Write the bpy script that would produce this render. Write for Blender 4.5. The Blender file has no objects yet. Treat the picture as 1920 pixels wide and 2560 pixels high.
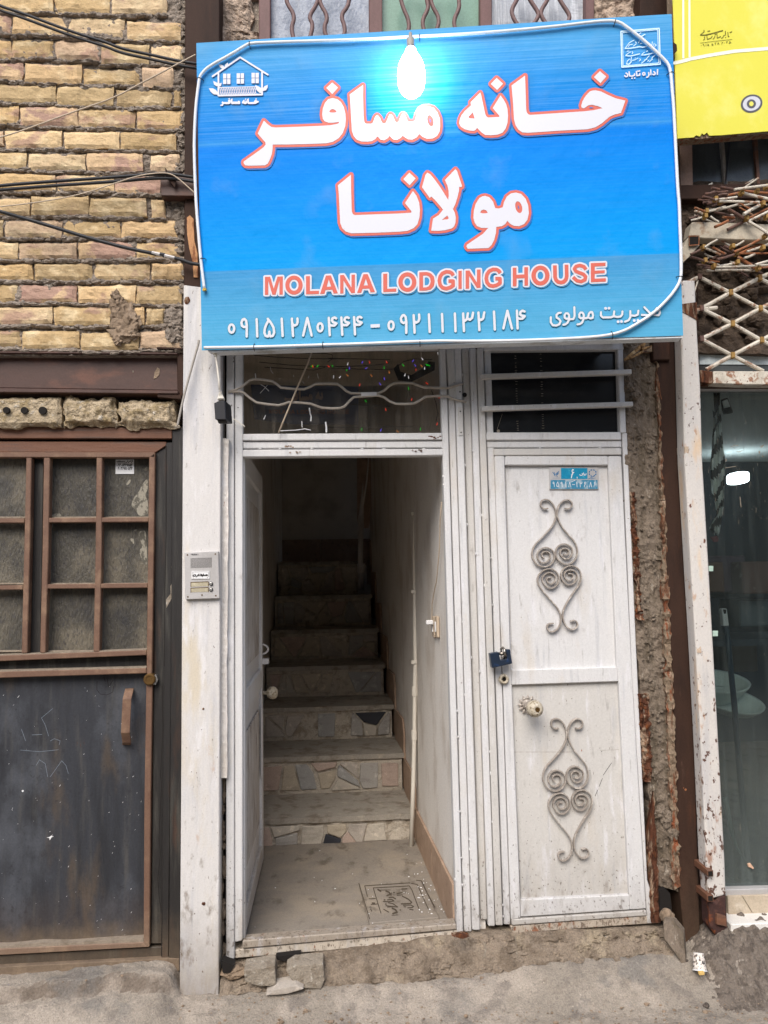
import bpy, bmesh, math, random
from mathutils import Vector, Matrix, noise
from mathutils.geometry import delaunay_2d_cdt

random.seed(7)
SC = bpy.context.scene
COL = SC.collection
R = math.radians

# ------------------------------------------------------------------ camera
F_PX, PW, PH = 1923.0, 1920.0, 2560.0
CAM = Vector((0.0, -2.8, 1.45))
_p, _y, _r = R(5.137), R(4.237), R(-0.990)
FWD = Vector((math.sin(_y)*math.cos(_p), math.cos(_y)*math.cos(_p), math.sin(_p)))
_rt = Vector((math.cos(_y), -math.sin(_y), 0.0))
_up = _rt.cross(FWD)
RGT = _rt*math.cos(_r) + _up*math.sin(_r)
UPV = _up*math.cos(_r) - _rt*math.sin(_r)
cd = bpy.data.cameras.new('camera')
cam = bpy.data.objects.new('camera', cd)
COL.objects.link(cam)
cam.matrix_world = Matrix(((RGT.x, UPV.x, -FWD.x, CAM.x), (RGT.y, UPV.y, -FWD.y, CAM.y),
                           (RGT.z, UPV.z, -FWD.z, CAM.z), (0, 0, 0, 1)))
cd.sensor_fit = 'VERTICAL'
cd.sensor_height = 24.0
cd.lens = 24.0*F_PX/PH
cd.clip_start = 0.05
cd.clip_end = 500.0
SC.camera = cam

# ------------------------------------------------------------------ sky, sun, exposure
SUN_EL, SUN_AZ = 44.0, 200.0          # high, behind the photographer
w = bpy.data.worlds.new('World')
SC.world = w
w.use_nodes = True
wn = w.node_tree.nodes
wl = w.node_tree.links
wn.clear()
sky = wn.new('ShaderNodeTexSky')
sky.sky_type = 'NISHITA'
sky.sun_disc = False
sky.sun_elevation = R(SUN_EL)
sky.sun_rotation = R(SUN_AZ)
sky.air_density = 1.0
sky.dust_density = 2.5
sky.ozone_density = 1.0
bg = wn.new('ShaderNodeBackground')
bg.inputs['Strength'].default_value = 0.085
wo = wn.new('ShaderNodeOutputWorld')
wl.new(sky.outputs[0], bg.inputs[0])
wl.new(bg.outputs[0], wo.inputs[0])
sd = bpy.data.lights.new('sun', 'SUN')
sd.energy = 1.35
sd.angle = R(40)
sd.color = (1.0, 0.955, 0.90)
sun = bpy.data.objects.new('sun', sd)
COL.objects.link(sun)
_az = R(SUN_AZ)
_sd = Vector((math.sin(_az)*math.cos(R(SUN_EL)), math.cos(_az)*math.cos(R(SUN_EL)), math.sin(R(SUN_EL))))
sun.rotation_euler = _sd.to_track_quat('Z', 'Y').to_euler()
sun.location = (0, -6, 8)
SC.view_settings.view_transform = 'Standard'
SC.view_settings.look = 'None'
SC.view_settings.gamma = 1.0
SC.view_settings.use_curve_mapping = False
SC.view_settings.exposure = 1.30
SC.cycles.max_bounces = 12
SC.cycles.diffuse_bounces = 8
SC.cycles.use_denoising = True

# ------------------------------------------------------------------ pixel -> place helpers
def ray(px, py):
    return FWD + RGT*((px-960.0)/F_PX) - UPV*((py-1280.0)/F_PX)

def at(px, py, Y):
    d = ray(px, py)
    return CAM + d*((Y-CAM.y)/d.y)

class Plane:
    def __init__(s, p, n):
        s.p = Vector(p); s.n = Vector(n).normalized()
        if s.n.dot(CAM-s.p) < 0: s.n = -s.n
    def at(s, px, py, off=0.0):
        d = ray(px, py)
        q = s.p + s.n*off
        return CAM + d*((q-CAM).dot(s.n)/d.dot(s.n))

def YP(Y):
    return Plane((0, Y, 0), (0, -1, 0))

def Z(x0, y0, s):
    return lambda *pts: [(x0+x/s, y0+y/s) for x, y in pts]

def Zl(x0, y0, s):
    return lambda pts: [(x0+x/s, y0+y/s) for x, y in pts]

def lin(c):
    return c/12.92 if c <= 0.04045 else ((c+0.055)/1.055)**2.4

def H(h):
    return tuple(lin(int(h[i:i+2], 16)/255.0) for i in (0, 2, 4)) + (1.0,)

def smooth(a, b, x):
    t = max(0.0, min(1.0, (x-a)/(b-a)))
    return t*t*(3-2*t)

def fbm(p, s, o=4):
    return noise.fractal(Vector(p)*s, 0.9, 2.1, o)

# ------------------------------------------------------------------ materials
def mat(name, base, rough=0.6, metal=0.0, layers=(), bump=None, spec=0.4, rand=0.0, grain=0.10,
        trans=0.0, emit=None, estr=0.0, alpha=1.0, ior=1.45):
    """layers: (colour, (sx,sy,sz), lo, hi, amount[, kind]) kind: noise | vor | zlow (dirt below a height) | wave"""
    m = bpy.data.materials.new(name)
    m.use_nodes = True
    n, l = m.node_tree.nodes, m.node_tree.links
    b = n['Principled BSDF']
    geo = n.new('ShaderNodeNewGeometry')
    def tex(sc, kind='noise', det=6.0, rg=0.6):
        mp = n.new('ShaderNodeMapping')
        mp.inputs['Scale'].default_value = sc
        l.new(geo.outputs['Position'], mp.inputs['Vector'])
        if kind == 'vor':
            t = n.new('ShaderNodeTexVoronoi'); t.inputs['Scale'].default_value = 1.0
            l.new(mp.outputs[0], t.inputs['Vector']); return t.outputs['Distance']
        if kind == 'wave':
            t = n.new('ShaderNodeTexWave'); t.inputs['Scale'].default_value = 1.0
            t.inputs['Distortion'].default_value = 6.0; t.inputs['Detail'].default_value = 3
            l.new(mp.outputs[0], t.inputs['Vector']); return t.outputs['Fac']
        t = n.new('ShaderNodeTexNoise'); t.inputs['Scale'].default_value = 1.0
        t.inputs['Detail'].default_value = det; t.inputs['Roughness'].default_value = rg
        l.new(mp.outputs[0], t.inputs['Vector']); return t.outputs['Fac']
    def ramp(src, lo, hi, amt):
        mr = n.new('ShaderNodeMapRange')
        mr.interpolation_type = 'SMOOTHSTEP'
        mr.inputs['From Min'].default_value = lo; mr.inputs['From Max'].default_value = hi
        mr.inputs['To Max'].default_value = amt
        l.new(src, mr.inputs['Value']); return mr.outputs[0]
    def mix(fac, a, c, mode='MIX'):
        x = n.new('ShaderNodeMix'); x.data_type = 'RGBA'; x.blend_type = mode
        if hasattr(fac, 'default_value') or hasattr(fac, 'links'): l.new(fac, x.inputs[0])
        else: x.inputs[0].default_value = fac
        l.new(a, x.inputs[6])
        if isinstance(c, tuple): x.inputs[7].default_value = c
        else: l.new(c, x.inputs[7])
        return x.outputs[2]
    rgb = n.new('ShaderNodeRGB'); rgb.outputs[0].default_value = base
    col = rgb.outputs[0]
    if rand > 0:
        oi = n.new('ShaderNodeObjectInfo')
        hs = n.new('ShaderNodeHueSaturation')
        mr = n.new('ShaderNodeMapRange'); mr.inputs['To Min'].default_value = 1-rand; mr.inputs['To Max'].default_value = 1+rand*0.6
        l.new(oi.outputs['Random'], mr.inputs['Value']); l.new(mr.outputs[0], hs.inputs['Value'])
        l.new(col, hs.inputs['Color']); col = hs.outputs['Color']
    for ly in layers:
        kind = ly[5] if len(ly) > 5 else 'noise'
        if kind == 'zlow':
            sp = n.new('ShaderNodeSeparateXYZ'); l.new(geo.outputs['Position'], sp.inputs[0])
            ns = tex(ly[1]); ad = n.new('ShaderNodeMath'); ad.operation = 'MULTIPLY_ADD'
            l.new(ns, ad.inputs[0]); ad.inputs[1].default_value = 0.5*(ly[3]-ly[2]); l.new(sp.outputs['Z'], ad.inputs[2])
            src = ad.outputs[0]
            mr = n.new('ShaderNodeMapRange'); mr.inputs['From Min'].default_value = ly[2]; mr.inputs['From Max'].default_value = ly[3]
            mr.inputs['To Min'].default_value = ly[4]; mr.inputs['To Max'].default_value = 0.0
            l.new(src, mr.inputs['Value']); fac = mr.outputs[0]
        elif kind == 'slope':
            sp = n.new('ShaderNodeSeparateXYZ'); l.new(geo.outputs['True Normal'], sp.inputs[0])
            mr = n.new('ShaderNodeMapRange'); mr.inputs['From Min'].default_value = ly[2]; mr.inputs['From Max'].default_value = ly[3]
            mr.inputs['To Min'].default_value = ly[4]; mr.inputs['To Max'].default_value = 0.0
            l.new(sp.outputs['Z'], mr.inputs['Value']); fac = mr.outputs[0]
        elif kind == 'zn':
            sp = n.new('ShaderNodeSeparateXYZ'); l.new(geo.outputs['Position'], sp.inputs[0])
            mr = n.new('ShaderNodeMapRange'); mr.inputs['From Min'].default_value = ly[6]; mr.inputs['From Max'].default_value = ly[7]
            mr.inputs['To Min'].default_value = 0.14; mr.inputs['To Max'].default_value = 0.0
            l.new(sp.outputs['Z'], mr.inputs['Value'])
            ad = n.new('ShaderNodeMath'); ad.operation = 'ADD'; l.new(tex(ly[1]), ad.inputs[0]); l.new(mr.outputs[0], ad.inputs[1])
            fac = ramp(ad.outputs[0], ly[2]+.07, ly[3]+.07, ly[4])
        else:
            fac = ramp(tex(ly[1], kind), ly[2], ly[3], ly[4])
        col = mix(fac, col, ly[0])
    if grain:
        g = tex((180, 180, 180), det=3)
        gr = n.new('ShaderNodeMapRange'); gr.inputs['To Min'].default_value = 1-grain*1.5; gr.inputs['To Max'].default_value = 1+grain*1.5
        gr.inputs['From Min'].default_value = 0.25; gr.inputs['From Max'].default_value = 0.75
        l.new(g, gr.inputs['Value'])
        mm = n.new('ShaderNodeMix'); mm.data_type = 'RGBA'; mm.blend_type = 'MULTIPLY'; mm.inputs[0].default_value = 1.0
        l.new(col, mm.inputs[6]); l.new(gr.outputs[0], mm.inputs[7]); col = mm.outputs[2]
    l.new(col, b.inputs['Base Color'])
    b.inputs['Roughness'].default_value = rough
    b.inputs['Metallic'].default_value = metal
    b.inputs['Specular IOR Level'].default_value = spec
    b.inputs['IOR'].default_value = ior
    if trans: b.inputs['Transmission Weight'].default_value = trans
    if alpha < 1: b.inputs['Alpha'].default_value = alpha
    if emit:
        b.inputs['Emission Color'].default_value = emit
        b.inputs['Emission Strength'].default_value = estr
    if bump:
        prev = None
        for (sc, st, dist) in bump:
            bp = n.new('ShaderNodeBump'); bp.inputs['Strength'].default_value = st; bp.inputs['Distance'].default_value = dist
            l.new(tex(sc, det=8), bp.inputs['Height'])
            if prev: l.new(prev, bp.inputs['Normal'])
            prev = bp.outputs[0]
        l.new(prev, b.inputs['Normal'])
    return m

M = {}
RUST = H('7a3d1c')
DUST = H('a08e7a')
def white_paint(nm, base='cac9c8', chip=0.69, lowdirt=0.55):
    return mat(nm, H(base), 0.5, layers=[
        (H('9d9fa5'), (30, 30, 2.4), 0.55, 0.72, 0.38),
        (H('bdb3a4'), (9, 9, 3), 0.54, 0.72, 0.5),
        (H('d6d5d8'), (30, 30, 6), 0.55, 0.70, 0.6),
        (H('8a8580'), (70, 70, 10), 0.60, 0.74, 0.55),
        (H('6a5a4e'), (110, 110, 60), chip, chip+0.05, 0.85),
        (H('8a4a26'), (45, 45, 20), chip+0.04, chip+0.08, 0.9),
        (H('6f6254'), (26, 26, 12), 0.0, lowdirt, 0.7, 'zlow'), (H('6a5d50'), (24, 24, 12), .54, .78, .6, 'zn', .15, .5), (H('4a3a2c'), (90, 90, 60), .62, .68, .6, 'zn', .15, .7)],
        bump=[((35, 35, 6), 0.35, 0.006), ((160, 160, 90), 0.35, 0.002)], grain=0.05)
M['white'] = white_paint('white_paint_worn')
M['white2'] = white_paint('white_paint_grimy', 'c0bdb8', 0.66, 0.70)
M['pillar'] = mat('pillar_white_paint', H('cac7c4'), 0.55, layers=[
        (H('a6a8b0'), (18, 18, 1.6), 0.50, 0.70, 0.6), (H('c6b99f'), (7, 7, 2.2), 0.5, 0.70, 0.7),
        (H('d8d6d6'), (22, 22, 5), 0.54, 0.68, 0.7), (H('b08a68'), (16, 16, 6), 0.64, 0.76, 0.7), (H('63544a'), (80, 80, 40), 0.67, 0.71, 0.85),
        (H('64574a'), (24, 24, 14), 0.0, 0.50, 0.95, 'zlow'), (H('6a5a48'), (30, 30, 14), .56, .74, .7, 'zn', .10, .8)],
        bump=[((30, 30, 5), 0.4, 0.008), ((140, 140, 60), 0.35, 0.003)], grain=0.05)
M['rustbrown'] = mat('brown_primer_steel', H('38271f'), 0.7, spec=.2, layers=[
        (H('261b17'), (10, 10, 2.5), 0.45, 0.7, 0.8), (H('4f3122'), (18, 18, 3), 0.55, 0.75, 0.8),
        (H('6b5244'), (40, 40, 8), 0.64, 0.8, 0.5), (H('5c4a3b'), (40, 40, 40), .1, .6, .7, 'zlow')], bump=[((60, 60, 14), 0.3, 0.004)])
M['brownedge'] = mat('rusted_plastered_edge', H('81705d'), 0.9, layers=[
        (H('5d3d2a'), (40, 40, 7), 0.50, 0.62, 0.95), (H('a58f7c'), (50, 50, 18), 0.56, 0.7, 0.8),
        (H('7a4023'), (55, 55, 12), 0.52, 0.62, 0.9)], bump=[((90, 90, 40), 0.9, 0.012)])
M['rustbright'] = mat('bright_rust', H('57382a'), 0.95, spec=.1, layers=[
        (H('38251d'), (60, 60, 14), 0.46, 0.62, 0.9), (H('94806c'), (45, 45, 10), 0.50, 0.62, 0.9), (H('78482a'), (80, 80, 25), 0.54, 0.66, 0.8)],
        bump=[((120, 120, 90), 0.7, 0.006)])
M['beam'] = mat('beam_dark_primer', H('4a342d'), 0.5, layers=[
        (H('6a4536'), (6, 6, 12), 0.5, 0.7, 0.7), (H('33231f'), (8, 8, 10), 0.5, 0.75, 0.6)],
        bump=[((40, 40, 40), 0.2, 0.003)])
M['darksteel'] = mat('black_door_paint', H('34363b'), 0.45, layers=[
        (H('242528'), (14, 14, 1.6), 0.45, 0.7, 0.7), (H('53565c'), (5, 5, 3), 0.50, 0.7, 0.6), (H('4f4d4a'), (26, 26, 2.5), 0.52, 0.75, 0.7),
        (H('574a3c'), (9, 9, 3), 0.56, 0.75, 0.6), (H('55331f'), (22, 22, 6), 0.70, 0.76, 0.6),
        (H('26262a'), (40, 40, 40), 0.60, 0.70, 0.5),
        (H('5a4636'), (20, 20, 9), 0.15, 0.50, 0.5, 'zlow'), (H('8a7860'), (30, 30, 20), 0.14, 0.36, 1.0, 'zlow')],
        bump=[((30, 30, 4), 0.4, 0.006), ((120, 120, 40), 0.3, 0.003)])
M['jamb'] = mat('dark_jamb_paint', H('262423'), 0.55, layers=[
        (H('46443f'), (30, 30, 2.5), 0.50, 0.7, 0.8), (H('4f3628'), (16, 16, 3), 0.55, 0.75, 0.65),
        (H('6b5c4b'), (30, 30, 20), 0.10, 0.42, 0.95, 'zlow')], bump=[((50, 50, 6), 0.5, 0.006)])
M['rail_brown'] = mat('brown_rail_paint', H('6a4836'), 0.55, layers=[
        (H('4d4742'), (3, 3, 40), 0.5, 0.7, 0.8), (H('825a45'), (5, 5, 30), 0.55, 0.75, 0.6)],
        bump=[((10, 10, 60), 0.4, 0.004)])
M['grille'] = mat('copper_brown_paint', H('6c5243'), 0.6, layers=[
        (H('8a705a'), (9, 9, 9), 0.48, 0.70, 0.8), (H('573d2f'), (25, 25, 12), 0.56, 0.74, 0.7),
        (H('8b7b68'), (14, 14, 14), 0.1, 0.42, 0.95, 'zlow')], bump=[((60, 60, 30), 0.25, 0.003)])
M['dustledge'] = mat('dust_layer', H('8b7f70'), 0.95, layers=[(H('6f6354'), (30, 30, 30), 0.45, 0.7, 0.7)],
        bump=[((90, 90, 90), 0.5, 0.005)])
M['dirtyglass'] = mat('dusty_patterned_glass', H('4c4942'), 0.38, layers=[
        (H('736c5e'), (8, 8, 5), 0.40, 0.68, 0.85), (H('34333a'), (150, 150, 50), 0.50, 0.66, 0.5),
        (H('26282e'), (6, 6, 3.5), 0.50, 0.74, 0.75)], bump=[((150, 150, 45), 0.9, 0.008)], grain=0.06)
M['brick'] = None
M['mortar'] = mat('rough_mortar', H('8f8377'), 0.95, layers=[
        (H('6b6156'), (30, 30, 45), 0.52, 0.66, 0.75), (H('aca296'), (40, 40, 60), 0.52, 0.68, 0.8)],
        bump=[((120, 120, 120), 0.9, 0.012), ((300, 300, 300), 0.5, 0.004)])
M['mud'] = mat('mud_render', H('93806c'), 0.95, layers=[
        (H('6f5f4e'), (18, 18, 8), 0.45, 0.68, 0.8), (H('a9988a'), (30, 30, 16), 0.55, 0.72, 0.7)],
        bump=[((90, 90, 60), 0.9, 0.012), ((260, 260, 260), 0.5, 0.004)])
M['mudcol'] = mat('mud_column_render', H('7d7062'), 0.95, layers=[
        (H('625749'), (26, 26, 5), 0.45, 0.64, 0.85), (H('a59a8c'), (60, 60, 30), 0.60, 0.72, 0.8)],
        bump=[((80, 80, 30), 0.9, 0.014), ((260, 260, 200), 0.6, 0.005)])
M['rubble'] = mat('rubble_stone', H('b8a492'), 0.95, layers=[
        (H('8d786a'), (30, 30, 30), 0.48, 0.66, 0.8), (H('c0ab99'), (20, 20, 20), 0.55, 0.75, 0.7),
        (H('40332b'), (70, 70, 70), 0.64, 0.72, 0.9)], bump=[((60, 60, 60), 1.0, 0.02)])
M['greystone'] = mat('pale_stone', H('918779'), 0.9, layers=[
        (H('786c5d'), (25, 25, 25), 0.48, 0.66, 0.8), (H('d6d0c4'), (35, 35, 35), 0.60, 0.72, 0.8), (H('6b5d4b'), (60, 60, 60), .60, .70, .7)],
        bump=[((70, 70, 70), 0.9, 0.012)])
M['street'] = mat('street_dirt', H('8f867a'), 0.95, layers=[(H('6c6055'), (30, 30, 30), .30, .82, .85, 'slope'), (H('6f6c68'), (3.2, 3.2, 3), .58, .64, .6),
        (H('a69b8e'), (5, 5, 5), 0.45, 0.62, 0.8), (H('746c64'), (12, 12, 12), 0.52, 0.66, 0.7),
        (H('57504b'), (60, 60, 60), 0.62, 0.72, 0.7), (H('c0b5a7'), (90, 90, 90), 0.68, 0.74, 0.7)],
        bump=[((30, 30, 30), 0.5, 0.012), ((110, 110, 110), 0.7, 0.008), ((260, 260, 260), 0.6, .004)], grain=0.18)
M['hallfloor'] = mat('hall_cement_floor', H('857d73'), 0.85, layers=[
        (H('958a7b'), (5, 5, 5), 0.45, 0.65, 0.8), (H('5e554a'), (14, 9, 9), 0.52, 0.7, 0.8),
        (H('a8a093'), (150, 150, 150), 0.73, 0.76, 0.8)], bump=[((60, 60, 60), 0.4, 0.006)])
M['hallwall'] = mat('hall_plaster', H('dcd7d0'), 0.85, layers=[
        (H('b9aea1'), (5, 5, 3), 0.45, 0.7, 0.7), (H('dfd7cd'), (12, 12, 5), 0.55, 0.75, 0.6)],
        bump=[((20, 20, 20), 0.25, 0.006), ((90, 90, 90), 0.2, 0.002)])
M['hallback'] = mat('hall_back_plaster', H('cfc8bc'), 0.9, layers=[(H('aaa296'), (4, 4, 4), 0.45, 0.7, 0.7)], bump=[((20, 20, 20), 0.2, 0.006)])
M['skirt'] = mat('brown_skirting_tile', H('a08773'), 0.6, layers=[(H('b39a86'), (9, 9, 9), 0.45, 0.7, 0.8),
        (H('6e5848'), (30, 30, 30), 0.55, 0.72, 0.6)], bump=[((40, 40, 40), 0.2, 0.003)])
M['tread'] = mat('stair_tread_cement', H('9f988d'), 0.85, layers=[(H('7b7062'), (12, 12, 12), 0.48, 0.66, 0.8),
        (H('b5aa9a'), (22, 22, 22), 0.56, 0.7, 0.7)], bump=[((60, 60, 60), 0.5, 0.008)])
M['riser'] = mat('riser_cement', H('b9afa0'), 0.9, layers=[(H('8d8170'), (16, 16, 16), 0.48, 0.66, 0.8),
        (H('d0c4b0'), (20, 20, 20), 0.56, 0.72, 0.7)], bump=[((90, 90, 90), 0.8, 0.01)])
STN = []
for i, c in enumerate(['33343a', '9a9894', 'b09c8f', 'b6ad9f', 'a39e97', 'b0a491', 'aba297', '77746d']):
    STN.append(mat('paving_stone_%s' % 'abcdefgh'[i], H(c), 0.6, layers=[(tuple(min(1, x*1.7) for x in H(c)[:3])+(1,), (24, 24, 24), 0.55, 0.7, 0.6),
        (tuple(x*0.6 for x in H(c)[:3])+(1,), (14, 14, 30), 0.5, 0.7, 0.6)], bump=[((50, 50, 50), 0.3, 0.004)]))
M['void'] = mat('dark_cavity', H('2a231e'), 0.95, layers=[(H('4a3e34'), (20, 20, 20), 0.5, 0.7, 0.8)], bump=[((40, 40, 40), 0.8, 0.02)])
M['backwall'] = mat('brown_masonry', H('5d4f43'), 0.95, layers=[(H('40352c'), (12, 12, 20), 0.45, 0.65, 0.8),
        (H('786858'), (25, 25, 30), 0.56, 0.72, 0.7)], bump=[((40, 40, 60), 0.9, 0.02)])
M['black'] = mat('black_plastic', H('222226'), 0.45, layers=[(H('3a3a3e'), (30, 30, 30), 0.55, 0.75, 0.5)])
M['cable'] = mat('black_cable', H('26272b'), 0.5, grain=0)
M['cablegrey'] = mat('grey_cable', H('9a948c'), 0.55, grain=0)
M['cablebeige'] = mat('beige_cable', H('b9a893'), 0.6, grain=0)
M['cablewhite'] = mat('white_cable', H('d8d2c6'), 0.5, grain=0)
M['plasticwhite'] = mat('white_plastic', H('dcdcdc'), 0.4, layers=[(H('a9a9a9'), (120, 120, 120), 0.66, 0.7, 0.7)], grain=0.02)
M['rope'] = mat('rope_light_plastic', H('d7dade'), 0.35, layers=[(H('6d6f74'), (150, 30, 150), 0.70, 0.73, 0.9)], grain=0.0)
M['yellowcap'] = mat('yellow_cap', H('c9a23c'), 0.5)
M['steel'] = mat('dull_steel', H('b4b2ae'), 0.35, 0.8, layers=[(H('7d7a75'), (80, 80, 80), 0.6, 0.75, 0.6)])
M['alu'] = mat('brushed_aluminium', H('b9b6b4'), 0.45, 0.25, layers=[(H('a6a3a0'), (8, 8, 8), 0.45, 0.7, 0.7), (H('c5bfae'), (20, 20, 20), 0.62, 0.75, 0.5)], grain=0.04)
M['ornament'] = mat('ornament_grey_paint', H('958c83'), 0.5, layers=[(H('6b4a36'), (30, 30, 30), .62, .70, .7), (H('c4bcb2'), (60, 60, 60), 0.52, 0.66, 0.8), (H('6f6055'), (70, 70, 70), 0.62, 0.72, 0.7)])
M['knob'] = mat('worn_knob', H('b5ab98'), 0.45, layers=[(H('6f5f45'), (110, 110, 110), 0.52, 0.6, 0.85), (H('dcd8cf'), (50, 50, 50), 0.55, 0.7, 0.6)])
M['brass'] = mat('tarnished_brass', H('6b5230'), 0.4, 0.6)
M['padlock'] = mat('blue_black_padlock', H('1d2838'), 0.4, layers=[(H('1d3f6e'), (30, 30, 30), 0.55, 0.7, 0.8), (H('0d1118'), (40, 40, 40), 0.55, 0.7, 0.7)])
M['chrome'] = mat('shackle_chrome', H('8f8880'), 0.2, 0.9)
M['darkhole'] = mat('dark_hole', H('1a1613'), 0.9)
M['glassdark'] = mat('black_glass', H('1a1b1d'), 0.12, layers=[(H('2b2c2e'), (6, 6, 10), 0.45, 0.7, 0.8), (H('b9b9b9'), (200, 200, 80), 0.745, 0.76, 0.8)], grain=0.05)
def glass(nm, tint, alpha, rough=0.05, dust='8f9690', lo=0.55, hi=0.8, amt=0.35, zl=None):
    """thin pane: clear part + dusty film + reflection"""
    m = bpy.data.materials.new(nm); m.use_nodes = True
    n, l = m.node_tree.nodes, m.node_tree.links
    n.clear()
    out = n.new('ShaderNodeOutputMaterial')
    tr = n.new('ShaderNodeBsdfTransparent'); tr.inputs[0].default_value = H(tint)
    gl = n.new('ShaderNodeBsdfGlossy'); gl.inputs['Roughness'].default_value = rough
    df = n.new('ShaderNodeBsdfDiffuse'); df.inputs[0].default_value = H(dust)
    fr = n.new('ShaderNodeFresnel'); fr.inputs[0].default_value = 1.5
    geo = n.new('ShaderNodeNewGeometry')
    mp = n.new('ShaderNodeMapping'); mp.inputs['Scale'].default_value = (45, 45, 3.0)
    l.new(geo.outputs['Position'], mp.inputs['Vector'])
    t = n.new('ShaderNodeTexNoise'); t.inputs['Scale'].default_value = 1; t.inputs['Detail'].default_value = 3
    l.new(mp.outputs[0], t.inputs['Vector'])
    mr = n.new('ShaderNodeMapRange'); mr.inputs['From Min'].default_value = lo; mr.inputs['From Max'].default_value = hi
    mr.inputs['To Min'].default_value = alpha; mr.inputs['To Max'].default_value = alpha+amt
    l.new(t.outputs['Fac'], mr.inputs['Value'])
    fac = mr.outputs[0]
    if zl:
        sp = n.new('ShaderNodeSeparateXYZ'); l.new(geo.outputs['Position'], sp.inputs[0])
        m2 = n.new('ShaderNodeMapRange'); m2.inputs['From Min'].default_value = zl[0]; m2.inputs['From Max'].default_value = zl[1]
        m2.inputs['To Min'].default_value = zl[2]; m2.inputs['To Max'].default_value = 0.0
        l.new(sp.outputs['Z'], m2.inputs['Value'])
        mu = n.new('ShaderNodeMath'); mu.operation = 'MULTIPLY_ADD'; mu.use_clamp = True
        ad2 = n.new('ShaderNodeMath'); ad2.operation = 'ADD'; ad2.inputs[1].default_value = 0.45
        l.new(t.outputs['Fac'], ad2.inputs[0])
        l.new(m2.outputs[0], mu.inputs[0]); l.new(ad2.outputs[0], mu.inputs[1]); l.new(fac, mu.inputs[2]); fac = mu.outputs[0]
    x1 = n.new('ShaderNodeMixShader'); l.new(fac, x1.inputs[0]); l.new(tr.outputs[0], x1.inputs[1]); l.new(df.outputs[0], x1.inputs[2])
    x2 = n.new('ShaderNodeMixShader'); l.new(fr.outputs[0], x2.inputs[0]); l.new(x1.outputs[0], x2.inputs[1]); l.new(gl.outputs[0], x2.inputs[2])
    l.new(x2.outputs[0], out.inputs[0])
    return m

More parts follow.
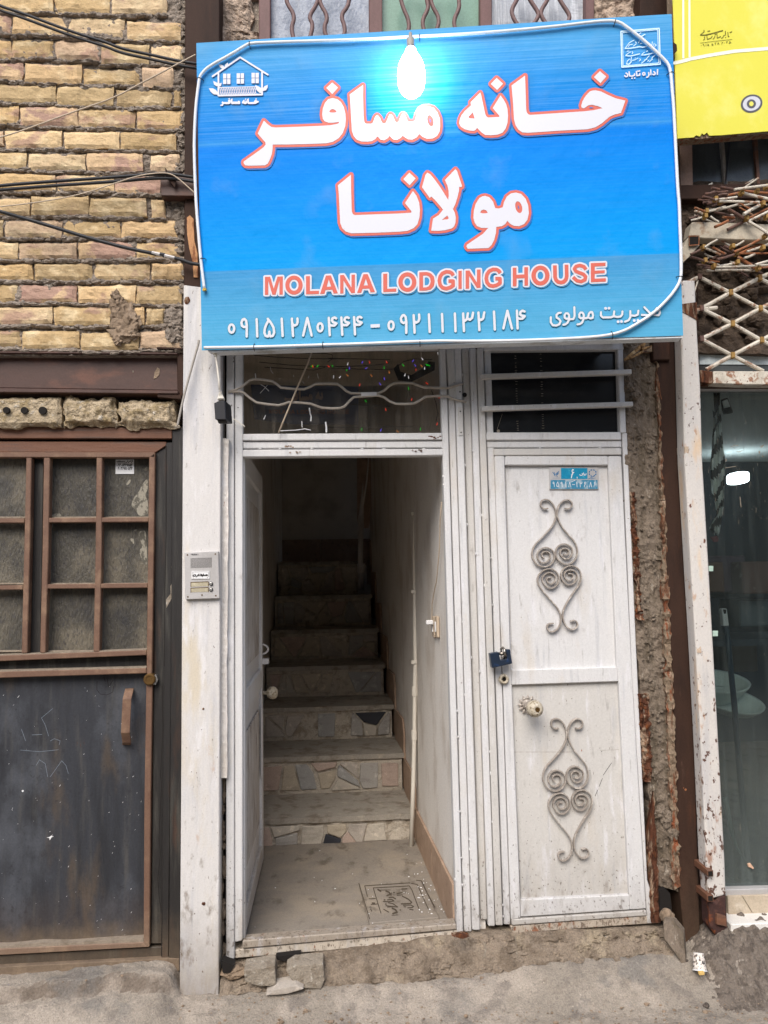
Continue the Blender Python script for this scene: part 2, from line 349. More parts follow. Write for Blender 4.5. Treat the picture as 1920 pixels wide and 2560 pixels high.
# ------------------------------------------------------------------ mesh builder
class G:
    def __init__(s):
        s.v = []; s.f = []; s.mi = []; s.cur = 0
    def add(s, vs, fs):
        b = len(s.v)
        s.v += [Vector(q) for q in vs]
        for f in fs:
            s.f.append(tuple(b+i for i in f)); s.mi.append(s.cur)
        return s
    def box(s, x0, x1, y0, y1, z0, z1):
        vs = [(x, y, z) for z in (z0, z1) for y in (y0, y1) for x in (x0, x1)]
        return s.add(vs, [(0, 2, 3, 1), (4, 5, 7, 6), (0, 1, 5, 4), (1, 3, 7, 5), (3, 2, 6, 7), (2, 0, 4, 6)])
    def prism(s, front, back):
        n = len(front)
        s.add(list(front)+list(back), [tuple(range(n)), tuple(range(2*n-1, n-1, -1))] +
              [(i, n+i, n+(i+1) % n, (i+1) % n) for i in range(n)])
        return s
    def px(s, pts, Y0, Y1):
        """outline seen in the photograph at depth Y0, solid straight back to depth Y1"""
        fr = [at(x, y, Y0) for x, y in pts]
        return s.prism(fr, [Vector((q.x, Y1, q.z)) for q in fr])
    def pl(s, pts, plane, o0, o1):
        fr = [plane.at(x, y, o0) for x, y in pts]
        return s.prism(fr, [q + plane.n*(o1-o0) for q in fr])
    def tube(s, path, r, n=8, closed=False, flat=None):
        path = [Vector(p) for p in path]
        m = len(path)
        rs = r if isinstance(r, (list, tuple)) else [r]*m
        rings = []
        prev = None
        for i, p in enumerate(path):
            if closed: t = path[(i+1) % m]-path[i-1]
            else: t = path[min(i+1, m-1)]-path[max(i-1, 0)]
            if t.length < 1e-9: t = Vector((0, 0, 1))
            t.normalize()
            if prev is None:
                a = Vector((0, 1, 0)) if abs(t.y) < 0.9 else Vector((1, 0, 0))
            else: a = prev
            a = (a - t*a.dot(t))
            if a.length < 1e-6: a = t.orthogonal()
            a.normalize(); prev = a
            b = t.cross(a)
            ring = []
            for k in range(n):
                th = 2*math.pi*k/n
                if flat: # rectangular bar: flat=(half width in a, half width in b)
                    sx, sy = [(1, 1), (-1, 1), (-1, -1), (1, -1)][k]
                    ring.append(p + a*(sx*flat[0]) + b*(sy*flat[1]))
                else:
                    ring.append(p + (a*math.cos(th)+b*math.sin(th))*rs[i])
            rings.append(ring)
        vs = [q for ring in rings for q in ring]
        fs = []
        for i in range(m if closed else m-1):
            j = (i+1) % m
            for k in range(n):
                fs.append((i*n+k, i*n+(k+1) % n, j*n+(k+1) % n, j*n+k))
        if not closed:
            fs.append(tuple(range(n-1, -1, -1))); fs.append(tuple((m-1)*n+k for k in range(n)))
        return s.add(vs, fs)
    def bar(s, path, wa, wb):
        return s.tube(path, 1, 4, flat=(wa, wb))
    def lathe(s, prof, c, axis, n=20):
        """prof: (along axis, radius)"""
        c = Vector(c); ax = Vector(axis).normalized(); a = ax.orthogonal().normalized(); b = ax.cross(a)
        vs = []; fs = []
        for (h, r) in prof:
            for k in range(n):
                th = 2*math.pi*k/n
                vs.append(c + ax*h + (a*math.cos(th)+b*math.sin(th))*r)
        for i in range(len(prof)-1):
            for k in range(n):
                fs.append((i*n+k, i*n+(k+1) % n, (i+1)*n+(k+1) % n, (i+1)*n+k))
        fs.append(tuple(range(n-1, -1, -1))); fs.append(tuple((len(prof)-1)*n+k for k in range(n)))
        return s.add(vs, fs)
    def blob(s, c, rx, ry, rz, amp=0.25, sc=3.0, seed=0.0, sub=2):
        bm = bmesh.new(); bmesh.ops.create_icosphere(bm, subdivisions=sub, radius=1.0)
        c = Vector(c); vs = []
        for v in bm.verts:
            k = 1 + amp*noise.noise(v.co*sc*0.6 + Vector((seed*7.1, seed*3.3, seed)))
            vs.append(c + Vector((v.co.x*rx*k, v.co.y*ry*k, v.co.z*rz*k)))
        fs = [tuple(q.index for q in f.verts) for f in bm.faces]
        bm.free()
        return s.add(vs, fs)
    def build(s, name, m, parent=None, bev=0.0, seg=1, smooth_=False, org=None, recalc=True):
        vs = s.v
        if parent is not None:
            o0 = ORG[parent.name]
        elif org is not None:
            o0 = Vector(org)
        else:
            mn = Vector((min(v.x for v in vs), min(v.y for v in vs), min(v.z for v in vs)))
            mx = Vector((max(v.x for v in vs), max(v.y for v in vs), max(v.z for v in vs)))
            o0 = Vector(((mn.x+mx.x)/2, (mn.y+mx.y)/2, mn.z))
        me = bpy.data.meshes.new(name)
        me.from_pydata([v-o0 for v in vs], [], s.f)
        mats = m if isinstance(m, (list, tuple)) else [m]
        for q in mats: me.materials.append(q)
        if len(mats) > 1:
            me.polygons.foreach_set('material_index', s.mi)
        if bev or recalc:
            bm = bmesh.new(); bm.from_mesh(me)
            if recalc: bmesh.ops.recalc_face_normals(bm, faces=bm.faces)
            if bev:
                ed = [e for e in bm.edges if len(e.link_faces) == 2 and e.calc_face_angle(0) > 0.6]
                bmesh.ops.bevel(bm, geom=ed, offset=bev, segments=seg, affect='EDGES', clamp_overlap=True, profile=0.6)
            bm.to_mesh(me); bm.free()
        if smooth_:
            me.polygons.foreach_set('use_smooth', [True]*len(me.polygons))
        ob = bpy.data.objects.new(name, me)
        COL.objects.link(ob)
        if parent is not None:
            ob.parent = parent
            ORG[ob.name] = o0.copy()
        else:
            ob.location = o0
            ORG[ob.name] = o0.copy()
        return ob

ORG = {}
def thing(name, label, cat, loc, group=None):
    o = bpy.data.objects.new(name, None)
    COL.objects.link(o)
    o.empty_display_size = 0.05
    o.location = loc
    ORG[o.name] = Vector(loc)
    o['label'] = label; o['category'] = cat
    if group: o['group'] = group
    return o

def tag(o, label, cat, group=None):
    o['label'] = label; o['category'] = cat
    if group: o['group'] = group
    return o

def struct(o, kind='structure'):
    o['kind'] = kind
    return o

def base_of(px, py, Y):
    return at(px, py, Y)

def rough(quad, Y, nx, nz, amp, sc, depth=0.05, seed=0.0, amp2=0.0, sc2=60, edge=0.0, g=None):
    """displaced rough patch filling a 4-corner photo outline (tl,tr,br,bl) at depth Y"""
    g = g or G()
    tl, tr, br, bl = [at(x, y, Y) for x, y in quad]
    b = len(g.v)
    vs = []
    for j in range(nz+1):
        v = j/nz
        for i in range(nx+1):
            u = i/nx
            p = (tl*(1-u)+tr*u)*(1-v)+(bl*(1-u)+br*u)*v
            q = (p.x+seed, p.y, p.z)
            d = amp*fbm(q, sc) + (amp2*fbm(q, sc2, 3) if amp2 else 0)
            e = min(u, 1-u)
            if edge: d -= edge*(1-smooth(0, 0.12, e))
            jx = 0.9*amp*fbm((q[0]+5, q[1], q[2]), sc*1.3, 3) if i in (0, nx) else 0
            vs.append(Vector((p.x+jx, p.y-d, p.z)))
    fs = []
    W = nx+1
    for j in range(nz):
        for i in range(nx):
            fs.append((j*W+i, j*W+i+1, (j+1)*W+i+1, (j+1)*W+i))
    # closed back
    ring = [i for i in range(W)] + [j*W+nx for j in range(1, nz+1)] + [nz*W+i for i in range(nx-1, -1, -1)] + [j*W for j in range(nz-1, 0, -1)]
    n0 = len(vs)
    for r_ in ring:
        q = vs[r_]; vs.append(Vector((q.x, Y+depth, q.z)))
    k = len(ring)
    for i in range(k):
        fs.append((ring[i], ring[(i+1) % k], n0+(i+1) % k, n0+i))
    return g.add(vs, fs)

# ---- flat print: union of outlines and strokes, laid on a plane
def disc(c, r, n=10):
    return [(c[0]+r*math.cos(2*math.pi*k/n), c[1]+r*math.sin(2*math.pi*k/n)) for k in range(n)]

def ell(c, rx, ry, n=24, rot=0.0):
    o = []
    for k in range(n):
        a = 2*math.pi*k/n
        x, y = rx*math.cos(a), ry*math.sin(a)
        o.append((c[0]+x*math.cos(rot)-y*math.sin(rot), c[1]+x*math.sin(rot)+y*math.cos(rot)))
    return o

def stroke(path, wd, n=8, cap=True):
    out = []
    r = wd/2.0
    for i in range(len(path)-1):
        a, b = path[i], path[i+1]
        dx, dy = b[0]-a[0], b[1]-a[1]
        L = math.hypot(dx, dy)
        if L < 1e-6: continue
        nx, ny = -dy/L*r, dx/L*r
        out.append([(a[0]+nx, a[1]+ny), (b[0]+nx, b[1]+ny), (b[0]-nx, b[1]-ny), (a[0]-nx, a[1]-ny)])
    for i, p in enumerate(path):
        if cap or 0 < i < len(path)-1:
            out.append(disc(p, r, n))
    return out

def grow(polys, r, n=8):
    out = list(polys)
    for p in polys:
        out += stroke(list(p)+[p[0]], 2*r, n)
    return out

def chaikin(p, it=1, closed=True):
    for _ in range(it):
        q = []
        n = len(p)
        for i in range(n if closed else n-1):
            a, b = p[i], p[(i+1) % n]
            q += [(a[0]*.75+b[0]*.25, a[1]*.75+b[1]*.25), (a[0]*.25+b[0]*.75, a[1]*.25+b[1]*.75)]
        p = q if closed else [p[0]]+q+[p[-1]]
    return p

def area(p):
    return 0.5*sum(p[i][0]*p[(i+1) % len(p)][1]-p[(i+1) % len(p)][0]*p[i][1] for i in range(len(p)))

def ink(name, addp, subp, plane, off, m, parent, g=None, split=False):
    vs, fs = [], []
    for p in list(addp)+list(subp):
        if abs(area(p)) < 1e-4: continue
        q = [(x, -y) for x, y in p]
        if area(q) < 0: q.reverse()
        b = len(vs)
        vs += [Vector(t) for t in q]
        fs.append(list(range(b, b+len(q))))
    na = sum(1 for p in addp if abs(area(p)) >= 1e-4)
    ov, oe, of, _, _, ofi = delaunay_2d_cdt(vs, [], fs, 0, 1e-5, True)
    keep = []
    for f, ids in zip(of, ofi):
        if any(i < na for i in ids) and not any(i >= na for i in ids):
            keep.append(tuple(f))
    # connected groups of faces = separate marks
    par = list(range(len(ov)))
    def root(i):
        while par[i] != i:
            par[i] = par[par[i]]; i = par[i]
        return i
    for f in keep:
        for i in f[1:]: par[root(i)] = root(f[0])
    groups = {}
    for f in keep: groups.setdefault(root(f[0]), []).append(f)
    if split:
        o = None
        for fs_ in groups.values():
            used = sorted({i for f in fs_ for i in f}); mp = {i: k for k, i in enumerate(used)}
            o = G().add([plane.at(ov[i].x, -ov[i].y, off) for i in used], [tuple(mp[i] for i in f) for f in fs_]).build(name, m, parent, recalc=False)
        return o
    g = G()
    used = sorted({i for f in keep for i in f}); mp = {i: k for k, i in enumerate(used)}
    g.add([plane.at(ov[i].x, -ov[i].y, off) for i in used], [tuple(mp[i] for i in f) for f in keep])
    o = g.build(name, m, parent, recalc=False)
    if len(groups) > 1: o['kind'] = 'stuff'
    return o

# ================================================================== LARGE STRUCTURE
# ---- ground
def hedge(x):
    pts = [(-6, .10), (-1.1, .105), (-0.56, .128), (-0.50, .09), (-0.38, .085), (-0.15, .10), (.43, .103), (.70, .126), (1.14, .150), (1.26, .142), (1.36, .19), (1.5, .20), (6, .20)]
    for (a, za), (b, zb) in zip(pts, pts[1:]):
        if a <= x <= b: return za+(zb-za)*(x-a)/(b-a)
    return pts[0][1] if x < -6 else pts[-1][1]

def ground_z(x, y):
    h = 0.05 + (hedge(x)-0.05)*smooth(-0.26, -0.075, y)
    near = smooth(-1.2, -0.5, y)
    h += near*(0.007*fbm((x, y, 0), 5) + 0.006*fbm((x, y, 3), 24, 5) + .003*fbm((x, y, 5), 70, 3))
    if x < -0.50:   # eroded mud ledge under the dark door
        e = -0.085 + 0.022*fbm((x, 0, 1), 9)
        h += 0.050*smooth(e-0.007, e+0.007, y)*smooth(-0.50, -0.54, x)
    if x > 1.15:    # loose dark soil heaped by the white post
        h += smooth(1.15, 1.35, x)*smooth(-0.40, -0.10, y)*0.014*fbm((x, y, 8), 22, 4)
    return h

def span(a, b, n): return [a+(b-a)*i/n for i in range(n)]
xs = [-60, -30, -15, -8, -5, -3.5, -2.6, -2.0] + span(-1.5, 2.1, 300) + [2.1, 2.5, 3.2, 4.5, 6, 10, 18, 35, 60]
ys = [-60, -30, -15, -9, -6, -4, -3, -2.2, -1.6, -1.2, -.9] + span(-0.7, 0.12, 110) + [0.12, 1.0, 2.0]
g = G()
W_ = len(xs)
g.add([(x, y, ground_z(x, y) if y > -1.3 else 0.05) for y in ys for x in xs],
      [(j*W_+i, j*W_+i+1, (j+1)*W_+i+1, (j+1)*W_+i) for j in range(len(ys)-1) for i in range(W_-1)])
ground = struct(g.build('ground', M['street'], smooth_=True, recalc=False))

# ---- entrance hall: floor, walls, ceiling
FZ = 0.200
hall_floor = struct(G().add([at(560, 2380, .02), at(1150, 2345, .02), (0.50, 1.1, FZ), (-0.42, 1.1, FZ)], [(0, 1, 2, 3)]).build('hall_floor', M['hallfloor'], recalc=False))
for v in hall_floor.data.vertices:
    v.co.z = FZ - hall_floor.location.z - (0.008 if v.co.y + hall_floor.location.y < .5 else 0)

rx0, rx1 = 0.447, 0.352       # right hall wall runs slightly inwards
def rwx(Y): return rx0+(rx1-rx0)*Y/3.6
t = thing('hall_wall', 'dingy cream plaster wall right of the staircase behind the open doorway', 'wall', (0.45, 1.8, 0.2))
G().prism([(rx0, .03, .15), (rx1, 3.6, .15), (rx1, 3.6, 3.6), (rx0, .03, 3.6)], [(rx0+.1, .03, .15), (rx1+.1, 3.6, .15), (rx1+.1, 3.6, 3.6), (rx0+.1, .03, 3.6)]).build('plaster', M['hallwall'], t)
t2 = thing('hall_wall', 'shadowy plaster wall left of the staircase behind the open door leaf', 'wall', (-0.45, 1.8, 0.2))
G().box(-.52, -.41, .06, 5.0, .1, 3.6).build('plaster', M['hallwall'], t2)
t3 = thing('hall_wall', 'dark plain end wall above the top stair landing', 'wall', (0, 4.3, 1.6))
G().box(-.6, 1.6, 4.25, 4.4, 1.0, 3.6).build('plaster', M['hallback'], t3)
tl = G().box(-.42, 1.0, 4.238, 4.249, 1.6, 1.86)
for i in range(3): G().box(-.42+i*.36, -.065+i*.36, 4.226, 4.248, 1.60, 1.84).build('skirting_tile', M['skirt'], t3, bev=.002)
t4 = thing('hall_ceiling', 'unlit plaster ceiling above the entrance hall', 'ceiling', (0, 2, 2.9))
G().box(-.415, .46, .10, 1.10, 2.47, 2.51).build('plaster', M['hallback'], t4)
G().box(-.415, .46, 1.10, 1.14, 2.47, 2.95).build('plaster', M['hallback'], t4)
G().box(-.6, .5, 1.14, 4.4, 2.95, 3.05).build('plaster', M['hallback'], t4)
G().box(.5, 1.6, .5, 3.45, 2.95, 3.05).build('plaster', M['hallback'], t4)  # stops short: added gap lets sky light onto the landing
# far right of the landing
t5 = thing('hall_wall', 'unlit wall beyond the right turn of the stair landing', 'wall', (1.4, 4, 1.6))
G().box(1.5, 1.6, 3.6, 4.3, 1.0, 3.0).build('plaster', M['hallback'], t5)
# stepped brown skirting against the right wall (pieces of the wall)
for k in range(7):
    Yk = 1.05+.4*k
    zb = [.326, .527, .721, .915, 1.123, 1.352, 1.618][k]
    x0_, x1_ = rwx(Yk)-.012, rwx(Yk+.40)-.012
    q = [(x0_, Yk-.02, zb-.19), (x1_, Yk+.385, zb-.19), (x1_, Yk+.385, zb+.17), (x0_, Yk+.05, zb+.17), (x0_, Yk-.02, zb+.11)]
    G().prism(q, [(x+.011, y, z) for x, y, z in q]).build('skirting_tile', M['skirt'], t, bev=.0015)
for (ya, yb, za, zb) in ((.05, .52, .36, .355), (.525, 1.02, .355, .35)):
    q = [(rwx(ya)-.012, ya, .195), (rwx(yb)-.012, yb, .195), (rwx(yb)-.012, yb, zb), (rwx(ya)-.012, ya, za)]
    G().prism(q, [(x+.011, y, z) for x, y, z in q]).build('skirting_tile', M['skirt'], t, bev=.0015)

# ---- staircase: every step has a riser, a tread and its paving stones
st = thing('staircase', 'steep cement staircase faced with broken stone leading up into the dark hall', 'stairs', (0, 1.05, FZ))
zs = [FZ-.02, .326, .527, .721, .915, 1.123, 1.352, 1.618]
rend = [.400, .388, .370, .352, .342, .320, .24]
def cells(x0, x1, z0, z1, n, rnd):
    P = [(x0+(x1-x0)*(i+.5+rnd.uniform(-.3, .3))/n, z0+(z1-z0)*rnd.choice((.25, .5, .75, .35))) for i in range(n)]
    P += [(x0+(x1-x0)*rnd.random(), z0+(z1-z0)*rnd.random()) for _ in range(n//2)]
    out = []
    for i, p in enumerate(P):
        poly = [(x0, z0), (x1, z0), (x1, z1), (x0, z1)]
        for j, q in enumerate(P):
            if i == j: continue
            mx, mz = (p[0]+q[0])/2, (p[1]+q[1])/2
            nx, nz = q[0]-p[0], q[1]-p[1]
            res = []
            for a, b in zip(poly, poly[1:]+poly[:1]):
                da = (a[0]-mx)*nx+(a[1]-mz)*nz; db = (b[0]-mx)*nx+(b[1]-mz)*nz
                if da <= 0: res.append(a)
                if da*db < 0:
                    tt = da/(da-db); res.append((a[0]+(b[0]-a[0])*tt, a[1]+(b[1]-a[1])*tt))
            poly = res
            if len(poly) < 3: break
        if len(poly) >= 3:
            cx = sum(a[0] for a in poly)/len(poly); cz = sum(a[1] for a in poly)/len(poly)
            k_ = rnd.uniform(.80, .95)
            out.append([(cx+(a[0]-cx)*k_+rnd.uniform(-.004, .004), cz+(a[1]-cz)*k_+rnd.uniform(-.003, .003)) for a in poly])
    return out
for k in range(7):
    Yk = 1.05+.4*k
    z0, z1 = zs[k], zs[k+1]
    xr = rend[k]
    rnd = random.Random(31+k*7)
    depth = .46 if k < 6 else .85
    step = G()
    # riser block with a worn, uneven face
    nx_, nz_ = 40, 8
    fv = []
    for j in range(nz_+1):
        for i in range(nx_+1):
            x = -.40+(xr+.40)*i/nx_; z = z0+(z1-.028-z0)*j/nz_
            fv.append((x, Yk-.006*fbm((x, k, z), 18)-.004*fbm((x, k, z), 60, 3), z))
    fs = [(j*(nx_+1)+i, j*(nx_+1)+i+1, (j+1)*(nx_+1)+i+1, (j+1)*(nx_+1)+i) for j in range(nz_) for i in range(nx_)]
    step.add(fv, fs)
    step.box(-.40, xr, Yk+.012, Yk+depth, z0-.02, z1-.029)
    so = step.build('step', M['riser'], st)
    # tread slab with a chipped nosing
    tr = G()
    nn = 46
    top, bot = [], []
    for i in range(nn+1):
        x = -.40+(xr+.012+.40)*i/nn
        e = .012*max(0, fbm((x*1.0, k*3, 0), 11))
        top.append((x, Yk-.022+e, z1-.002)); bot.append((x, Yk-.018+e*1.2, z1-.028))
    bt = [(x, Yk+depth, z1) for x, _, _ in top]; bb = [(x, Yk+depth, z1-.028) for x, _, _ in top]
    n1 = nn+1
    tr.add(top+bt+bot+bb, [(i, i+1, n1+i+1, n1+i) for i in range(nn)] + [(2*n1+i, 2*n1+i+1, i+1, i) for i in range(nn)] +
           [(2*n1+i, 3*n1+i, 3*n1+i+1, 2*n1+i+1) for i in range(nn)] + [(0, n1, 3*n1, 2*n1), (nn, 2*n1+nn, 3*n1+nn, n1+nn)])
    tr.build('tread', M['tread'], so)
    for c in cells(-.38, xr-.01, z0+.012, z1-.04, 7, rnd):
        if rnd.random() < (.10 if k else .3): continue
        yf = Yk-.009-rnd.random()*.005
        stone = G().prism([(x, yf, z) for x, z in c], [(x, Yk+.006, z) for x, z in c])
        stone.build('paving_stone', (STN[0] if rnd.random() < .10 else rnd.choice(STN[1:7])), so, bev=.003)

# ---- drain cover with cast lettering, set in the hall floor
dpl = Plane((0, 0, FZ+.006), (0, 0, 1))
zd = Zl(880, 2180, 7.541)
dc = thing('drain_cover', 'square cast drain cover with raised lettering set in the hall floor', 'drain cover', dpl.at(985, 2250))
dpb = Plane((0, 0, FZ+.001), (0, 0, 1))
G().pl(zd([(130, 215), (1290, 150), (1640, 850), (330, 960)]), dpl, 0.0, -.02).build('plate', M['hallfloor'], dc, bev=.002)
rim = []
for lp in ([(240, 260), (1080, 205), (1230, 235), (1440, 700)], [(400, 300), (1080, 262), (1130, 340), (1260, 690)], [(130, 215), (330, 880)], [(400, 300), (545, 775)], [(320, 505), (440, 500)], [(360, 612), (480, 602)],
           [(240, 260), (290, 460)], [(340, 660), (370, 740)], [(1215, 155), (1310, 165), (1400, 360), (1560, 660)]):
    rim += stroke(zd(lp), 2.2)
M['groove'] = mat('dirt_filled_groove', H('4a4136'), .95)
ink('rim_groove', rim, [], dpl, .0006, M['groove'], dc)
let = []
for lp, w_ in (([(490, 330), (540, 360)], 4), ([(540, 340), (720, 338)], 1.6), ([(640, 360), (700, 380), (720, 420), (660, 445)], 3.4), ([(740, 395), (735, 440)], 2.4), ([(700, 480), (770, 475), (820, 505)], 3), ([(590, 555), (690, 560), (790, 545), (750, 515), (670, 525)], 2.6),
               ([(640, 635), (860, 660), (770, 595), (690, 580)], 2.4), ([(670, 660), (860, 655)], 2), ([(600, 705), (690, 755)], 2.6), ([(760, 685), (820, 710), (850, 760), (770, 782)], 4), ([(750, 815), (870, 808)], 1.6),
               ([(940, 320), (1035, 315)], 3), ([(850, 405), (940, 390)], 3), ([(850, 438), (950, 430)], 2.2), ([(950, 455), (1060, 510), (1125, 570), (1100, 592), (930, 600)], 3), ([(970, 625), (1110, 622), (1160, 650), (1130, 672), (1050, 675)], 2.4), ([(980, 655), (1015, 657)], 2.4), ([(785, 385), (800, 387)], 3), ([(605, 525), (620, 526)], 3), ([(630, 605), (645, 606)], 3), ([(905, 715), (918, 716)], 3), ([(380, 585), (425, 585)], 3.2), ([(1090, 705), (1150, 712)], 2.4)):
    let += stroke(zd(lp), w_)
ink('lettering', let, [], dpl, .0009, M['groove'], dc)

# flakes of plaster and paint dropped on the hall floor
rnd = random.Random(5)
g = G()
for _ in range(100):
    px_, py_ = (rnd.gauss(1075, 38), rnd.gauss(2225, 45)) if rnd.random() < .75 else (rnd.uniform(620, 1100), rnd.uniform(2120, 2330))
    p = dpl.at(px_, py_)
    if p.x > rwx(max(0, p.y))-.02 or p.y < .06 or p.y > 1.0: continue
    s_ = rnd.uniform(.0012, .0042); a = rnd.uniform(0, 6.3)
    dx, dy = math.cos(a), math.sin(a)
    z_ = FZ+.0085
    g.prism([(p.x-dx*s_, p.y-dy*s_, z_), (p.x+dy*s_*.4, p.y-dx*s_*.4, z_+.001), (p.x+dx*s_, p.y+dy*s_, z_), (p.x-dy*s_*.4, p.y+dx*s_*.4, z_+.001)],
            [(p.x-dx*s_, p.y-dy*s_, z_-.002), (p.x+dy*s_*.4, p.y-dx*s_*.4, z_-.002), (p.x+dx*s_, p.y+dy*s_, z_-.002), (p.x-dy*s_*.4, p.y+dx*s_*.4, z_-.002)])
o = tag(g.build('paint_flakes', M['plasticwhite']), 'scattered white paint flakes on the grey hall floor beside the drain cover', 'debris'); o['kind'] = 'stuff'

# ---- masonry behind the gate, the columns and the signs
mw = thing('masonry_wall', 'rough brown masonry of the house front seen in gaps behind the door frame', 'wall', (0, .2, 0))
G().box(-5, -.415, .12, .30, 0, 5.2).build('masonry', M['backwall'], mw)
G().box(-.415, 1.62, .10, .30, 2.52, 5.2).build('masonry', M['backwall'], mw)
G().box(.555, 1.40, .10, .30, 0, 2.52).build('masonry', M['backwall'], mw)
G().box(1.62, 4.5, .55, .75, 2.4, 5.2).build('masonry', M['backwall'], mw)
G().box(-.415, -.36, .08, .12, .1, 2.52).build('masonry', M['void'], mw)
# building bulk (roof side) keeps sky out, except an added gap lighting the landing
G().box(-5, .5, .32, 5.2, 3.62, 3.75).build('floor_slab', M['backwall'], mw)
G().box(.5, 4.5, .32, 3.45, 3.62, 3.75).build('floor_slab', M['backwall'], mw)
G().box(1.3, 4.5, 3.45, 5.2, 3.62, 3.75).build('floor_slab', M['backwall'], mw)
G().box(-5, -.55, .32, 5.2, 0, 3.6).build('masonry', M['backwall'], mw)
G().box(1.62, 1.72, .8, 5.2, 2.3, 3.6).build('masonry', M['backwall'], mw)
G().box(-.6, 4.5, 4.45, 5.2, 0, 3.6).build('masonry', M['backwall'], mw)

# ---- the far side of the alley, seen only as a reflection in the panes
ow = struct(G().box(-14, 14, -9.6, -9.2, -.2, 5.0).build('opposite_wall', mat('opposite_plaster', H('b8aa97'), .9, layers=[(H('7c6d5c'), (1.2, 1.2, .8), .45, .65, .8)])))
for i in range(7):
    G().box(-12.4+i*4, -11.0+i*4, -9.24, -9.16, 1.6, 3.2).build('window_shutter', M['rustbrown'], ow, bev=.01)
# ================================================================== BRICK WALL
bcols = ['c8aa80', 'ccb188', 'b99e74', 'd0b690', 'c0a275', 'b09872', 'c4a98c', 'bca37a']
bmats = []
for i, c in enumerate(bcols):
    bmats.append(mat('brick_%s' % 'abcdefgh'[i], H(c), 0.9, rand=.16, layers=[
        (H('a48473'), (5.5, 5.5, 9), 0.54, 0.62, 0.8), (H('dcc7a0'), (11, 11, 16), 0.5, 0.66, 0.7),
        (H('9a8458'), (7, 7, 10), 0.60, 0.72, 0.6), (H('86694f'), (50, 50, 90), 0.64, 0.72, 0.6)],
        bump=[((50, 50, 110), 0.55, 0.008), ((200, 200, 200), 0.5, 0.003)]))
bpink = mat('brick_fired_pink', H('a98a79'), 0.9, rand=.1, layers=[(H('c8ac86'), (8, 8, 10), 0.48, 0.56, 0.9), (H('8d6a60'), (14, 14, 20), 0.52, 0.7, 0.7)],
            bump=[((50, 50, 110), 0.55, 0.008), ((200, 200, 200), 0.5, 0.003)])
z1_, z2_ = Zl(0, 0, 3.16), Zl(0, 650, 3.19)
ROWS = [
 (z1_, [(-20, 418, -60, 92), (430, 868, -60, 98), (880, 1320, -50, 104), (-480, -30, -60, 90)]),
 (z1_, [(-380, 82, 105, 260, 1), (90, 525, 116, 266), (540, 985, 135, 290), (995, 1425, 166, 313)]),
 (z1_, [(-370, 85, 308, 455), (92, 420, 310, 450), (430, 780, 308, 470), (795, 1175, 340, 497), (1190, 1445, 355, 498)]),
 (z1_, [(-280, 180, 492, 628, 1), (188, 645, 500, 650), (652, 1100, 535, 668), (1118, 1370, 525, 682)]),
 (z1_, [(-30, 438, 668, 803), (445, 898, 680, 828), (915, 1355, 705, 838), (1362, 1430, 710, 835), (-490, -40, 660, 800)]),
 (z1_, [(-310, 145, 825, 975), (150, 608, 842, 990, 1), (615, 1068, 855, 1003), (1078, 1445, 870, 1014)]),
 (z1_, [(-440, 22, 1025, 1145), (32, 487, 1026, 1165), (497, 945, 1032, 1168), (952, 1395, 1045, 1180)]),
 (z1_, [(-250, 207, 1200, 1322), (217, 675, 1210, 1340), (680, 1125, 1206, 1350, 1), (1183, 1415, 1215, 1342)]),
 (z1_, [(-20, 435, 1370, 1503), (442, 893, 1380, 1508), (903, 1265, 1395, 1525, 1), (-480, -30, 1365, 1500)]),
 (z1_, [(-230, 232, 1565, 1698), (240, 693, 1545, 1692), (700, 1155, 1560, 1705), (1190, 1305, 1570, 1715)]),
 (z1_, [(-440, 22, 1733, 1870), (30, 485, 1735, 1870), (493, 948, 1742, 1868), (955, 1408, 1742, 1870)]),
 (z1_, [(-330, 137, 1912, 2040), (145, 605, 1912, 2042), (612, 1062, 1905, 2040, 1), (1072, 1430, 1908, 2034)]),
 (z1_, [(-200, 257, 2085, 2205), (265, 725, 2080, 2210), (733, 1185, 2073, 2210), (1195, 1445, 2076, 2205)]),
 (z2_, [(-330, 137, 190, 335), (145, 610, 200, 332, 1), (615, 1078, 200, 338), (1085, 1450, 205, 346)]),
 (z2_, [(-45, 415, 370, 505), (425, 878, 372, 515), (888, 1148, 374, 512), (1160, 1310, 376, 510), (-500, -55, 370, 500)]),
 (z2_, [(-300, 162, 562, 690), (172, 632, 562, 705), (640, 1105, 576, 716), (1112, 1445, 562, 702)]),
]
bw = thing('brick_wall', 'rough yellow brick wall with thick grey mortar left of the blue sign', 'wall', at(200, 880, -.03))
BY = -.03
rnd = random.Random(11)
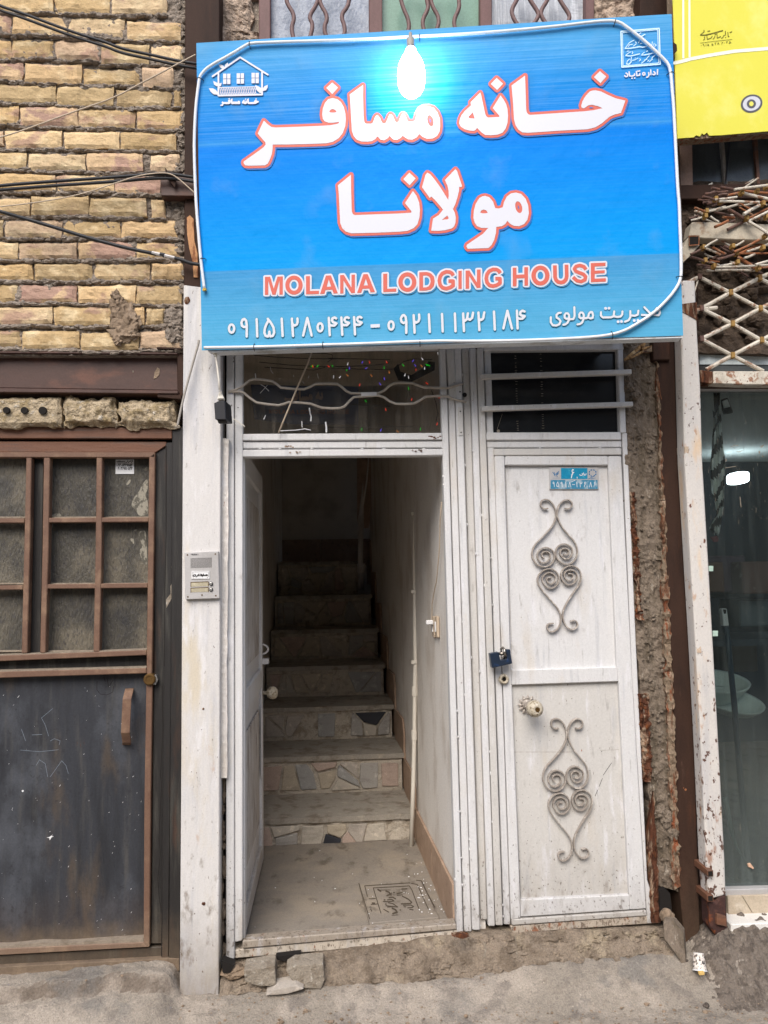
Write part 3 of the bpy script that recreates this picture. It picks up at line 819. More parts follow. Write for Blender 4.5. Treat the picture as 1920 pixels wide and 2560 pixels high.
def brick_mesh(quad, Y, dy, seed, m, par, name='brick', n=(14, 5), amp=.0048, rad=.006):
    """rounded irregular brick; quad tl,tr,br,bl in photo px"""
    tl, tr, br, bl = [at(x, y, Y) for x, y in quad]
    g = G(); nx, nz = n
    vs = []
    for j in range(nz+1):
        v = j/nz
        for i in range(nx+1):
            u = i/nx
            p = (tl*(1-u)+tr*u)*(1-v)+(bl*(1-u)+br*u)*v
            ed = min(min(u, 1-u)*(tr-tl).length, min(v, 1-v)*(tl-bl).length)
            e = smooth(0, rad, ed)
            d = amp*fbm((p.x+seed, p.y, p.z), 22) + amp*.5*fbm((p.x+seed, p.y, p.z), 70, 3) - (1-e)*rad*1.1
            sx = rad*.7*fbm((p.x*1.0+9, seed, p.z), 26, 3)*(1-e)
            sz = rad*.7*fbm((p.x+3, seed+5, p.z), 26, 3)*(1-e)
            vs.append(Vector((p.x+sx, p.y-d, p.z+sz)))
    W = nx+1
    fs = [(j*W+i, j*W+i+1, (j+1)*W+i+1, (j+1)*W+i) for j in range(nz) for i in range(nx)]
    ring = list(range(W)) + [j*W+nx for j in range(1, nz+1)] + [nz*W+i for i in range(nx-1, -1, -1)] + [j*W for j in range(nz-1, 0, -1)]
    n0 = len(vs); k = len(ring)
    for r_ in ring: vs.append(Vector((vs[r_].x, Y+dy, vs[r_].z)))
    for i in range(k): fs.append((ring[i], ring[(i+1) % k], n0+(i+1) % k, n0+i))
    g.add(vs, fs)
    return g.build(name, m, par, smooth_=False)
for ri, (zf, bl) in enumerate(ROWS):
    for b in bl:
        x0, x1, y0, y1 = b[:4]
        sl = .018*(1-ri/9.0)*(x1-x0)       # course slope in the picture
        q = zf([(x0+rnd.uniform(0, 5), y0-sl*.5+rnd.uniform(-3, 3)), (x1-rnd.uniform(0, 5), y0+sl*.5+rnd.uniform(-3, 3)),
                (x1-rnd.uniform(0, 9), y1+sl*.5+rnd.uniform(-4, 3)), (x0+rnd.uniform(0, 7), y1-sl*.5+rnd.uniform(-4, 3))])
        m = bpink if len(b) > 4 else rnd.choice(bmats)
        brick_mesh(q, BY+rnd.uniform(-.006, .006), .09, rnd.uniform(0, 50), m, bw)
# mortar: deep-set bed, with lumps squeezed out
g = rough([(-170, -40), (463, -20), (463, 890), (-170, 890)], -.0175, 240, 360, .009, 16, depth=.1, amp2=.006, sc2=60)
mo = g.build('mortar', M['mortar'], bw, smooth_=False)
# squeezed lumps along the beds
g = G()
for ri, (zf, bl) in enumerate(ROWS):
    xs_ = [b[0] for b in bl if b[0] > -450]
    for b in bl:
        if b[0] < -420: continue
        n = max(2, int((b[1]-b[0])/26))
        for i in range(n):
            if rnd.random() < .12: continue
            px_, py_ = zf([(b[0]+(b[1]-b[0])*(i+rnd.random())/n, b[3]+rnd.uniform(14, 30))])[0]
            c = at(px_, py_, BY+.003+rnd.uniform(0, .010))
            g.blob(c, rnd.uniform(.010, .028), rnd.uniform(.006, .014), rnd.uniform(.0045, .0095), .5, 3.5, rnd.random()*20, 2)
for i in range(90):   # ragged mortar against the steel column
    px_ = rnd.uniform(440, 466); py_ = rnd.uniform(-10, 870)
    c = at(px_, py_, BY+.012)
    g.blob(c, rnd.uniform(.008, .018), rnd.uniform(.008, .016), rnd.uniform(.008, .02), .6, 3.5, rnd.random()*20, 2)
o = g.build('mortar_lumps', M['mortar'], bw); o['kind'] = 'stuff'
# splash of mud-mortar thrown across three courses
g = G()
for (x, y, rx_, rz_) in ((925, 290, 40, 45), (940, 360, 60, 70), (985, 430, 95, 90), (1000, 510, 100, 90), (990, 590, 95, 75), (945, 640, 40, 40), (1060, 600, 50, 40), (1050, 480, 70, 60)):
    p_ = z2_([(x, y)])[0]
    c = at(p_[0], p_[1], BY-.008)
    g.blob(c, rx_/3.19*.00145, .016, rz_/3.19*.00145, .7, 4.0, x*.1, 3)
g.build('mortar_splash', M['mud'], bw)
g = G()
for (x, y, rx_, rz_) in ((1380, 440, 65, 60), (1400, 520, 55, 50), (1385, 600, 60, 60)):
    p_ = z2_([(x, y)])[0]
    g.blob(at(p_[0], p_[1], BY-.002), rx_/3.19*.00145, .014, rz_/3.19*.00145, .7, 4.0, x*.1, 3)
g.build('mortar_splash', M['mortar'], bw)
M['blockstone'] = mat('block_course_stone', H('b3a287'), 0.9, layers=[(H('93815f'), (25, 25, 25), 0.48, 0.64, 0.85), (H('c8c0b2'), (35, 35, 35), 0.58, 0.68, 0.85), (H('6b5a42'), (45, 45, 70), .60, .68, .8)], bump=[((70, 70, 70), 1.0, 0.016), ((25, 25, 25), .6, .02)])
# course of pale blocks above the dark door
blocks = [([(-330, 1098), (470, 1092), (478, 1325), (-330, 1325)], 'pale perforated block with round holes'),
          ([(478, 1120), (520, 1085), (600, 1078), (905, 1108), (930, 1140), (920, 1318), (880, 1332), (520, 1315), (475, 1270)], None),
          ([(925, 1140), (955, 1105), (1080, 1102), (1280, 1120), (1398, 1185), (1402, 1320), (1100, 1335), (960, 1330), (925, 1310)], None)]
for i, (pts, lab) in enumerate(blocks):
    if i == 0:
        xa, ya = z2_([(-330, 1098)])[0]; xb, yb = z2_([(474, 1325)])[0]
        quad = [(xa, ya), (xb, ya-2), (xb, yb), (xa, yb)]
        o = brick_mesh(quad, -.035, .11, 3.3, M['blockstone'], bw, 'block', (40, 16), .005, .012)
        o['label'] = lab
        for hx, hy, hr in ((48, 1196, 26), (192, 1198, 27), (338, 1198, 31)):
            p_ = z2_([(hx, hy)])[0]
            c = at(p_[0], p_[1], -.046)
            G().lathe([(0, hr/3.19*.00142), (.02, hr/3.19*.00142), (.02, .0001)], c, (0, 1, 0), 16).build('core_hole', M['darkhole'], o)
    else:
        c = [sum(q[0] for q in pts)/len(pts), sum(q[1] for q in pts)/len(pts)]
        x0 = min(q[0] for q in pts); x1 = max(q[0] for q in pts); y0 = min(q[1] for q in pts); y1 = max(q[1] for q in pts)
        quad = z2_([(x0+15, y0+12), (x1-20, y0+25), (x1-8, y1-6), (x0+8, y1-8)])
        brick_mesh(quad, -.036, .11, 5.1*i, M['blockstone'], bw, 'block', (34, 18), .010, .022)

# ================================================================== STEEL BEAM over the dark door
bt = thing('steel_beam', 'brown primed steel channel beam lying under the yellow bricks', 'beam', at(200, 985, -.03))
g = G()
zz = z2_([(-520, 742), (1415, 752), (1420, 1040), (-520, 1012)])
g.px(zz, .01, .03)
g.build('web', M['beam'], bt, bev=.002)
zz = z2_([(-520, 1012), (1420, 1040), (1420, 1066), (-520, 1050)])
g = G().px(zz, -.045, .02); g.build('bottom_flange', M['beam'], bt, bev=.002)
zz = z2_([(-520, 722), (1415, 736), (1415, 752), (-520, 738)])
g = G().px(zz, -.03, .02); g.build('top_flange', M['beam'], bt, bev=.002)
zz = z2_([(1412, 700), (1462, 700), (1462, 1100), (1418, 1100)])
G().px(zz, -.02, .03).build('end_plate', M['rustbrown'], bt, bev=.002)
zz = z2_([(1250, 692), (1455, 700), (1455, 714), (1250, 706)])
G().px(zz, -.04, .02).build('end_plate', M['rustbrown'], bt, bev=.001)
zz = z2_([(1255, 1070), (1445, 1074), (1445, 1110), (1255, 1092)])
G().px(zz, -.04, .04).build('end_plate', M['rustbrown'], bt, bev=.001)
p_ = z2_([(1225, 950), (1232, 895), (1255, 857), (1275, 870), (1270, 915), (1250, 938)])
G().px(p_, .008, .0095).build('mud_patch', M['mud'], bt)
p_ = z2_([(1055, 885), (1062, 880), (1066, 892), (1060, 900)])
G().px(p_, .008, .0095).build('mud_patch', M['greystone'], bt)

# ================================================================== STEEL COLUMN / white pillar
sc_ = thing('steel_column', 'square steel column, bare brown above and painted white below, left of doorway', 'column', at(500, 2476, -.055))
CY = -.055
G().px([(463, -60), (549, -60), (549, 300), (550, 735), (460, 717), (461, 400)], CY+.004, .10).build('bare_upper_section', M['rustbrown'], sc_, bev=.003)
G().px([(459, 712), (553, 724), (552, 1100), (549, 1950), (547, 2490), (449, 2490), (453, 1900), (457, 1070)], CY, .10).build('painted_lower_section', M['pillar'], sc_, bev=.003)
# flaking wood-coloured paint patch beside the sign
zz = z1_([(1475, 1720), (1500, 1700), (1530, 1730), (1535, 1900), (1560, 2000), (1565, 2190), (1530, 2190), (1520, 2060), (1495, 1960), (1478, 1850)])
G().px(zz, CY-.001, CY+.01).build('peeled_patch', mat('peeled_undercoat', H('b98a62'), .85, layers=[(H('7a4a30'), (50, 50, 12), .5, .62, .9), (H('d3b08c'), (40, 40, 10), .6, .7, .7)], bump=[((60, 60, 20), .8, .008)]), sc_)
c = z2_([(1492, 320)])[0]
G().blob(at(c[0], c[1], CY-.001), .010, .004, .014, .6, 4, 2.0, 2).build('rust_scab', M['rustbright'], sc_)
G().blob(at(508, 1692+80, CY-.001), .004, .002, .004, .5, 4, 2.0, 2).build('rust_scab', M['rustbright'], sc_)
G().blob(at(509, 2259, CY-.001), .007, .004, .005, .6, 4, 7.0, 2).build('rust_scab', M['rustbright'], sc_)
# strip of old plaster filling the gap between the column and the gate frame
pf = thing('plaster_strip', 'ragged white painted plaster strip filling the gap right of the white pillar', 'plaster', at(558, 1950, 0))
rough([(552, 1093), (571, 1098), (567, 1945), (549, 1945)], -.026, 8, 160, .003, 9, depth=.06, amp2=.002, sc2=60).build('plaster', white_paint('plaster_white', 'd8d2cb', .66, .4), pf)
g = G()
for i in range(14):
    g.blob(at(558+rnd.uniform(-4, 4), 1965+i*31+rnd.uniform(-14, 14), .02), rnd.uniform(.006, .012), .012, rnd.uniform(.010, .028), .8, 3, i*3.1, 2)
g.build('rubble_fill', M['mudcol'], pf)
G().px([(551, 880), (567, 880), (566, 1100), (553, 1095)], .05, .06).build('gap_backing', M['void'], pf)
G().px([(549, 1945), (568, 1945), (566, 2420), (547, 2420)], .05, .06).build('gap_backing', M['void'], pf)

# bracket welded to the column
br_ = thing('steel_bracket', 'short brown steel bracket with a bent spike welded beside the blue sign', 'bracket', at(440, 490, -.06))
G().px(z1_([(1268, 1398), (1535, 1390), (1535, 1548), (1272, 1545)]), -.075, -.03).build('bar', M['beam'], br_, bev=.002)
G().px(z1_([(1302, 1318), (1325, 1352), (1375, 1370), (1392, 1400), (1382, 1482), (1350, 1440), (1312, 1400)]), -.095, -.09).build('spike', M['rustbrown'], br_)

# ================================================================== DARK METAL DOOR (left)
z3_, z4_ = Zl(0, 1050, 2.765), Zl(0, 1650, 2.43)
dd = thing('metal_door', 'dark weathered metal door with copper brown bars and dusty panes', 'door', at(220, 2440, .03))
LX = -520
def pd(zf, pts, Y0, Y1, nm, m, bev=.002, par=None): return G().px(zf(pts), Y0, Y1).build(nm, m, par or dd, bev=bev)
pd(z3_, [(LX, 46), (1188, 50), (1188, 128), (LX, 126)], .0, .06, 'head_rail', M['rail_brown'])
jb = G().px([(430.5, 1068), (460, 1068), (459, 1400), (455, 1800), (449, 2430), (422, 2430), (427, 1700)], .0, .07)
jb.build('jamb', M['jamb'], dd, bev=.002)
# leaf: stile with groove, top rail, panel
st_ = G().px([(388, 1104), (431, 1104), (428, 1700), (421, 2398), (404, 2398), (404, 2360), (377, 2360), (384, 1690)], .02, .06)
st_.build('stile', M['jamb'], dd, bev=.003)
G().px([(414, 1108), (432, 1105), (428, 1700), (421, 2396), (404, 2396), (409, 1750)], .005, .02).build('stile_overlap', M['jamb'], dd, bev=.002)
pd(z3_, [(LX, 146), (1150, 150), (1150, 176), (1075, 224), (LX, 224)], .012, .05, 'top_rail', M['rail_brown'])
# panes (individually) behind the bars
cols = [(-480, -170), (-150, 180), (345, 668), (706, 1032)]
rows = [(258, 674), (708, 1132), (1164, 1600)]
for (xa, xb) in cols:
    for ri, (ya, yb) in enumerate(rows):
        sh = [0, -8, -18][ri]
        q = z3_([(xa+sh-6, ya-6), (xb+sh+6, ya-6), (xb+sh*1.2+4, yb+6), (xa+sh*1.3-6, yb+6)])
        G().px(q, .052, .056).build('pane', M['dirtyglass'], dd)
        G().px(z3_([(xa+sh-2, yb-5), (xb+sh+2, yb-7), (xb+sh+2, yb+6), (xa+sh-2, yb+6)]), .030, .053).build('dust_ledge', M['dustledge'], dd, bev=.001)
pd(z3_, [(216, 240), (302, 240), (280, 1610), (190, 1610)], .035, .06, 'centre_stile', M['jamb'])
# pale smears on the right panes
zsm = [[(905, 600), (920, 540), (960, 500), (985, 440), (1020, 400), (1026, 470), (1000, 520), (1024, 560), (1026, 660), (960, 668), (940, 620)],
       [(985, 330), (1026, 318), (1028, 345), (1000, 352)], [(870, 440), (900, 405), (905, 425), (880, 455)],
       [(950, 780), (985, 760), (1010, 770), (1015, 900), (1018, 1000), (1000, 1000), (975, 960), (960, 900), (990, 880)], [(895, 820), (925, 812), (930, 860), (915, 850)], [(920, 760), (950, 752), (945, 775)],
       [(360, 655), (400, 640), (425, 655), (420, 668), (350, 668)]]
smear = mat('pale_paint_smear', H('8f8a7d'), .8, layers=[(H('4b4840'), (70, 70, 50), .46, .58, .85)], bump=[((90, 90, 90), .5, .004)])
ink('paint_smear', [chaikin(z3_(p), 2) for p in zsm], [], YP(.0515), 0.0004, smear, dd)
# copper-brown bar grille
bars = [([(LX, 222), (1070, 222), (1070, 259), (LX, 258)], 0), ([(1030, 258), (1072, 222), (1066, 700), (1050, 1758), (1012, 1758), (1022, 1000)], 0), ([(667, 258), (706, 258), (703, 900), (687, 1604), (645, 1604), (660, 900)], .002),
        ([(302, 258), (345, 258), (335, 900), (313, 1612), (276, 1612), (292, 900)], .002), ([(181, 258), (218, 258), (206, 900), (188, 1612), (148, 1615), (166, 900)], .002),
        ([(335, 676), (1026, 673), (1026, 705), (335, 710)], .004), ([(320, 1136), (1020, 1126), (1020, 1161), (320, 1168)], .004),
        ([(LX, 678), (170, 680), (168, 712), (LX, 712)], .004), ([(LX, 1150), (160, 1142), (158, 1174), (LX, 1182)], .004),
        ([(LX, 1648), (1012, 1590), (1012, 1626), (LX, 1690)], 0), ([(LX, 1752), (1012, 1713), (1012, 1752), (LX, 1800)], -.004)]
for pts, dy in bars:
    q = z3_(pts)
    G().px(q, .0+dy, .034).build('bar', M['grille'], dd, bev=.0025)
G().px(z3_([(LX, 1640), (1012, 1583), (1012, 1592), (LX, 1650)]), .004, .05).build('dust_ledge', M['dustledge'], dd)
G().px(z3_([(LX, 1744), (1012, 1706), (1012, 1714), (LX, 1753)]), -.002, .05).build('dust_ledge', M['dustledge'], dd)
pd(z3_, [(LX, 1690), (1012, 1626), (1012, 1712), (LX, 1752)], .040, .06, 'sunk_rail', M['jamb'])
# lower sheet
pan = pd(z4_, [(-460, 90), (890, 70), (885, 1720), (-460, 1790)], .036, .06, 'panel', M['darksteel'], 0)
pd(z4_, [(888, 150), (926, 150), (915, 900), (908, 1745), (872, 1720), (876, 900)], .004, .040, 'trim_bar', M['grille'], .0025)
pd(z4_, [(-460, 1775), (872, 1715), (908, 1745), (-460, 1820)], .004, .040, 'trim_bar', M['grille'], .0025)
G().px(z4_([(-460, 1745), (60, 1738), (250, 1718), (420, 1720), (640, 1704), (872, 1690), (872, 1716), (-460, 1776)]), .008, .036).build('dust_ledge', M['dustledge'], dd)
pd(z4_, [(-460, 1822), (985, 1742), (985, 1805), (-460, 1878)], .016, .06, 'bottom_rail', M['jamb'])
pd(z4_, [(-460, 1890), (1030, 1812), (1090, 1815), (1090, 1890), (-460, 1975)], -.004, .06, 'sill', mat('dusty_sill', H('5b4c3f'), .9, layers=[(H('7d6b58'), (12, 12, 12), .45, .65, .8), (H('8d7c68'), (10, 10, 10), .1, .32, .8, 'zlow')], bump=[((50, 50, 50), .5, .006)]))
# cracked seam down the stile
seam = stroke(z4_([(985, 160), (990, 420), (975, 700), (982, 760), (965, 1080), (975, 1180), (958, 1330), (970, 1470), (985, 1540), (980, 1800)]), 1.6) + stroke(z3_([(1150, 180), (1150, 700), (1140, 1200), (1135, 1700)]), 1.4)
ink('seam', seam, [], YP(.0048), .0004, M['darkhole'], dd)
flk = [z3_(p) for p in ([(1185, 1010), (1195, 1000), (1193, 1220), (1150, 1300), (1148, 1240), (1180, 1200), (1178, 1150), (1190, 1120)],)]
ink('paint_flake', flk, [], YP(.0047), .0006, M['greystone'], dd)
# handle, lock
hp = z4_([(786, 176), (772, 236), (762, 440), (768, 512)])
path = [at(hp[0][0], hp[0][1], .034), at(hp[0][0]-1, hp[0][1]+6, .005), at(hp[1][0], hp[1][1], -.022), at(hp[2][0], hp[2][1], -.022), at(hp[3][0]+1, hp[3][1]-6, .004), at(hp[3][0], hp[3][1], .034)]
gg = G(); gg.bar(path, .0145, .0028)
gg.build('handle', M['grille'], dd, bev=.001)
c = z4_([(908, 118)])[0]
lk = G().lathe([(.03, .021), (0, .021), (-.004, .017), (-.004, .012), (-.002, .011), (-.002, .0001)], at(c[0], c[1], -.006), (0, 1, 0), 20).build('lock', M['brass'], dd, smooth_=False)
gg = G().px(z4_([(925, 95), (948, 88), (958, 120), (945, 150), (925, 148)]), .0, .03).build('lock_plate', M['steel'], dd)
# chalk and pencil scribbles
sc1 = []
for lp in ([(590, 130), (588, 180), (610, 208), (650, 212), (685, 195), (690, 160)], [(630, 105), (640, 130)], [(650, 110), (660, 165), (685, 125)]):
    sc1 += stroke(z4_(lp), 1.0)
ink('pencil_scribble', sc1, [], YP(.036), .0005, M['darkhole'], dd)
sc1 = []
for lp in ([(320, 295), (252, 352), (275, 395), (295, 462)], [(125, 547), (240, 557), (355, 545)], [(305, 492), (330, 478), (365, 490), (360, 515)], [(220, 640), (240, 606), (275, 630), (290, 710)], [(305, 710), (375, 612), (400, 640), (415, 690)], [(130, 420), (155, 490)], [(195, 455), (255, 452)]):
    sc1 += stroke(z4_(lp), .8)
ink('chalk_scribble', sc1, [], YP(.036), .0005, mat('chalk_blue_grey', H('7d8792'), .9), dd)
g = G(); rnd = random.Random(3); pl_ = YP(.036)
sp = []
for _ in range(80):
    x, y = rnd.uniform(0, 860), rnd.uniform(120, 1700)
    L = rnd.expovariate(1/4.0)+1.0; a = -.9+rnd.gauss(0, .15)
    sp += stroke(z4_([(x, y), (x+L*math.cos(a), y+L*math.sin(a))]), rnd.uniform(.35, .9), 5)
sp += [z4_(p) for p in ([(282, 1078), (300, 1075), (312, 1066), (322, 1070), (310, 1082), (302, 1095), (300, 1082)], [(130, 795), (140, 788), (146, 796), (137, 803)])]
o = ink('paint_specks', sp, [], pl_, .0005, M['plasticwhite'], dd); o['kind'] = 'stuff'
# paper sticker with phone numbers
zs_ = Zl(280, 1140, 23.7)
stk = tag(G().px(zs_([(215, 215), (1298, 210), (1305, 1060), (205, 1062)]), .0485, .0515).build('paper_sticker', M['plasticwhite']), 'small white paper sticker with two phone numbers on the top right pane', 'sticker')
def digit(d, x, y, w_, h_):
    """persian figures as strokes in a w x h box whose top left is x,y"""
    P = {'0': [[(.5, .62), (.6, .7), (.5, .78), (.4, .7), (.5, .62)]], '1': [[(.42, 0), (.55, 1)]], '2': [[(.2, 0), (.32, 1)], [(.24, .32), (.5, .38), (.75, .28), (.8, .02)]],
         '3': [[(.15, 0), (.28, 1)], [(.2, .3), (.38, .36), (.5, .22), (.52, .06)], [(.5, .28), (.68, .34), (.85, .22), (.88, 0)]],
         '4': [[(.2, 0), (.32, 1)], [(.85, .06), (.6, .04), (.5, .16), (.62, .3), (.88, .28)], [(.62, .3), (.45, .4), (.25, .36)]],
         '5': [[(.5, 0), (.8, .45), (.88, .78), (.7, .98), (.5, .82), (.3, .98), (.12, .78), (.22, .4), (.5, 0)]], '6': [[(.75, .06), (.5, .02), (.35, .18), (.5, .36), (.8, .34)], [(.62, .38), (.35, .65), (.22, 1)]],
         '7': [[(.1, 0), (.5, 1), (.9, 0)]], '8': [[(.1, 1), (.5, 0), (.9, 1)]], '9': [[(.62, .36), (.35, .4), (.2, .22), (.35, .04), (.58, .08), (.66, .35), (.72, 1)]], '-': [[(.1, .5), (.9, .5)]], ' ': []}
    return [[(x+a*w_, y+b*h_) for a, b in s] for s in P[d]]
def digits(txt, x, y, w_, h_, gap, wd, zf, dy=0.0):
    out = []
    for i, d in enumerate(txt):
        for s_ in digit(d, x+i*(w_+gap), y+i*dy, w_, h_): out += stroke(zf(s_), wd, 6)
    return out
sk = digits('09305347853', 270, 455, 70, 150, 17, 1.15, zs_) + digits('09036750534', 270, 665, 70, 150, 17, 1.1, zs_)
for lp, w_ in (([(280, 325), (500, 325), (780, 318)], 1.6), ([(360, 285), (500, 285)], .8), ([(300, 405), (700, 405), (850, 385)], 1.0), ([(850, 390), (910, 330), (930, 270)], 1.5), ([(950, 400), (1030, 330), (1000, 290)], 1.5), ([(1080, 330), (1130, 270)], 1.8), ([(1150, 390), (1200, 330), (1200, 260)], 1.8)):
    sk += stroke(zs_(lp), w_)
ink('printed_text', sk, [], YP(.0485), .0004, M['darkhole'], stk)

# intercom on the pillar
zi = Zl(455, 1370, 15.8)
IY = CY-.016
ic = thing('intercom', 'grey aluminium door intercom with two call buttons on the white pillar', 'intercom', at(503, 1495, CY))
G().px(zi([(95, 178), (1440, 130), (1480, 1990), (130, 2032)]), IY, CY+.002).build('faceplate', M['alu'], ic, bev=.0015)
pi_ = YP(IY)
dots = []
for i in range(22):
    for j in range(12):
        x = 355+i*38.5; y = 415+j*33.5-i*1.3
        dots.append(disc(zi([(x, y)])[0], .85, 6))
ink('speaker_grille', dots, [], pi_, .0004, M['darkhole'], ic)
np_ = G().px(zi([(375, 915), (1090, 910), (1085, 1215), (372, 1222)]), IY-.003, IY).build('name_plate', M['plasticwhite'], ic, bev=.0006)
nt = []
for lp, w_ in (([(440, 1075), (450, 1110), (520, 1115), (545, 1080), (540, 1060)], 2.2), ([(470, 1050), (485, 1052)], 2), ([(510, 1048), (522, 1049)], 2), ([(555, 1145), (590, 1130), (600, 1095)], 2.2), ([(605, 1095), (660, 1095), (625, 1065), (665, 1035)], 2.2), ([(660, 1095), (760, 1095), (760, 1060)], 2.2),
               ([(700, 1045), (720, 1025), (740, 1045)], 1.6), ([(775, 1035), (785, 1095), (820, 1095), (822, 1060)], 2.2), ([(790, 1130), (805, 1130)], 2), ([(845, 1030), (850, 1098)], 2.4), ([(870, 1095), (905, 1095), (905, 1060)], 2.2), ([(905, 1095), (985, 1090), (1010, 1065), (950, 1052)], 2.4)):
    nt += stroke(zi(lp), w_)
ink('lettering', nt, [], YP(IY-.003), .0004, M['darkhole'], ic)
fr_ = stroke(zi([(430, 970), (420, 1100), (455, 1190)]), 1.2)+stroke(zi([(1050, 965), (1045, 1110), (990, 1190)]), 1.2)+stroke(zi([(400, 945), (1080, 940)]), 1.0)
ink('name_plate_border', fr_, [], YP(IY-.003), .0003, M['steel'], ic)
bt_ = []
for i, (sx, sy) in enumerate(((395, 240), )):
    zt = lambda pts: zi([(395+x*42*.95, 235+y*46) for x, y in pts])
    L_ = {'S': [[(1, 0), (0, .1), (0, .45), (1, .55), (1, .9), (0, 1)]], 'U': [[(0, 0), (0, 1), (1, 1), (1, 0)]], 'Z': [[(0, 0), (1, 0), (0, 1), (1, 1)]], 'K': [[(0, 0), (0, 1)], [(1, 0), (0, .5), (1, 1)]], 'I': [[(.5, 0), (.5, 1)]]}
    for j, ch in enumerate('SUZUKI'):
        for s_ in L_[ch]:
            bt_ += stroke(zt([(j*1.15+a*.85, b) for a, b in s_]), .8, 6)
bt_ += stroke(zi([(350, 270), (380, 240)]), 1)
ink('lettering', bt_, [], pi_, .0004, M['cable'], ic)
for i, (ya, yb) in enumerate(((1330, 1528), (1555, 1752))):
    G().px(zi([(350, ya+28), (1040, ya), (1042, yb-24), (352, yb)]), IY-.0008, IY).build('name_slot', mat('name_slot_cream_%s' % 'ab'[i], H('a89f88'), .4, layers=[(H('c9c0a5'), (30, 30, 30), .5, .7, .7)]), ic)
    ink('slot_rim', stroke(zi([(352, yb), (350, ya+28), (1040, ya), (1042, yb-24)]), 1.6), [], YP(IY-.0008), .0005, M['brass'], ic)
    c = zi([(1150, (ya+yb)/2-18)])[0]
    b_ = G().lathe([(0, .0066), (-.004, .0066), (-.004, .0052)], at(c[0], c[1], IY), (0, 1, 0), 18).build('button', M['darkhole'], ic)
    G().lathe([(-.002, .0052), (-.0052, .005), (-.0056, .004)], at(c[0], c[1], IY), (0, 1, 0), 18).build('button_cap', M['steel'], b_)
for (x, y) in ((215, 272), (1315, 238), (232, 1930), (1335, 1885), (790, 1858)):
    c = zi([(x, y)])[0]
    G().lathe([(0, .0028), (-.0012, .0025), (-.0012, .0001)], at(c[0], c[1], IY), (0, 1, 0), 10).build('screw', M['brass'], ic)

# ================================================================== WHITE STEEL GATE
gt = thing('white_gate', 'white painted steel double door frame with transoms and one closed leaf', 'door', at(900, 2360, 0))
W1, W2 = M['white'], M['white2']
TH = white_paint('threshold_paint_dirty', 'a99f92', .60, 1.1)
def frame(pts, Y0, Y1=.045, nm='frame_tube', m=None, bev=.003, par=None): return G().px(pts, Y0, Y1).build(nm, m or W1, par or gt, bev=bev)
TOPY = 858
def along(a, b, y): return a[0]+(b[0]-a[0])*(y-a[1])/(b[1]-a[1])
# left tubes
frame([(566, TOPY), (585, TOPY), (586, 2398), (565, 2400)], -.004)
frame([(587.5, TOPY), (607, TOPY), (606.5, 2352), (587.5, 2356)], .0)
# right-hand cluster of seven tubes
topx = [1098, 1116, 1134, 1153, 1173, 1191, 1209, 1227.5]
botx = [1141, 1159, 1180, 1201, 1220, 1239, 1259, 1278]
dys = [.0, .006, -.003, .016, .004, -.002, .008]
for i in range(7):
    gp = 1.1
    yb = [2352, 2330, 2326, 2300, 2316, 2314, 2312][i]
    t_ = (yb-870)/(2318-870.0)
    xa, xb = topx[i]+gp, topx[i+1]-gp
    xc, xd = topx[i]+(botx[i]-topx[i])*t_+gp, topx[i+1]+(botx[i+1]-topx[i+1])*t_-gp
    frame([(xa, 870), (xb, 870), (xd, yb), (xc, yb)], dys[i], m=W2 if i in (3, 5) else W1)
frame([(1116, 872), (1134, 872), (1142, 1000), (1124, 1000)], -.006, .004, 'cover_plate', W2)
# left lintel tubes and transom frame
frame([(607, 858), (1098, 858), (1098, 873), (607, 869)], .002)
frame([(607, 1084.5), (1105, 1082), (1106, 1099.5), (607, 1101.5)], -.003)
frame([(607, 1104), (1107, 1102), (1108, 1119.5), (607, 1121.5)], .006)
frame([(607, 1124), (1108, 1122), (1108.5, 1138.5), (607, 1142.5)], .0)
# threshold tubes (sagging to the left)
frame([(606, 2352), (1141, 2310), (1142, 2324), (606, 2372)], .0, .05, 'threshold_tube', TH)
zt2 = Zl(550, 1700, 2.37)
frame(zt2([(85, 1600), (860, 1530), (1250, 1500), (1440, 1476), (1440, 1498), (1255, 1540), (640, 1605), (40, 1655), (40, 1615)]), .008, .06, 'threshold_tube', white_paint('threshold_paint_rusty', 'cfc4b4', .60, .5))
# right window frame
frame([(1209, 860), (1560, 855), (1560, 874), (1209, 877)], .0)
frame([(1544, 873), (1558, 873), (1566, 1082), (1551, 1082)], .0)
frame([(1216, 1081), (1553, 1080), (1554, 1099.5), (1217, 1100.5)], -.003)
frame([(1217, 1103), (1554, 1101.5), (1554, 1118.5), (1218, 1119.5)], .006)
frame([(1234, 1121.5), (1554, 1120), (1554.5, 1137), (1235, 1139)], .0, m=W2)
frame([(1555.5, 1082), (1568, 1082), (1590, 1600), (1619, 2200), (1652, 2307), (1618, 2310), (1617, 2270), (1580, 1674)], .004, .05, 'frame_tube', W1)
z5_ = Zl(1150, 1730, 2.155)
frame(z5_([(270, 1262), (1040, 1205), (1080, 1215), (1085, 1246), (800, 1265), (285, 1303)]), .006, .06, 'threshold_tube', white_paint('threshold_paint_flaked', 'b9ac9c', .56, .5))
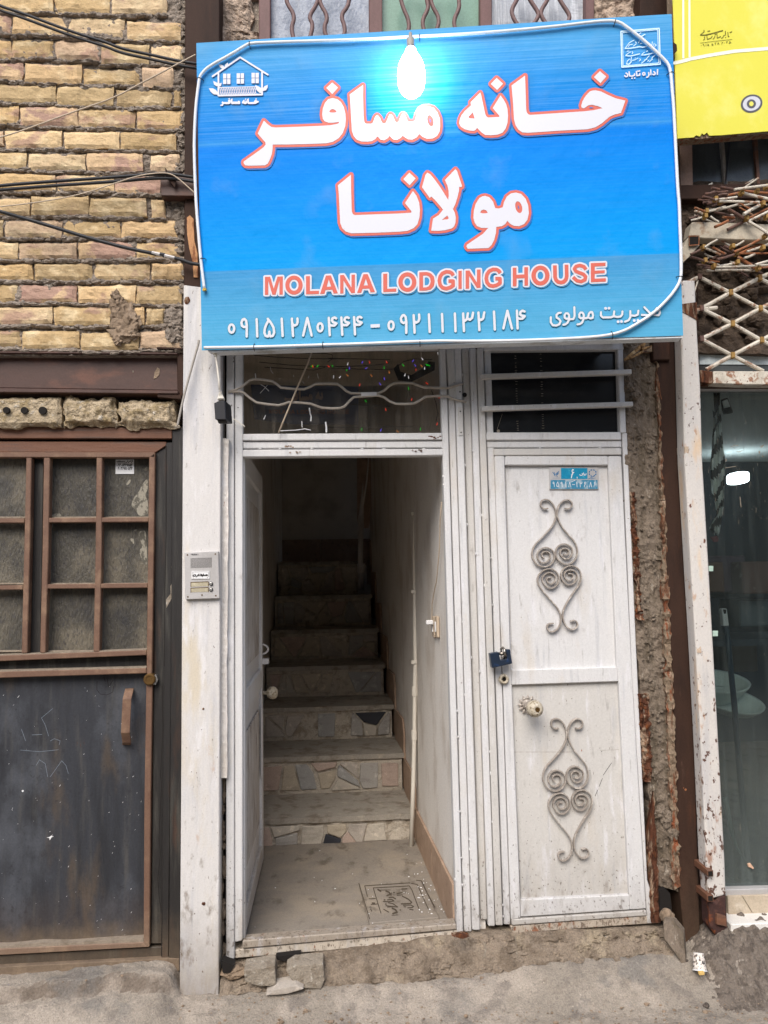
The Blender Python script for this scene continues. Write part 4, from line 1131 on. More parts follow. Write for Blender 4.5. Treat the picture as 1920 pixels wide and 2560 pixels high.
# weld beads in the joints
g = G(); rnd = random.Random(4)
for i in range(7):
    for _ in range(5):
        t_ = rnd.random(); x = topx[i]+(botx[i]-topx[i])*t_; y = 870+1448*t_
        g.blob(at(x, y, .004), .003, .004, rnd.uniform(.004, .008), .4, 3, rnd.random()*9, 1)
for x in (650, 700, 780, 905, 960, 1060): g.blob(at(x, 1122+rnd.choice((0, -20)), .003), .008, .004, .003, .4, 3, x, 1)
for x in (1270, 1350, 1420, 1500): g.blob(at(x, 1120+rnd.choice((0, -20)), .003), .008, .004, .003, .4, 3, x, 1)
o = g.build('weld_beads', W1, gt, smooth_=True); o['kind'] = 'stuff'
# strike plate and bolt hole
zt1 = Zl(820, 860, 5.53)
zq = Zl(440, 820, 2.183)
spx = zq([(1540, 430), (1565, 430), (1568, 585), (1543, 588)])
sp_ = G().px(spx, -.007, 0).build('strike_plate', W2, gt, bev=.001)
ink('bolt_hole', [disc(zq([(1552, 455)])[0], 2, 8), disc(zq([(1556, 570)])[0], 2, 8), disc(zq([(1575, 365)])[0], 6, 12), disc(zq([(1550, 348)])[0], 2, 8), disc((584, 895), 1.6, 8), disc((584, 904), 1.6, 8), disc((579, 1013), 1.5, 8), disc((595, 1019), 1.6, 8),
                  ], [], YP(-.007), .0004, M['darkhole'], gt)
chips = []
rnd = random.Random(9)
for (cx, cy, n, sx, sy) in ((722, 1116, 9, 16, 4), (740, 1131, 5, 20, 3), (1035, 1128, 5, 14, 5), (1090, 1095, 5, 14, 3), (1085, 1091, 4, 10, 3)):
    for _ in range(n):
        x, y = rnd.gauss(cx, sx*.5), rnd.gauss(cy, sy*.5)
        chips.append(chaikin([(x+rnd.uniform(.8, 3.4)*math.cos(a)*1.6, y+rnd.uniform(.8, 2.4)*math.sin(a)) for a in [k*1.05 for k in range(6)]], 1))
ink('rust_chip', chips, [], YP(-.003), .0006, M['rustbright'], gt)

# transom glass, left
gl_l = glass('transom_glass', 'e4e1dc', .05, .03, '8d857a', .45, .8, .20)
tg = G().px([(604, 866), (1100, 870), (1106, 1086), (604, 1086)], .030, .033).build('transom_pane', gl_l, gt)
# drips and smears on the pane
dr = []
zg = Zl(560, 860, 5.53)
for lp, w_ in (([(432, 410), (440, 475)], 2.0), ([(1180, 890), (1190, 960), (1205, 1000), (1200, 1060)], 3.2), ([(1405, 1085), (1415, 1150), (1415, 1215)], 4), ([(1075, 1070), (1080, 1150)], 1.8), ([(780, 1200), (1000, 1190), (1120, 1172), (1195, 1190)], 1.8),
               ([(510, 560), (560, 590), (620, 650)], 1.4), ([(600, 570), (500, 680)], 1), ([(550, 1040), (575, 985)], 1.6), ([(960, 430), (965, 455)], 1), ([(1165, 470), (1175, 440)], 1), ([(1290, 410), (1305, 475)], 1), ([(1090, 520), (1105, 545)], 1), ([(640, 320), (650, 370), (680, 410)], .8), ([(1510, 440), (1515, 480)], 1)):
    dr += stroke(zg(lp), w_, 6)
ink('paint_drip', dr, [], YP(.030), .0006, M['plasticwhite'], gt)
# wavy double guard bar
rodm = mat('beige_rod_paint', H('aaa196'), .5, layers=[(H('8a8075'), (30, 30, 30), .5, .7, .7)])
gp_ = thing('guard_bar', 'wavy pair of thin beige rods guarding the transom above the doorway', 'guard bar', at(840, 990, -.01))
zq = Zl(440, 820, 2.183)
up_ = [(285, 345), (325, 337), (360, 320), (400, 287), (425, 280), (460, 281), (525, 291), (548, 305), (572, 325), (640, 333), (700, 334), (730, 322), (762, 305), (830, 303), (880, 305), (905, 322), (930, 345), (955, 356), (1040, 357), (1105, 356), (1135, 342), (1165, 315), (1192, 301), (1240, 299), (1290, 301), (1320, 313), (1350, 324), (1420, 327), (1485, 327), (1540, 310), (1570, 299)]
lo_ = [(285, 349), (345, 346), (370, 353), (400, 380), (440, 407), (500, 416), (560, 422), (590, 414), (615, 405), (680, 408), (735, 413), (765, 425), (795, 435), (850, 439), (895, 437), (920, 428), (945, 400), (970, 377), (1040, 372), (1105, 368), (1135, 378), (1165, 400), (1200, 414), (1250, 415), (1300, 412), (1330, 395), (1360, 376), (1420, 371), (1480, 372), (1530, 392), (1585, 400)]
for pth in (up_, lo_):
    q = [at(x, y, -.014) for x, y in zq(pth)]
    q[0].y = -.006; q[-1].y = -.006
    G().tube(q, .0046, 8).build('rod', rodm, gp_, smooth_=True)
G().bar([at(x, y, -.016) for x, y in zq([(1010, 363), (1095, 360)])], .004, .007).build('clamp', W1, gp_, bev=.001)
crd = tag(G().tube([at(x, y, -.024) for x, y in zq([(745, 118), (720, 190), (660, 330), (610, 450), (560, 572)])], .0032, 6).build('pull_cord', M['cablebeige'], smooth_=True), 'thin beige cord hanging diagonally across the transom pane from the sign', 'cord')

# right transom: black glass and two bars
G().px([(1226, 873), (1546, 873), (1553, 1083), (1232, 1083)], .028, .034).build('transom_pane', M['glassdark'], gt)
rv = []
zr = Zl(1120, 820, 2.765)
rnd = random.Random(8)
for cx in (465, 640):
    for k in range(34):
        y = 180+k*16+rnd.uniform(-3, 3)
        if rnd.random() < .75: rv += stroke(zr([(cx-rnd.uniform(3, 9)+k*.55, y), (cx+rnd.uniform(3, 9)+k*.55, y+rnd.uniform(-1, 1))]), .9, 5)
rv += stroke(zr([(340, 700), (360, 640), (375, 595)]), .8)+[disc(zr([(348, 712)])[0], 4, 10)]
ink('scratch_mark', rv, [], YP(.028), .0005, M['greystone'], gt)
for q in ([(228, 317), (1270, 283), (1272, 318), (234, 353)], [(228, 538), (1280, 507), (1282, 541), (236, 574)]):
    q = zr(q)
    G().px(q, -.03, -.008).build('guard_bar', W2, gt, bev=.004, seg=2)
    e = [q[0], (q[0][0]+4, q[0][1]), (q[3][0]+4, q[3][1]), q[3]]

# ---- closed right leaf
lf = G().px([(1262, 1160), (1524, 1160), (1546, 1672), (1278, 1678)], .020, .03).build('upper_panel', M['white'], gt)
lf2 = G().px([(1279, 1710), (1550, 1702), (1578, 2240), (1302, 2252)], .020, .03).build('lower_panel', M['white2'], gt)
z6_ = Zl(1150, 1130, 2.91)
frame([(1236, 1140), (1262, 1140), (1262, 1163), (1277.5, 1673), (1280, 1712), (1301, 2247), (1302, 2296), (1278, 2300), (1258, 1700)], .002, .035, 'leaf_stile')
frame([(1521, 1140), (1553.5, 1140), (1580, 1674), (1616, 2272), (1576, 2275), (1574, 2236), (1547, 1706), (1543, 1668), (1521, 1163)], .002, .035, 'leaf_stile')
frame([(1262.6, 1140), (1520.4, 1140), (1520.4, 1163), (1262.6, 1163)], .003, .035, 'leaf_rail')
frame([(1278.4, 1675), (1543, 1667), (1546.4, 1704), (1280, 1713)], .003, .035, 'leaf_rail')
frame([(1301.6, 2249), (1574, 2237), (1575.6, 2275), (1302.6, 2293)], .003, .035, 'leaf_rail')
frame([(1279, 2299), (1616, 2276), (1617, 2290), (1280, 2314)], .0, .035, 'leaf_rail', W2)
ink('seam', stroke(z6_([(330, 98), (380, 1570)]), 1.0)+stroke([(1286, 1880), (1430, 1880)], 1)+stroke([(1500, 1876), (1547, 1874)], .8), [], YP(.02), .0004, M['ornament'], gt)
sp = []
rnd = random.Random(14)
for _ in range(60):
    x = rnd.uniform(1290, 1560); y = rnd.choice((rnd.uniform(1720, 2240), rnd.gauss(2170, 50)))
    if x > 1550-(2240-y)*.04 or y > 2235: continue
    sp.append(disc((x, y), rnd.uniform(.3, 1.1), 6))
for a, b in (((1529, 1907), (1508, 1938)), ((1506, 1946), (1498, 1966)), ((1494, 1975), (1488, 1990))): sp += stroke([a, b], 1.1, 5)
ink('dark_specks', sp, [], YP(.02), .0005, M['darkhole'], gt)['kind'] = 'stuff'

# scroll ornaments
UL = [(640, 410), (605, 415), (583, 390), (590, 355), (620, 342), (655, 355), (685, 395), (699, 450), (690, 505), (655, 560), (600, 620), (545, 670), (520, 730), (528, 780), (560, 822), (610, 838), (655, 825), (685, 785), (688, 745), (670, 712), (630, 692), (590, 700), (562, 735), (562, 772), (580, 800), (610, 808), (645, 790), (658, 757), (645, 727), (612, 722), (590, 740), (597, 762), (613, 775)]
UR = [(760, 410), (795, 415), (816, 390), (810, 360), (780, 343), (745, 355), (714, 395), (703, 450), (714, 497), (745, 555), (790, 605), (835, 655), (853, 710), (850, 760), (825, 800), (788, 818), (745, 812), (707, 782), (692, 742), (700, 700), (732, 670), (770, 668), (808, 690), (820, 725), (805, 765), (775, 780), (745, 770), (724, 740), (732, 710), (757, 698), (782, 706), (793, 725), (785, 745), (765, 750), (752, 742)]
LLs = [(665, 912), (637, 910), (626, 930), (640, 955), (665, 960), (690, 945), (697, 915), (680, 887), (650, 874), (615, 887), (594, 920), (605, 960), (640, 990), (680, 990), (713, 957), (720, 915), (703, 872), (665, 847), (617, 852), (577, 882), (559, 930), (575, 977), (620, 1035), (680, 1100), (718, 1150), (735, 1200), (730, 1250), (708, 1290), (670, 1310), (640, 1300), (629, 1270), (645, 1247), (680, 1246)]
LRs = [(785, 885), (815, 886), (826, 907), (810, 930), (785, 935), (762, 920), (754, 890), (772, 862), (810, 855), (845, 875), (853, 910), (835, 950), (795, 970), (757, 955), (732, 915), (737, 867), (772, 832), (820, 824), (863, 850), (884, 900), (870, 960), (825, 1020), (780, 1090), (750, 1150), (743, 1200), (757, 1245), (780, 1278), (815, 1293), (848, 1280), (856, 1247), (835, 1222), (802, 1230)]
def ornament(mapf, seedy):
    o0 = None
    for k, s_ in enumerate((UL, UR, LLs, LRs)):
        q = [at(x, y, .009) for x, y in mapf(chaikin(s_, 1, False))]
        g = G(); g.bar(q, .0060, .0020)
        if o0 is None: o0 = g.build('scroll_ornament', M['ornament'], gt)
        else: g.build('scroll', M['ornament'], o0)
ornament(z6_, 0)
def low(pts):
    out = []
    for x, y in pts:
        X, Y = 1150+x/2.91, 1130+y/2.91
        t_ = (Y-1247.5)/332.0
        cx_u = 1390.5+13.5*t_; cx_l = 1417.0+15*t_
        out.append((cx_l+(X-cx_u)*1.0, 1795+(Y-1247.5)*1.075))
    return out
ornament(low, 1)

# knob with a petal rosette
kn = G()
c = (1319, 1762)
for k in range(12):
    a = 2*math.pi*k/12
    p0 = at(c[0]+8*math.cos(a), c[1]+8*math.sin(a), .018); p1 = at(c[0]+26*math.cos(a), c[1]+26*math.sin(a), .012)
    d = (p1-p0); n_ = Vector((0, -1, 0)); sd_ = d.cross(n_).normalized()*.0068
    kn.add([p0, p0+d*.6+sd_+n_*.004, p1, p0+d*.6-sd_+n_*.004, p0+d*.5+n_*.009], [(0, 1, 4), (1, 2, 4), (2, 3, 4), (3, 0, 4)])
kn.lathe([(0.02, .017), (.008, .017), (-.002, .012), (-.002, .001)], at(c[0], c[1], .0), (0, 1, 0), 16)
ro = kn.build('rosette', M['ornament'], gt)
kc = at(c[0]+8, c[1]+6, -.02)
KN = G().lathe([(.03, .010), (.0, .010), (-.008, .012), (-.016, .022), (-.028, .0285), (-.042, .030), (-.056, .026), (-.064, .018), (-.067, .009), (-.065, .0085), (-.065, .0001)], kc, (-.10, 1, -.02), 24)
kb = KN.build('knob', M['knob'], ro, smooth_=True)
G().lathe([(-.0655, .0085), (-.0685, .0080), (-.0685, .004), (-.066, .0035)], kc, (-.10, 1, -.02), 16).build('keyway', M['brass'], ro)
# torn key-hole collar
kh = G()
c = at(1259, 1697, .0)
for rr, yy in ((.0165, -.004), (.0135, -.012), (.0105, -.009)):
    path = [c+Vector((math.cos(2*math.pi*k/16)*rr*(1+.10*math.sin(5*k)), yy, math.sin(2*math.pi*k/16)*rr*(1+.08*math.cos(3*k)))) for k in range(16)]
    kh.tube(path, .0032, 6, True)
kho = kh.build('lock_collar', M['knob'], gt, smooth_=True)
G().lathe([(-.003, .0125), (.004, .0001)], c, (0, 1, 0), 14).build('lock_hole', M['darkhole'], gt)

# padlock
zk = Zl(1205, 1610, 16.59)
pk = thing('padlock', 'chunky blue black padlock hooked through the white door edge', 'padlock', at(1251, 1670, -.03))
front = zk([(330, 405), (700, 335), (760, 680), (1055, 630), (1000, 235), (1170, 225), (1255, 815), (420, 1005)])
G().px(front, -.052, -.022).build('body', M['padlock'], pk, bev=.002)
q = [at(x, y, -.037) for x, y in zk([(690, 400), (860, 395), (1020, 390)])]
G().tube(q, .0058, 10).build('shackle', M['chrome'], pk, smooth_=True)
q = [at(x, y, yy) for (x, y), yy in zip(zk([(790, 330), (800, 200), (870, 150), (930, 230), (960, 420), (930, 560), (850, 600)]), (.0, -.025, -.035, -.05, -.052, -.04, .0))]
G().tube(q, .0045, 8).build('hasp_ring', M['chrome'], pk, smooth_=True)

# enamel address plate
ap = thing('address_plate', 'small blue and white enamel house number plate on the white leaf', 'address plate', at(1434, 1222, .02))
za = Zl(1360, 1160, 11.06)
G().px(za([(150, 90), (1500, 95), (1510, 705), (155, 705)]), .014, .0195).build('plate', M['alu'], ap, bev=.001)
pa = YP(.014)
cy_ = mat('plate_cyan_enamel', H('1784a8'), .35, layers=[(H('4fa9c0'), (40, 40, 40), .55, .7, .6)])
cy2 = mat('plate_worn_blue', H('3a7f9e'), .4, layers=[(H('9fb3bd'), (60, 60, 40), .5, .62, .85), (H('1d7ba4'), (30, 30, 30), .55, .7, .6)])
ink('blue_field', [za([(470, 112), (1200, 112), (1205, 415), (475, 415)])], [], pa, .0004, cy_, ap)
ink('blue_field', [za([(185, 440), (1480, 440), (1485, 690), (180, 690)])], [], pa, .0004, cy2, ap)
ink('white_field', [za([(180, 112), (455, 112), (455, 395), (180, 395)]), za([(1215, 112), (1490, 112), (1490, 420), (1215, 420)])], [], pa, .0003, M['alu'], ap)
nm_ = []
for s_ in digit('6', 730, 150, 120, 235): nm_ += stroke(za(s_), 2.4)
for lp in ([(1165, 260), (1160, 300), (1120, 310), (1100, 260)], [(1090, 240), (1110, 310)], [(1070, 270), (1050, 315), (1000, 318), (990, 290)], [(1075, 275), (1050, 265)], [(915, 360), (918, 395)]):
    nm_ += stroke(za(lp), 1.7)
nm_ += digits('95918', 228, 490, 80, 140, 31, 1.25, za, 2) + digits('136', 870, 500, 80, 140, 31, 1.25, za) + digits('86', 1250, 500, 80, 140, 31, 1.25, za)
nm_ += stroke(za([(770, 480), (860, 455)]), 1.4)+stroke(za([(780, 570), (850, 570)]), 1.3)
ink('lettering', nm_, [], pa, .0009, M['plasticwhite'], ap)
em_ = []
for lp in ([(240, 225), (290, 300), (310, 340)], [(280, 230), (310, 300)], [(410, 205), (330, 270)], [(400, 240), (330, 300)], [(395, 270), (345, 320)], [(350, 345), (375, 350)]): em_ += stroke(za(lp), 1.5)
em_ += stroke(za([(240, 390), (430, 385)]), .6)
for k in range(8):
    a = 2*math.pi*k/8+.4
    em_.append(ell(za([(1345+95*math.cos(a), 250+90*math.sin(a))])[0], 2.6, 1.6, 8, a+1.57))
em_ += stroke(za([(1230, 410), (1340, 360), (1420, 290)]), 1.4)+stroke(za([(1300, 410), (1420, 385)]), 1.2)
ink('emblem', em_, [], pa, .0008, mat('plate_navy', H('2d6a96'), .5), ap)

# ---- open left leaf, swung into the hall at a right angle
ol = thing('open_door_leaf', 'white panelled steel door leaf swung open against the left of the hallway', 'door leaf', (-.30, .4, .23))
X0, X1 = -.332, -.300
def lb(y0, y1, z0, z1, nm, m=None, x0=X0, x1=X1, bev=.003, par=None): return G().box(x0, x1, y0, y1, z0, z1).build(nm, m or W1, par or ol, bev=bev)
lb(.02, .075, .222, 1.93, 'stile')
lb(.735, .80, .222, 1.945, 'stile')
lb(.076, .734, 1.86, 1.943, 'rail')
lb(.076, .734, .224, .30, 'rail', W2)
lb(.076, .734, .985, 1.065, 'rail')
op = lb(.076, .734, .30, .985, 'panel', M['white'], X0, X1-.014, 0)
op2 = lb(.076, .734, 1.065, 1.86, 'panel', M['white'], X0, X1-.014, 0)
woodp = mat('splintered_wood', H('b5afa8'), .85, layers=[(H('5b4b3d'), (60, 60, 6), .54, .62, .9), (H('c8c6c4'), (30, 30, 8), .50, .62, .8)], bump=[((60, 60, 8), .8, .01)])
G().box(X1-.014, X1-.006, .14, .66, 1.14, 1.78).build('worn_board', woodp, op2, bev=.002)
G().box(X1-.014, X1-.006, .14, .66, .42, .90).build('worn_board', woodp, op, bev=.002)
lb(.70, .735, .60, .90, 'edge_strip', W1, X1-.004, X1+.004)
# knob, latch, pull loop on the far stile
kc = Vector((X1, .772, .955))
k2 = G().lathe([(0, .009), (.018, .009), (.022, .016), (.032, .026), (.046, .029), (.060, .024), (.068, .012), (.068, .0001)], kc, (1, 0, 0), 22).build('knob', M['knob'], ol, smooth_=True)
G().box(X1, X1+.028, .750, .792, 1.085, 1.11).build('latch', W1, ol, bev=.002)
path = [Vector((X1-.005, .77, 1.16))+Vector((.030*math.sin(a)*1.5, 0, .034*(1-math.cos(a)))) for a in [i*math.pi/10 for i in range(11)]]
path = [Vector((X1-.003, .77, 1.13))+(p_-Vector((X1-.005, .77, 1.16)))*.62 for p_ in path]
G().tube(path, .0045, 8).build('pull_loop', W1, ol, smooth_=True)

# ---- hall pipe, switches, cord
pp_ = thing('conduit_pipe', 'long thin cream conduit pipe standing against the right hall wall', 'pipe', at(1029, 2125, .97))
q = [at(x, y, .95) for x, y in ((1034, 1105), (1036, 1170), (1037, 1285), (1037, 1480), (1038.5, 1655), (1037, 1725), (1036, 1830), (1033, 1960), (1028, 2122))]
G().tube(q, .0105, 10).build('pipe', M['cablewhite'], pp_, smooth_=True)
for (x, y) in ((1037, 1284), (1037, 1479), (1038, 1655)):
    p = at(x, y, .95); G().box(p.x-.02, p.x+.035, p.y-.016, p.y+.016, p.z-.008, p.z+.008).build('clip', M['cablewhite'], pp_, bev=.002)
for (x, y) in ((1036.5, 1728), (1035.5, 1838)):
    p = at(x, y, .95); G().tube([p-Vector((0, 0, .022)), p+Vector((0, 0, .022))], .0135, 10).build('socket', M['cablewhite'], pp_, smooth_=False)
pr = thing('stair_pipe', 'white drain pipe rising at the dark top of the stairs', 'pipe', at(905, 1475, 3.42))
q = [at(x, y, 3.42) for x, y in ((925, 1100), (917, 1200), (902, 1300), (901, 1400), (903, 1475))]
G().tube(q, .022, 10).build('pipe', M['hallwall'], pr, smooth_=True)
p = at(903, 1420, 3.42); G().tube([p-Vector((0, 0, .035)), p+Vector((0, 0, .035))], .034, 10).build('socket', M['hallwall'], pr)
G().px([(892, 1098), (932, 1098), (934, 1230), (922, 1320), (910, 1320), (908, 1200), (893, 1310)], 3.40, 3.405).build('torn_sheet', M['skirt'], pr)
ws = thing('wall_socket', 'cream double switch and socket plates on the right hall wall', 'wall socket', (rwx(.30), .3, .9))
for i, (ya, yb, zc) in enumerate(((.255, .315, 1.01), (.33, .39, 1.02))):
    p = at(1080 if i else 1093, 1568, ya)
    G().box(rwx(ya)-.012, rwx(ya)-.001, ya, yb, p.z-.042, p.z+.042).build('plate', M['cablebeige'], ws, bev=.003)
    G().box(rwx(ya)-.016, rwx(ya)-.012, ya+.018, yb-.018, p.z-.020, p.z+.020).build('rocker', M['plasticwhite'], ws, bev=.001)
cw = thing('plug_lead', 'thin lead with a white plug hanging on the right hall wall', 'lead', (rwx(.3)-.02, .3, 1.0))
q = [at(x, y, yy) for x, y, yy in ((1109, 1255, .08), (1106, 1300, .12), (1103, 1370, .15), (1098, 1410, .19), (1092, 1455, .24), (1078, 1480, .30), (1061, 1510, .36), (1058, 1540, .37), (1054, 1552, .38), (1064, 1558, .36), (1072, 1556, .34))]
q = [Vector((rwx(p.y)-.012, p.y, p.z)) for p in q]
G().tube(q, .0022, 6).build('wire', M['cablebeige'], cw, smooth_=True)
G().box(q[-1].x-.03, q[-1].x, q[-1].y-.012, q[-1].y+.012, q[-1].z-.009, q[-1].z+.009).build('plug', M['plasticwhite'], cw, bev=.003)

# ---- fairy lights behind the transom pane
fl = thing('fairy_lights', 'string of tiny coloured fairy lights glowing behind the transom pane', 'string lights', at(980, 1000, .07))
wires = [[(420, 155), (700, 180), (1100, 200), (1659, 205)], [(430, 100), (800, 120), (1400, 128), (1500, 150), (1500, 205), (1430, 250)], [(490, 250), (900, 290), (1300, 310), (1659, 308)], [(560, 320), (900, 340), (1250, 360), (1400, 320)]]
for lp in wires: G().tube([at(x, y, .075) for x, y in zg(lp)], .0016, 5).build('wire', M['cable'], fl)
for lp in ([(0, 195), (400, 205), (860, 215), (820, 270), (600, 295), (120, 315)], [(0, 330), (300, 340), (700, 352), (920, 345), (1050, 240), (1200, 205), (1440, 215)], [(0, 1150), (500, 1150), (1180, 1135)], [(0, 850), (300, 825), (560, 855), (860, 862)], [(1430, 640), (1490, 800), (1520, 960), (1490, 1080)]):
    G().tube([at(x, y, .075) for x, y in zt1(lp)], .0016, 5).build('wire', M['cable'], fl)
LED = {'green': ('10d028', [(65, 310), (255, 365), (775, 335), (1045, 300), (1370, 295), (1402, 300), (1115, 625), (530, 795), (465, 1190), (1278, 1185), (-230, 310), (-150, 312)]),
       'red': ('ff4630', [(15, 315), (575, 262), (815, 258), (435, 575), (1215, 362), (1375, 550), (1155, 775), (1540, 750), (800, 915), (1505, 1115), (-205, 318)]),
       'blue': ('6a55ff', [(295, 345), (470, 262), (520, 340), (780, 490), (725, 560), (1212, 305), (728, 1200), (1170, 240)]),
       'white': ('f2f4ff', [(270, 285), (1335, 345), (1060, 438), (1115, 470), (1310, 215), (75, 465), (160, 465), (1525, 145)]),
       'orange': ('ff9a40', [(1300, 310), (970, 1215), (605, 445), (275, 440), (848, 400)])}
for k, (hx, pts) in LED.items():
    m = mat('led_%s' % k, H(hx), .4, emit=H(hx), estr=.5 if k != 'orange' else .3, grain=0)
    for (x, y) in pts:
        p_ = zt1([(x, y)])[0]
        p = at(p_[0], p_[1], .07)
        G().lathe([(-.003, .0006), (-.001, .0019), (.002, .0019), (.005, .0012), (.010, .0011)], p, (random.uniform(-.5, .5), .3, random.uniform(.3, 1)), 8).build('bulb', m, fl)
tarp = tag(G().px(zt1([(905, 340), (970, 270), (1000, 380), (1150, 430), (1300, 340), (1390, 240), (1480, 250), (1475, 360), (1300, 450), (1150, 525), (970, 500)]), .11, .112).build('plastic_sheet', M['black']), 'crumpled dark plastic sheet behind the right end of the transom pane', 'sheet')
# reflection of a sign, painted as a dim lettered sheet behind the pane
ob = tag(G().px(zg([(370, 560), (900, 575), (1690, 585), (1860, 592), (1858, 1115), (1000, 1110), (560, 1060), (420, 1040)]), .20, .203).build('banner', mat('sign_reflection_navy', H('46557a'), .7, layers=[(H('36425f'), (9, 9, 9), .45, .7, .8)])), 'painted reflection of a sign, a navy sheet with dim red english lettering behind the transom pane', 'banner')  # this banner stands in for the sign's reflection in the pane

# ================================================================== MUD COLUMN right of the gate
mc = thing('mud_column', 'crumbling grey mud render strip between the white gate and brown column', 'plaster', at(1620, 2220, 0))
g = rough([(1546, 846), (1641, 846), (1663, 1400), (1571, 1400)], .010, 26, 120, .010, 14, depth=.10, amp2=.005, sc2=60)
g = rough([(1571, 1398), (1663, 1398), (1703, 2232), (1640, 2212)], .012, 26, 160, .010, 14, depth=.10, seed=3, amp2=.005, sc2=60, g=g)
g.build('render_coat', M['mudcol'], mc)
g = rough([(1576, 1230), (1588, 1230), (1606, 1550), (1594, 1550)], .000, 6, 70, .012, 40, depth=.03, amp2=.004)
rough([(1596, 1735), (1622, 1735), (1630, 1955), (1610, 1955)], .000, 8, 60, .010, 40, depth=.03, amp2=.004, g=g)
rough([(1620, 2100), (1634, 1980), (1653, 2306), (1630, 2306)], -.003, 5, 60, .006, 30, depth=.03, amp2=.003, g=g)
g.build('rusted_edge', M['rustbright'], mc)
g = G()
rough([(1640, 870), (1644, 865), (1661, 1250), (1652, 1250)], -.006, 5, 60, .009, 34, depth=.04, amp2=.004, g=g)
rough([(1652, 1250), (1662, 1250), (1684, 1750), (1667, 1750)], -.006, 5, 80, .010, 30, depth=.04, amp2=.004, g=g)
rough([(1668, 1750), (1685, 1750), (1701, 2215), (1684, 2225)], -.006, 5, 80, .010, 30, depth=.04, amp2=.004, g=g)
g.build('rusted_edge', M['brownedge'], mc)
g = G(); rnd = random.Random(21)
zc = Zl(1560, 840, 5.53)
for (x, y, rx_, rz_) in ((380, 1360, 75, 90), (360, 1500, 60, 100), (60, 720, 70, 60), (40, 620, 40, 50), (150, 850, 50, 40), (30, 110, 50, 60), (60, 400, 60, 60), (250, 1030, 30, 25)):
    p_ = zc([(x, y)])[0]
    g.blob(at(p_[0], p_[1], .002), rx_*.00027, .014, rz_*.00027, .6, 4, x*.3, 3)
for _ in range(150):
    y = rnd.uniform(870, 2200); t_ = (y-846)/1386.0
    x = rnd.uniform(1552+88*t_, 1636+60*t_)
    g.blob(at(x, y, .004), rnd.uniform(.003, .009), rnd.uniform(.003, .007), rnd.uniform(.003, .010), .6, 4, rnd.random()*30, 1)
for (x, y, a, b) in ((1667, 2046, .022, .03), (1682, 2085, .018, .022), (1650, 2030, .02, .02)):
    g.blob(at(x, y, .0), a, .014, b, .7, 4, x*.7, 3)
o = g.build('render_lumps', M['mudcol'], mc); o['kind'] = 'stuff'
rgs = stroke(zc([(130, 1100), (140, 1400), (155, 1720), (185, 2212)]), 1.3)+stroke(zc([(315, 240), (310, 460), (325, 900), (330, 1280)]), 1.2)+stroke([(1592, 1235), (1598, 1400), (1601, 1530), (1605, 1545)], 1.6)+stroke([(1617, 1700), (1612, 1760), (1622, 1800)], 1.5)
# splintered laths at the top
sp_ = thing('splintered_lath', 'splintered wooden lath end sticking out under the blue sign corner', 'wood', at(1590, 880, -.04))
sm = mat('raw_splintered_wood', H('a8865c'), .85, layers=[(H('5f4327'), (60, 20, 60), .46, .6, .9), (H('cbb48c'), (30, 30, 50), .58, .7, .7)], bump=[((80, 30, 80), .8, .008)])
for q in ([(20, 300), (200, 140), (245, 110), (230, 180), (60, 320), (30, 325)], [(60, 310), (250, 200), (270, 225), (80, 320)], [(240, 110), (300, 70), (300, 120), (270, 160), (390, 125), (380, 150), (250, 195)]):
    G().px(zc(q), -.045, -.025).build('splinter', sm, sp_, bev=.001)
G().px(zc([(250, 150), (430, 120), (435, 215), (260, 220)]), -.012, .02).build('board_end', M['brownedge'], sp_, bev=.001)

# ================================================================== BROWN STEEL COLUMN (right)
rc = thing('steel_column', 'dark brown steel column standing right of the mud strip', 'column', at(1735, 2360, .03))
G().px([(1634, 700), (1690, 700), (1716, 1400), (1732, 1730), (1752, 2380), (1714, 2372), (1699, 2217), (1684, 1730), (1658, 1240), (1640, 858)], -.004, .10).build('flange', M['rustbrown'], rc, bev=.003)
G().px([(1680, 700), (1745, 700), (1760, 1400), (1775, 1800), (1785, 2380), (1740, 2380), (1716, 1400)], .040, .10).build('web', M['rustbrown'], rc, bev=.002)
G().px([(1601, -60), (1672, -60), (1676, 900), (1634, 900), (1601, 300)], -.02, .10).build('upper_section', M['rustbrown'], rc, bev=.003)
pt = mat('ochre_patch', H('8a5a3a'), .9)
ink('ochre_patch', [chaikin(zc([(545, 270), (590, 258), (622, 290), (610, 325), (565, 350), (545, 310)]), 1)]+stroke(zc([(490, 690), (500, 800), (520, 870)]), 1.0)+[disc((1714, 1974), 3, 8), disc((1709, 2210-240), 1.5, 6)], [], YP(-.004), .0006, pt, rc)

# ================================================================== WHITE POST (right)
z7_ = Zl(1550, 650, 3.16)
wp = thing('white_post', 'rusting white painted steel post beside the shop window', 'post', at(1790, 2340, -.06))
postm = mat('post_white_paint_rusting', H('c8c3bd'), .45, layers=[(H('a9a8aa'), (16, 16, 2), .50, .72, .6), (H('8a5530'), (30, 30, 10), .60, .70, .7, 'zn', .2, 1.2), (H('4f2d1d'), (60, 60, 40), .60, .63, .95, 'zn', .2, 1.5), (H('d3b48d'), (12, 12, 3), .56, .72, .8),
        (H('5d3420'), (38, 38, 22), .66, .69, .95), (H('4a281a'), (75, 75, 50), .66, .69, .9), (H('a87a52'), (26, 26, 10), .60, .70, .7)],
        bump=[((30, 30, 8), .3, .006), ((120, 120, 90), .4, .003)], grain=.05)
px_l = [(1703, 700), (1704, 846), (1712, 1150), (1727, 1400), (1742, 1650), (1754, 1880), (1766, 2150), (1773, 2250)]
px_r = [(1738, 700), (1745, 846), (1752, 965), (1757, 1150), (1772, 1400), (1786, 1650), (1800, 1900), (1813, 2150), (1816, 2238)]
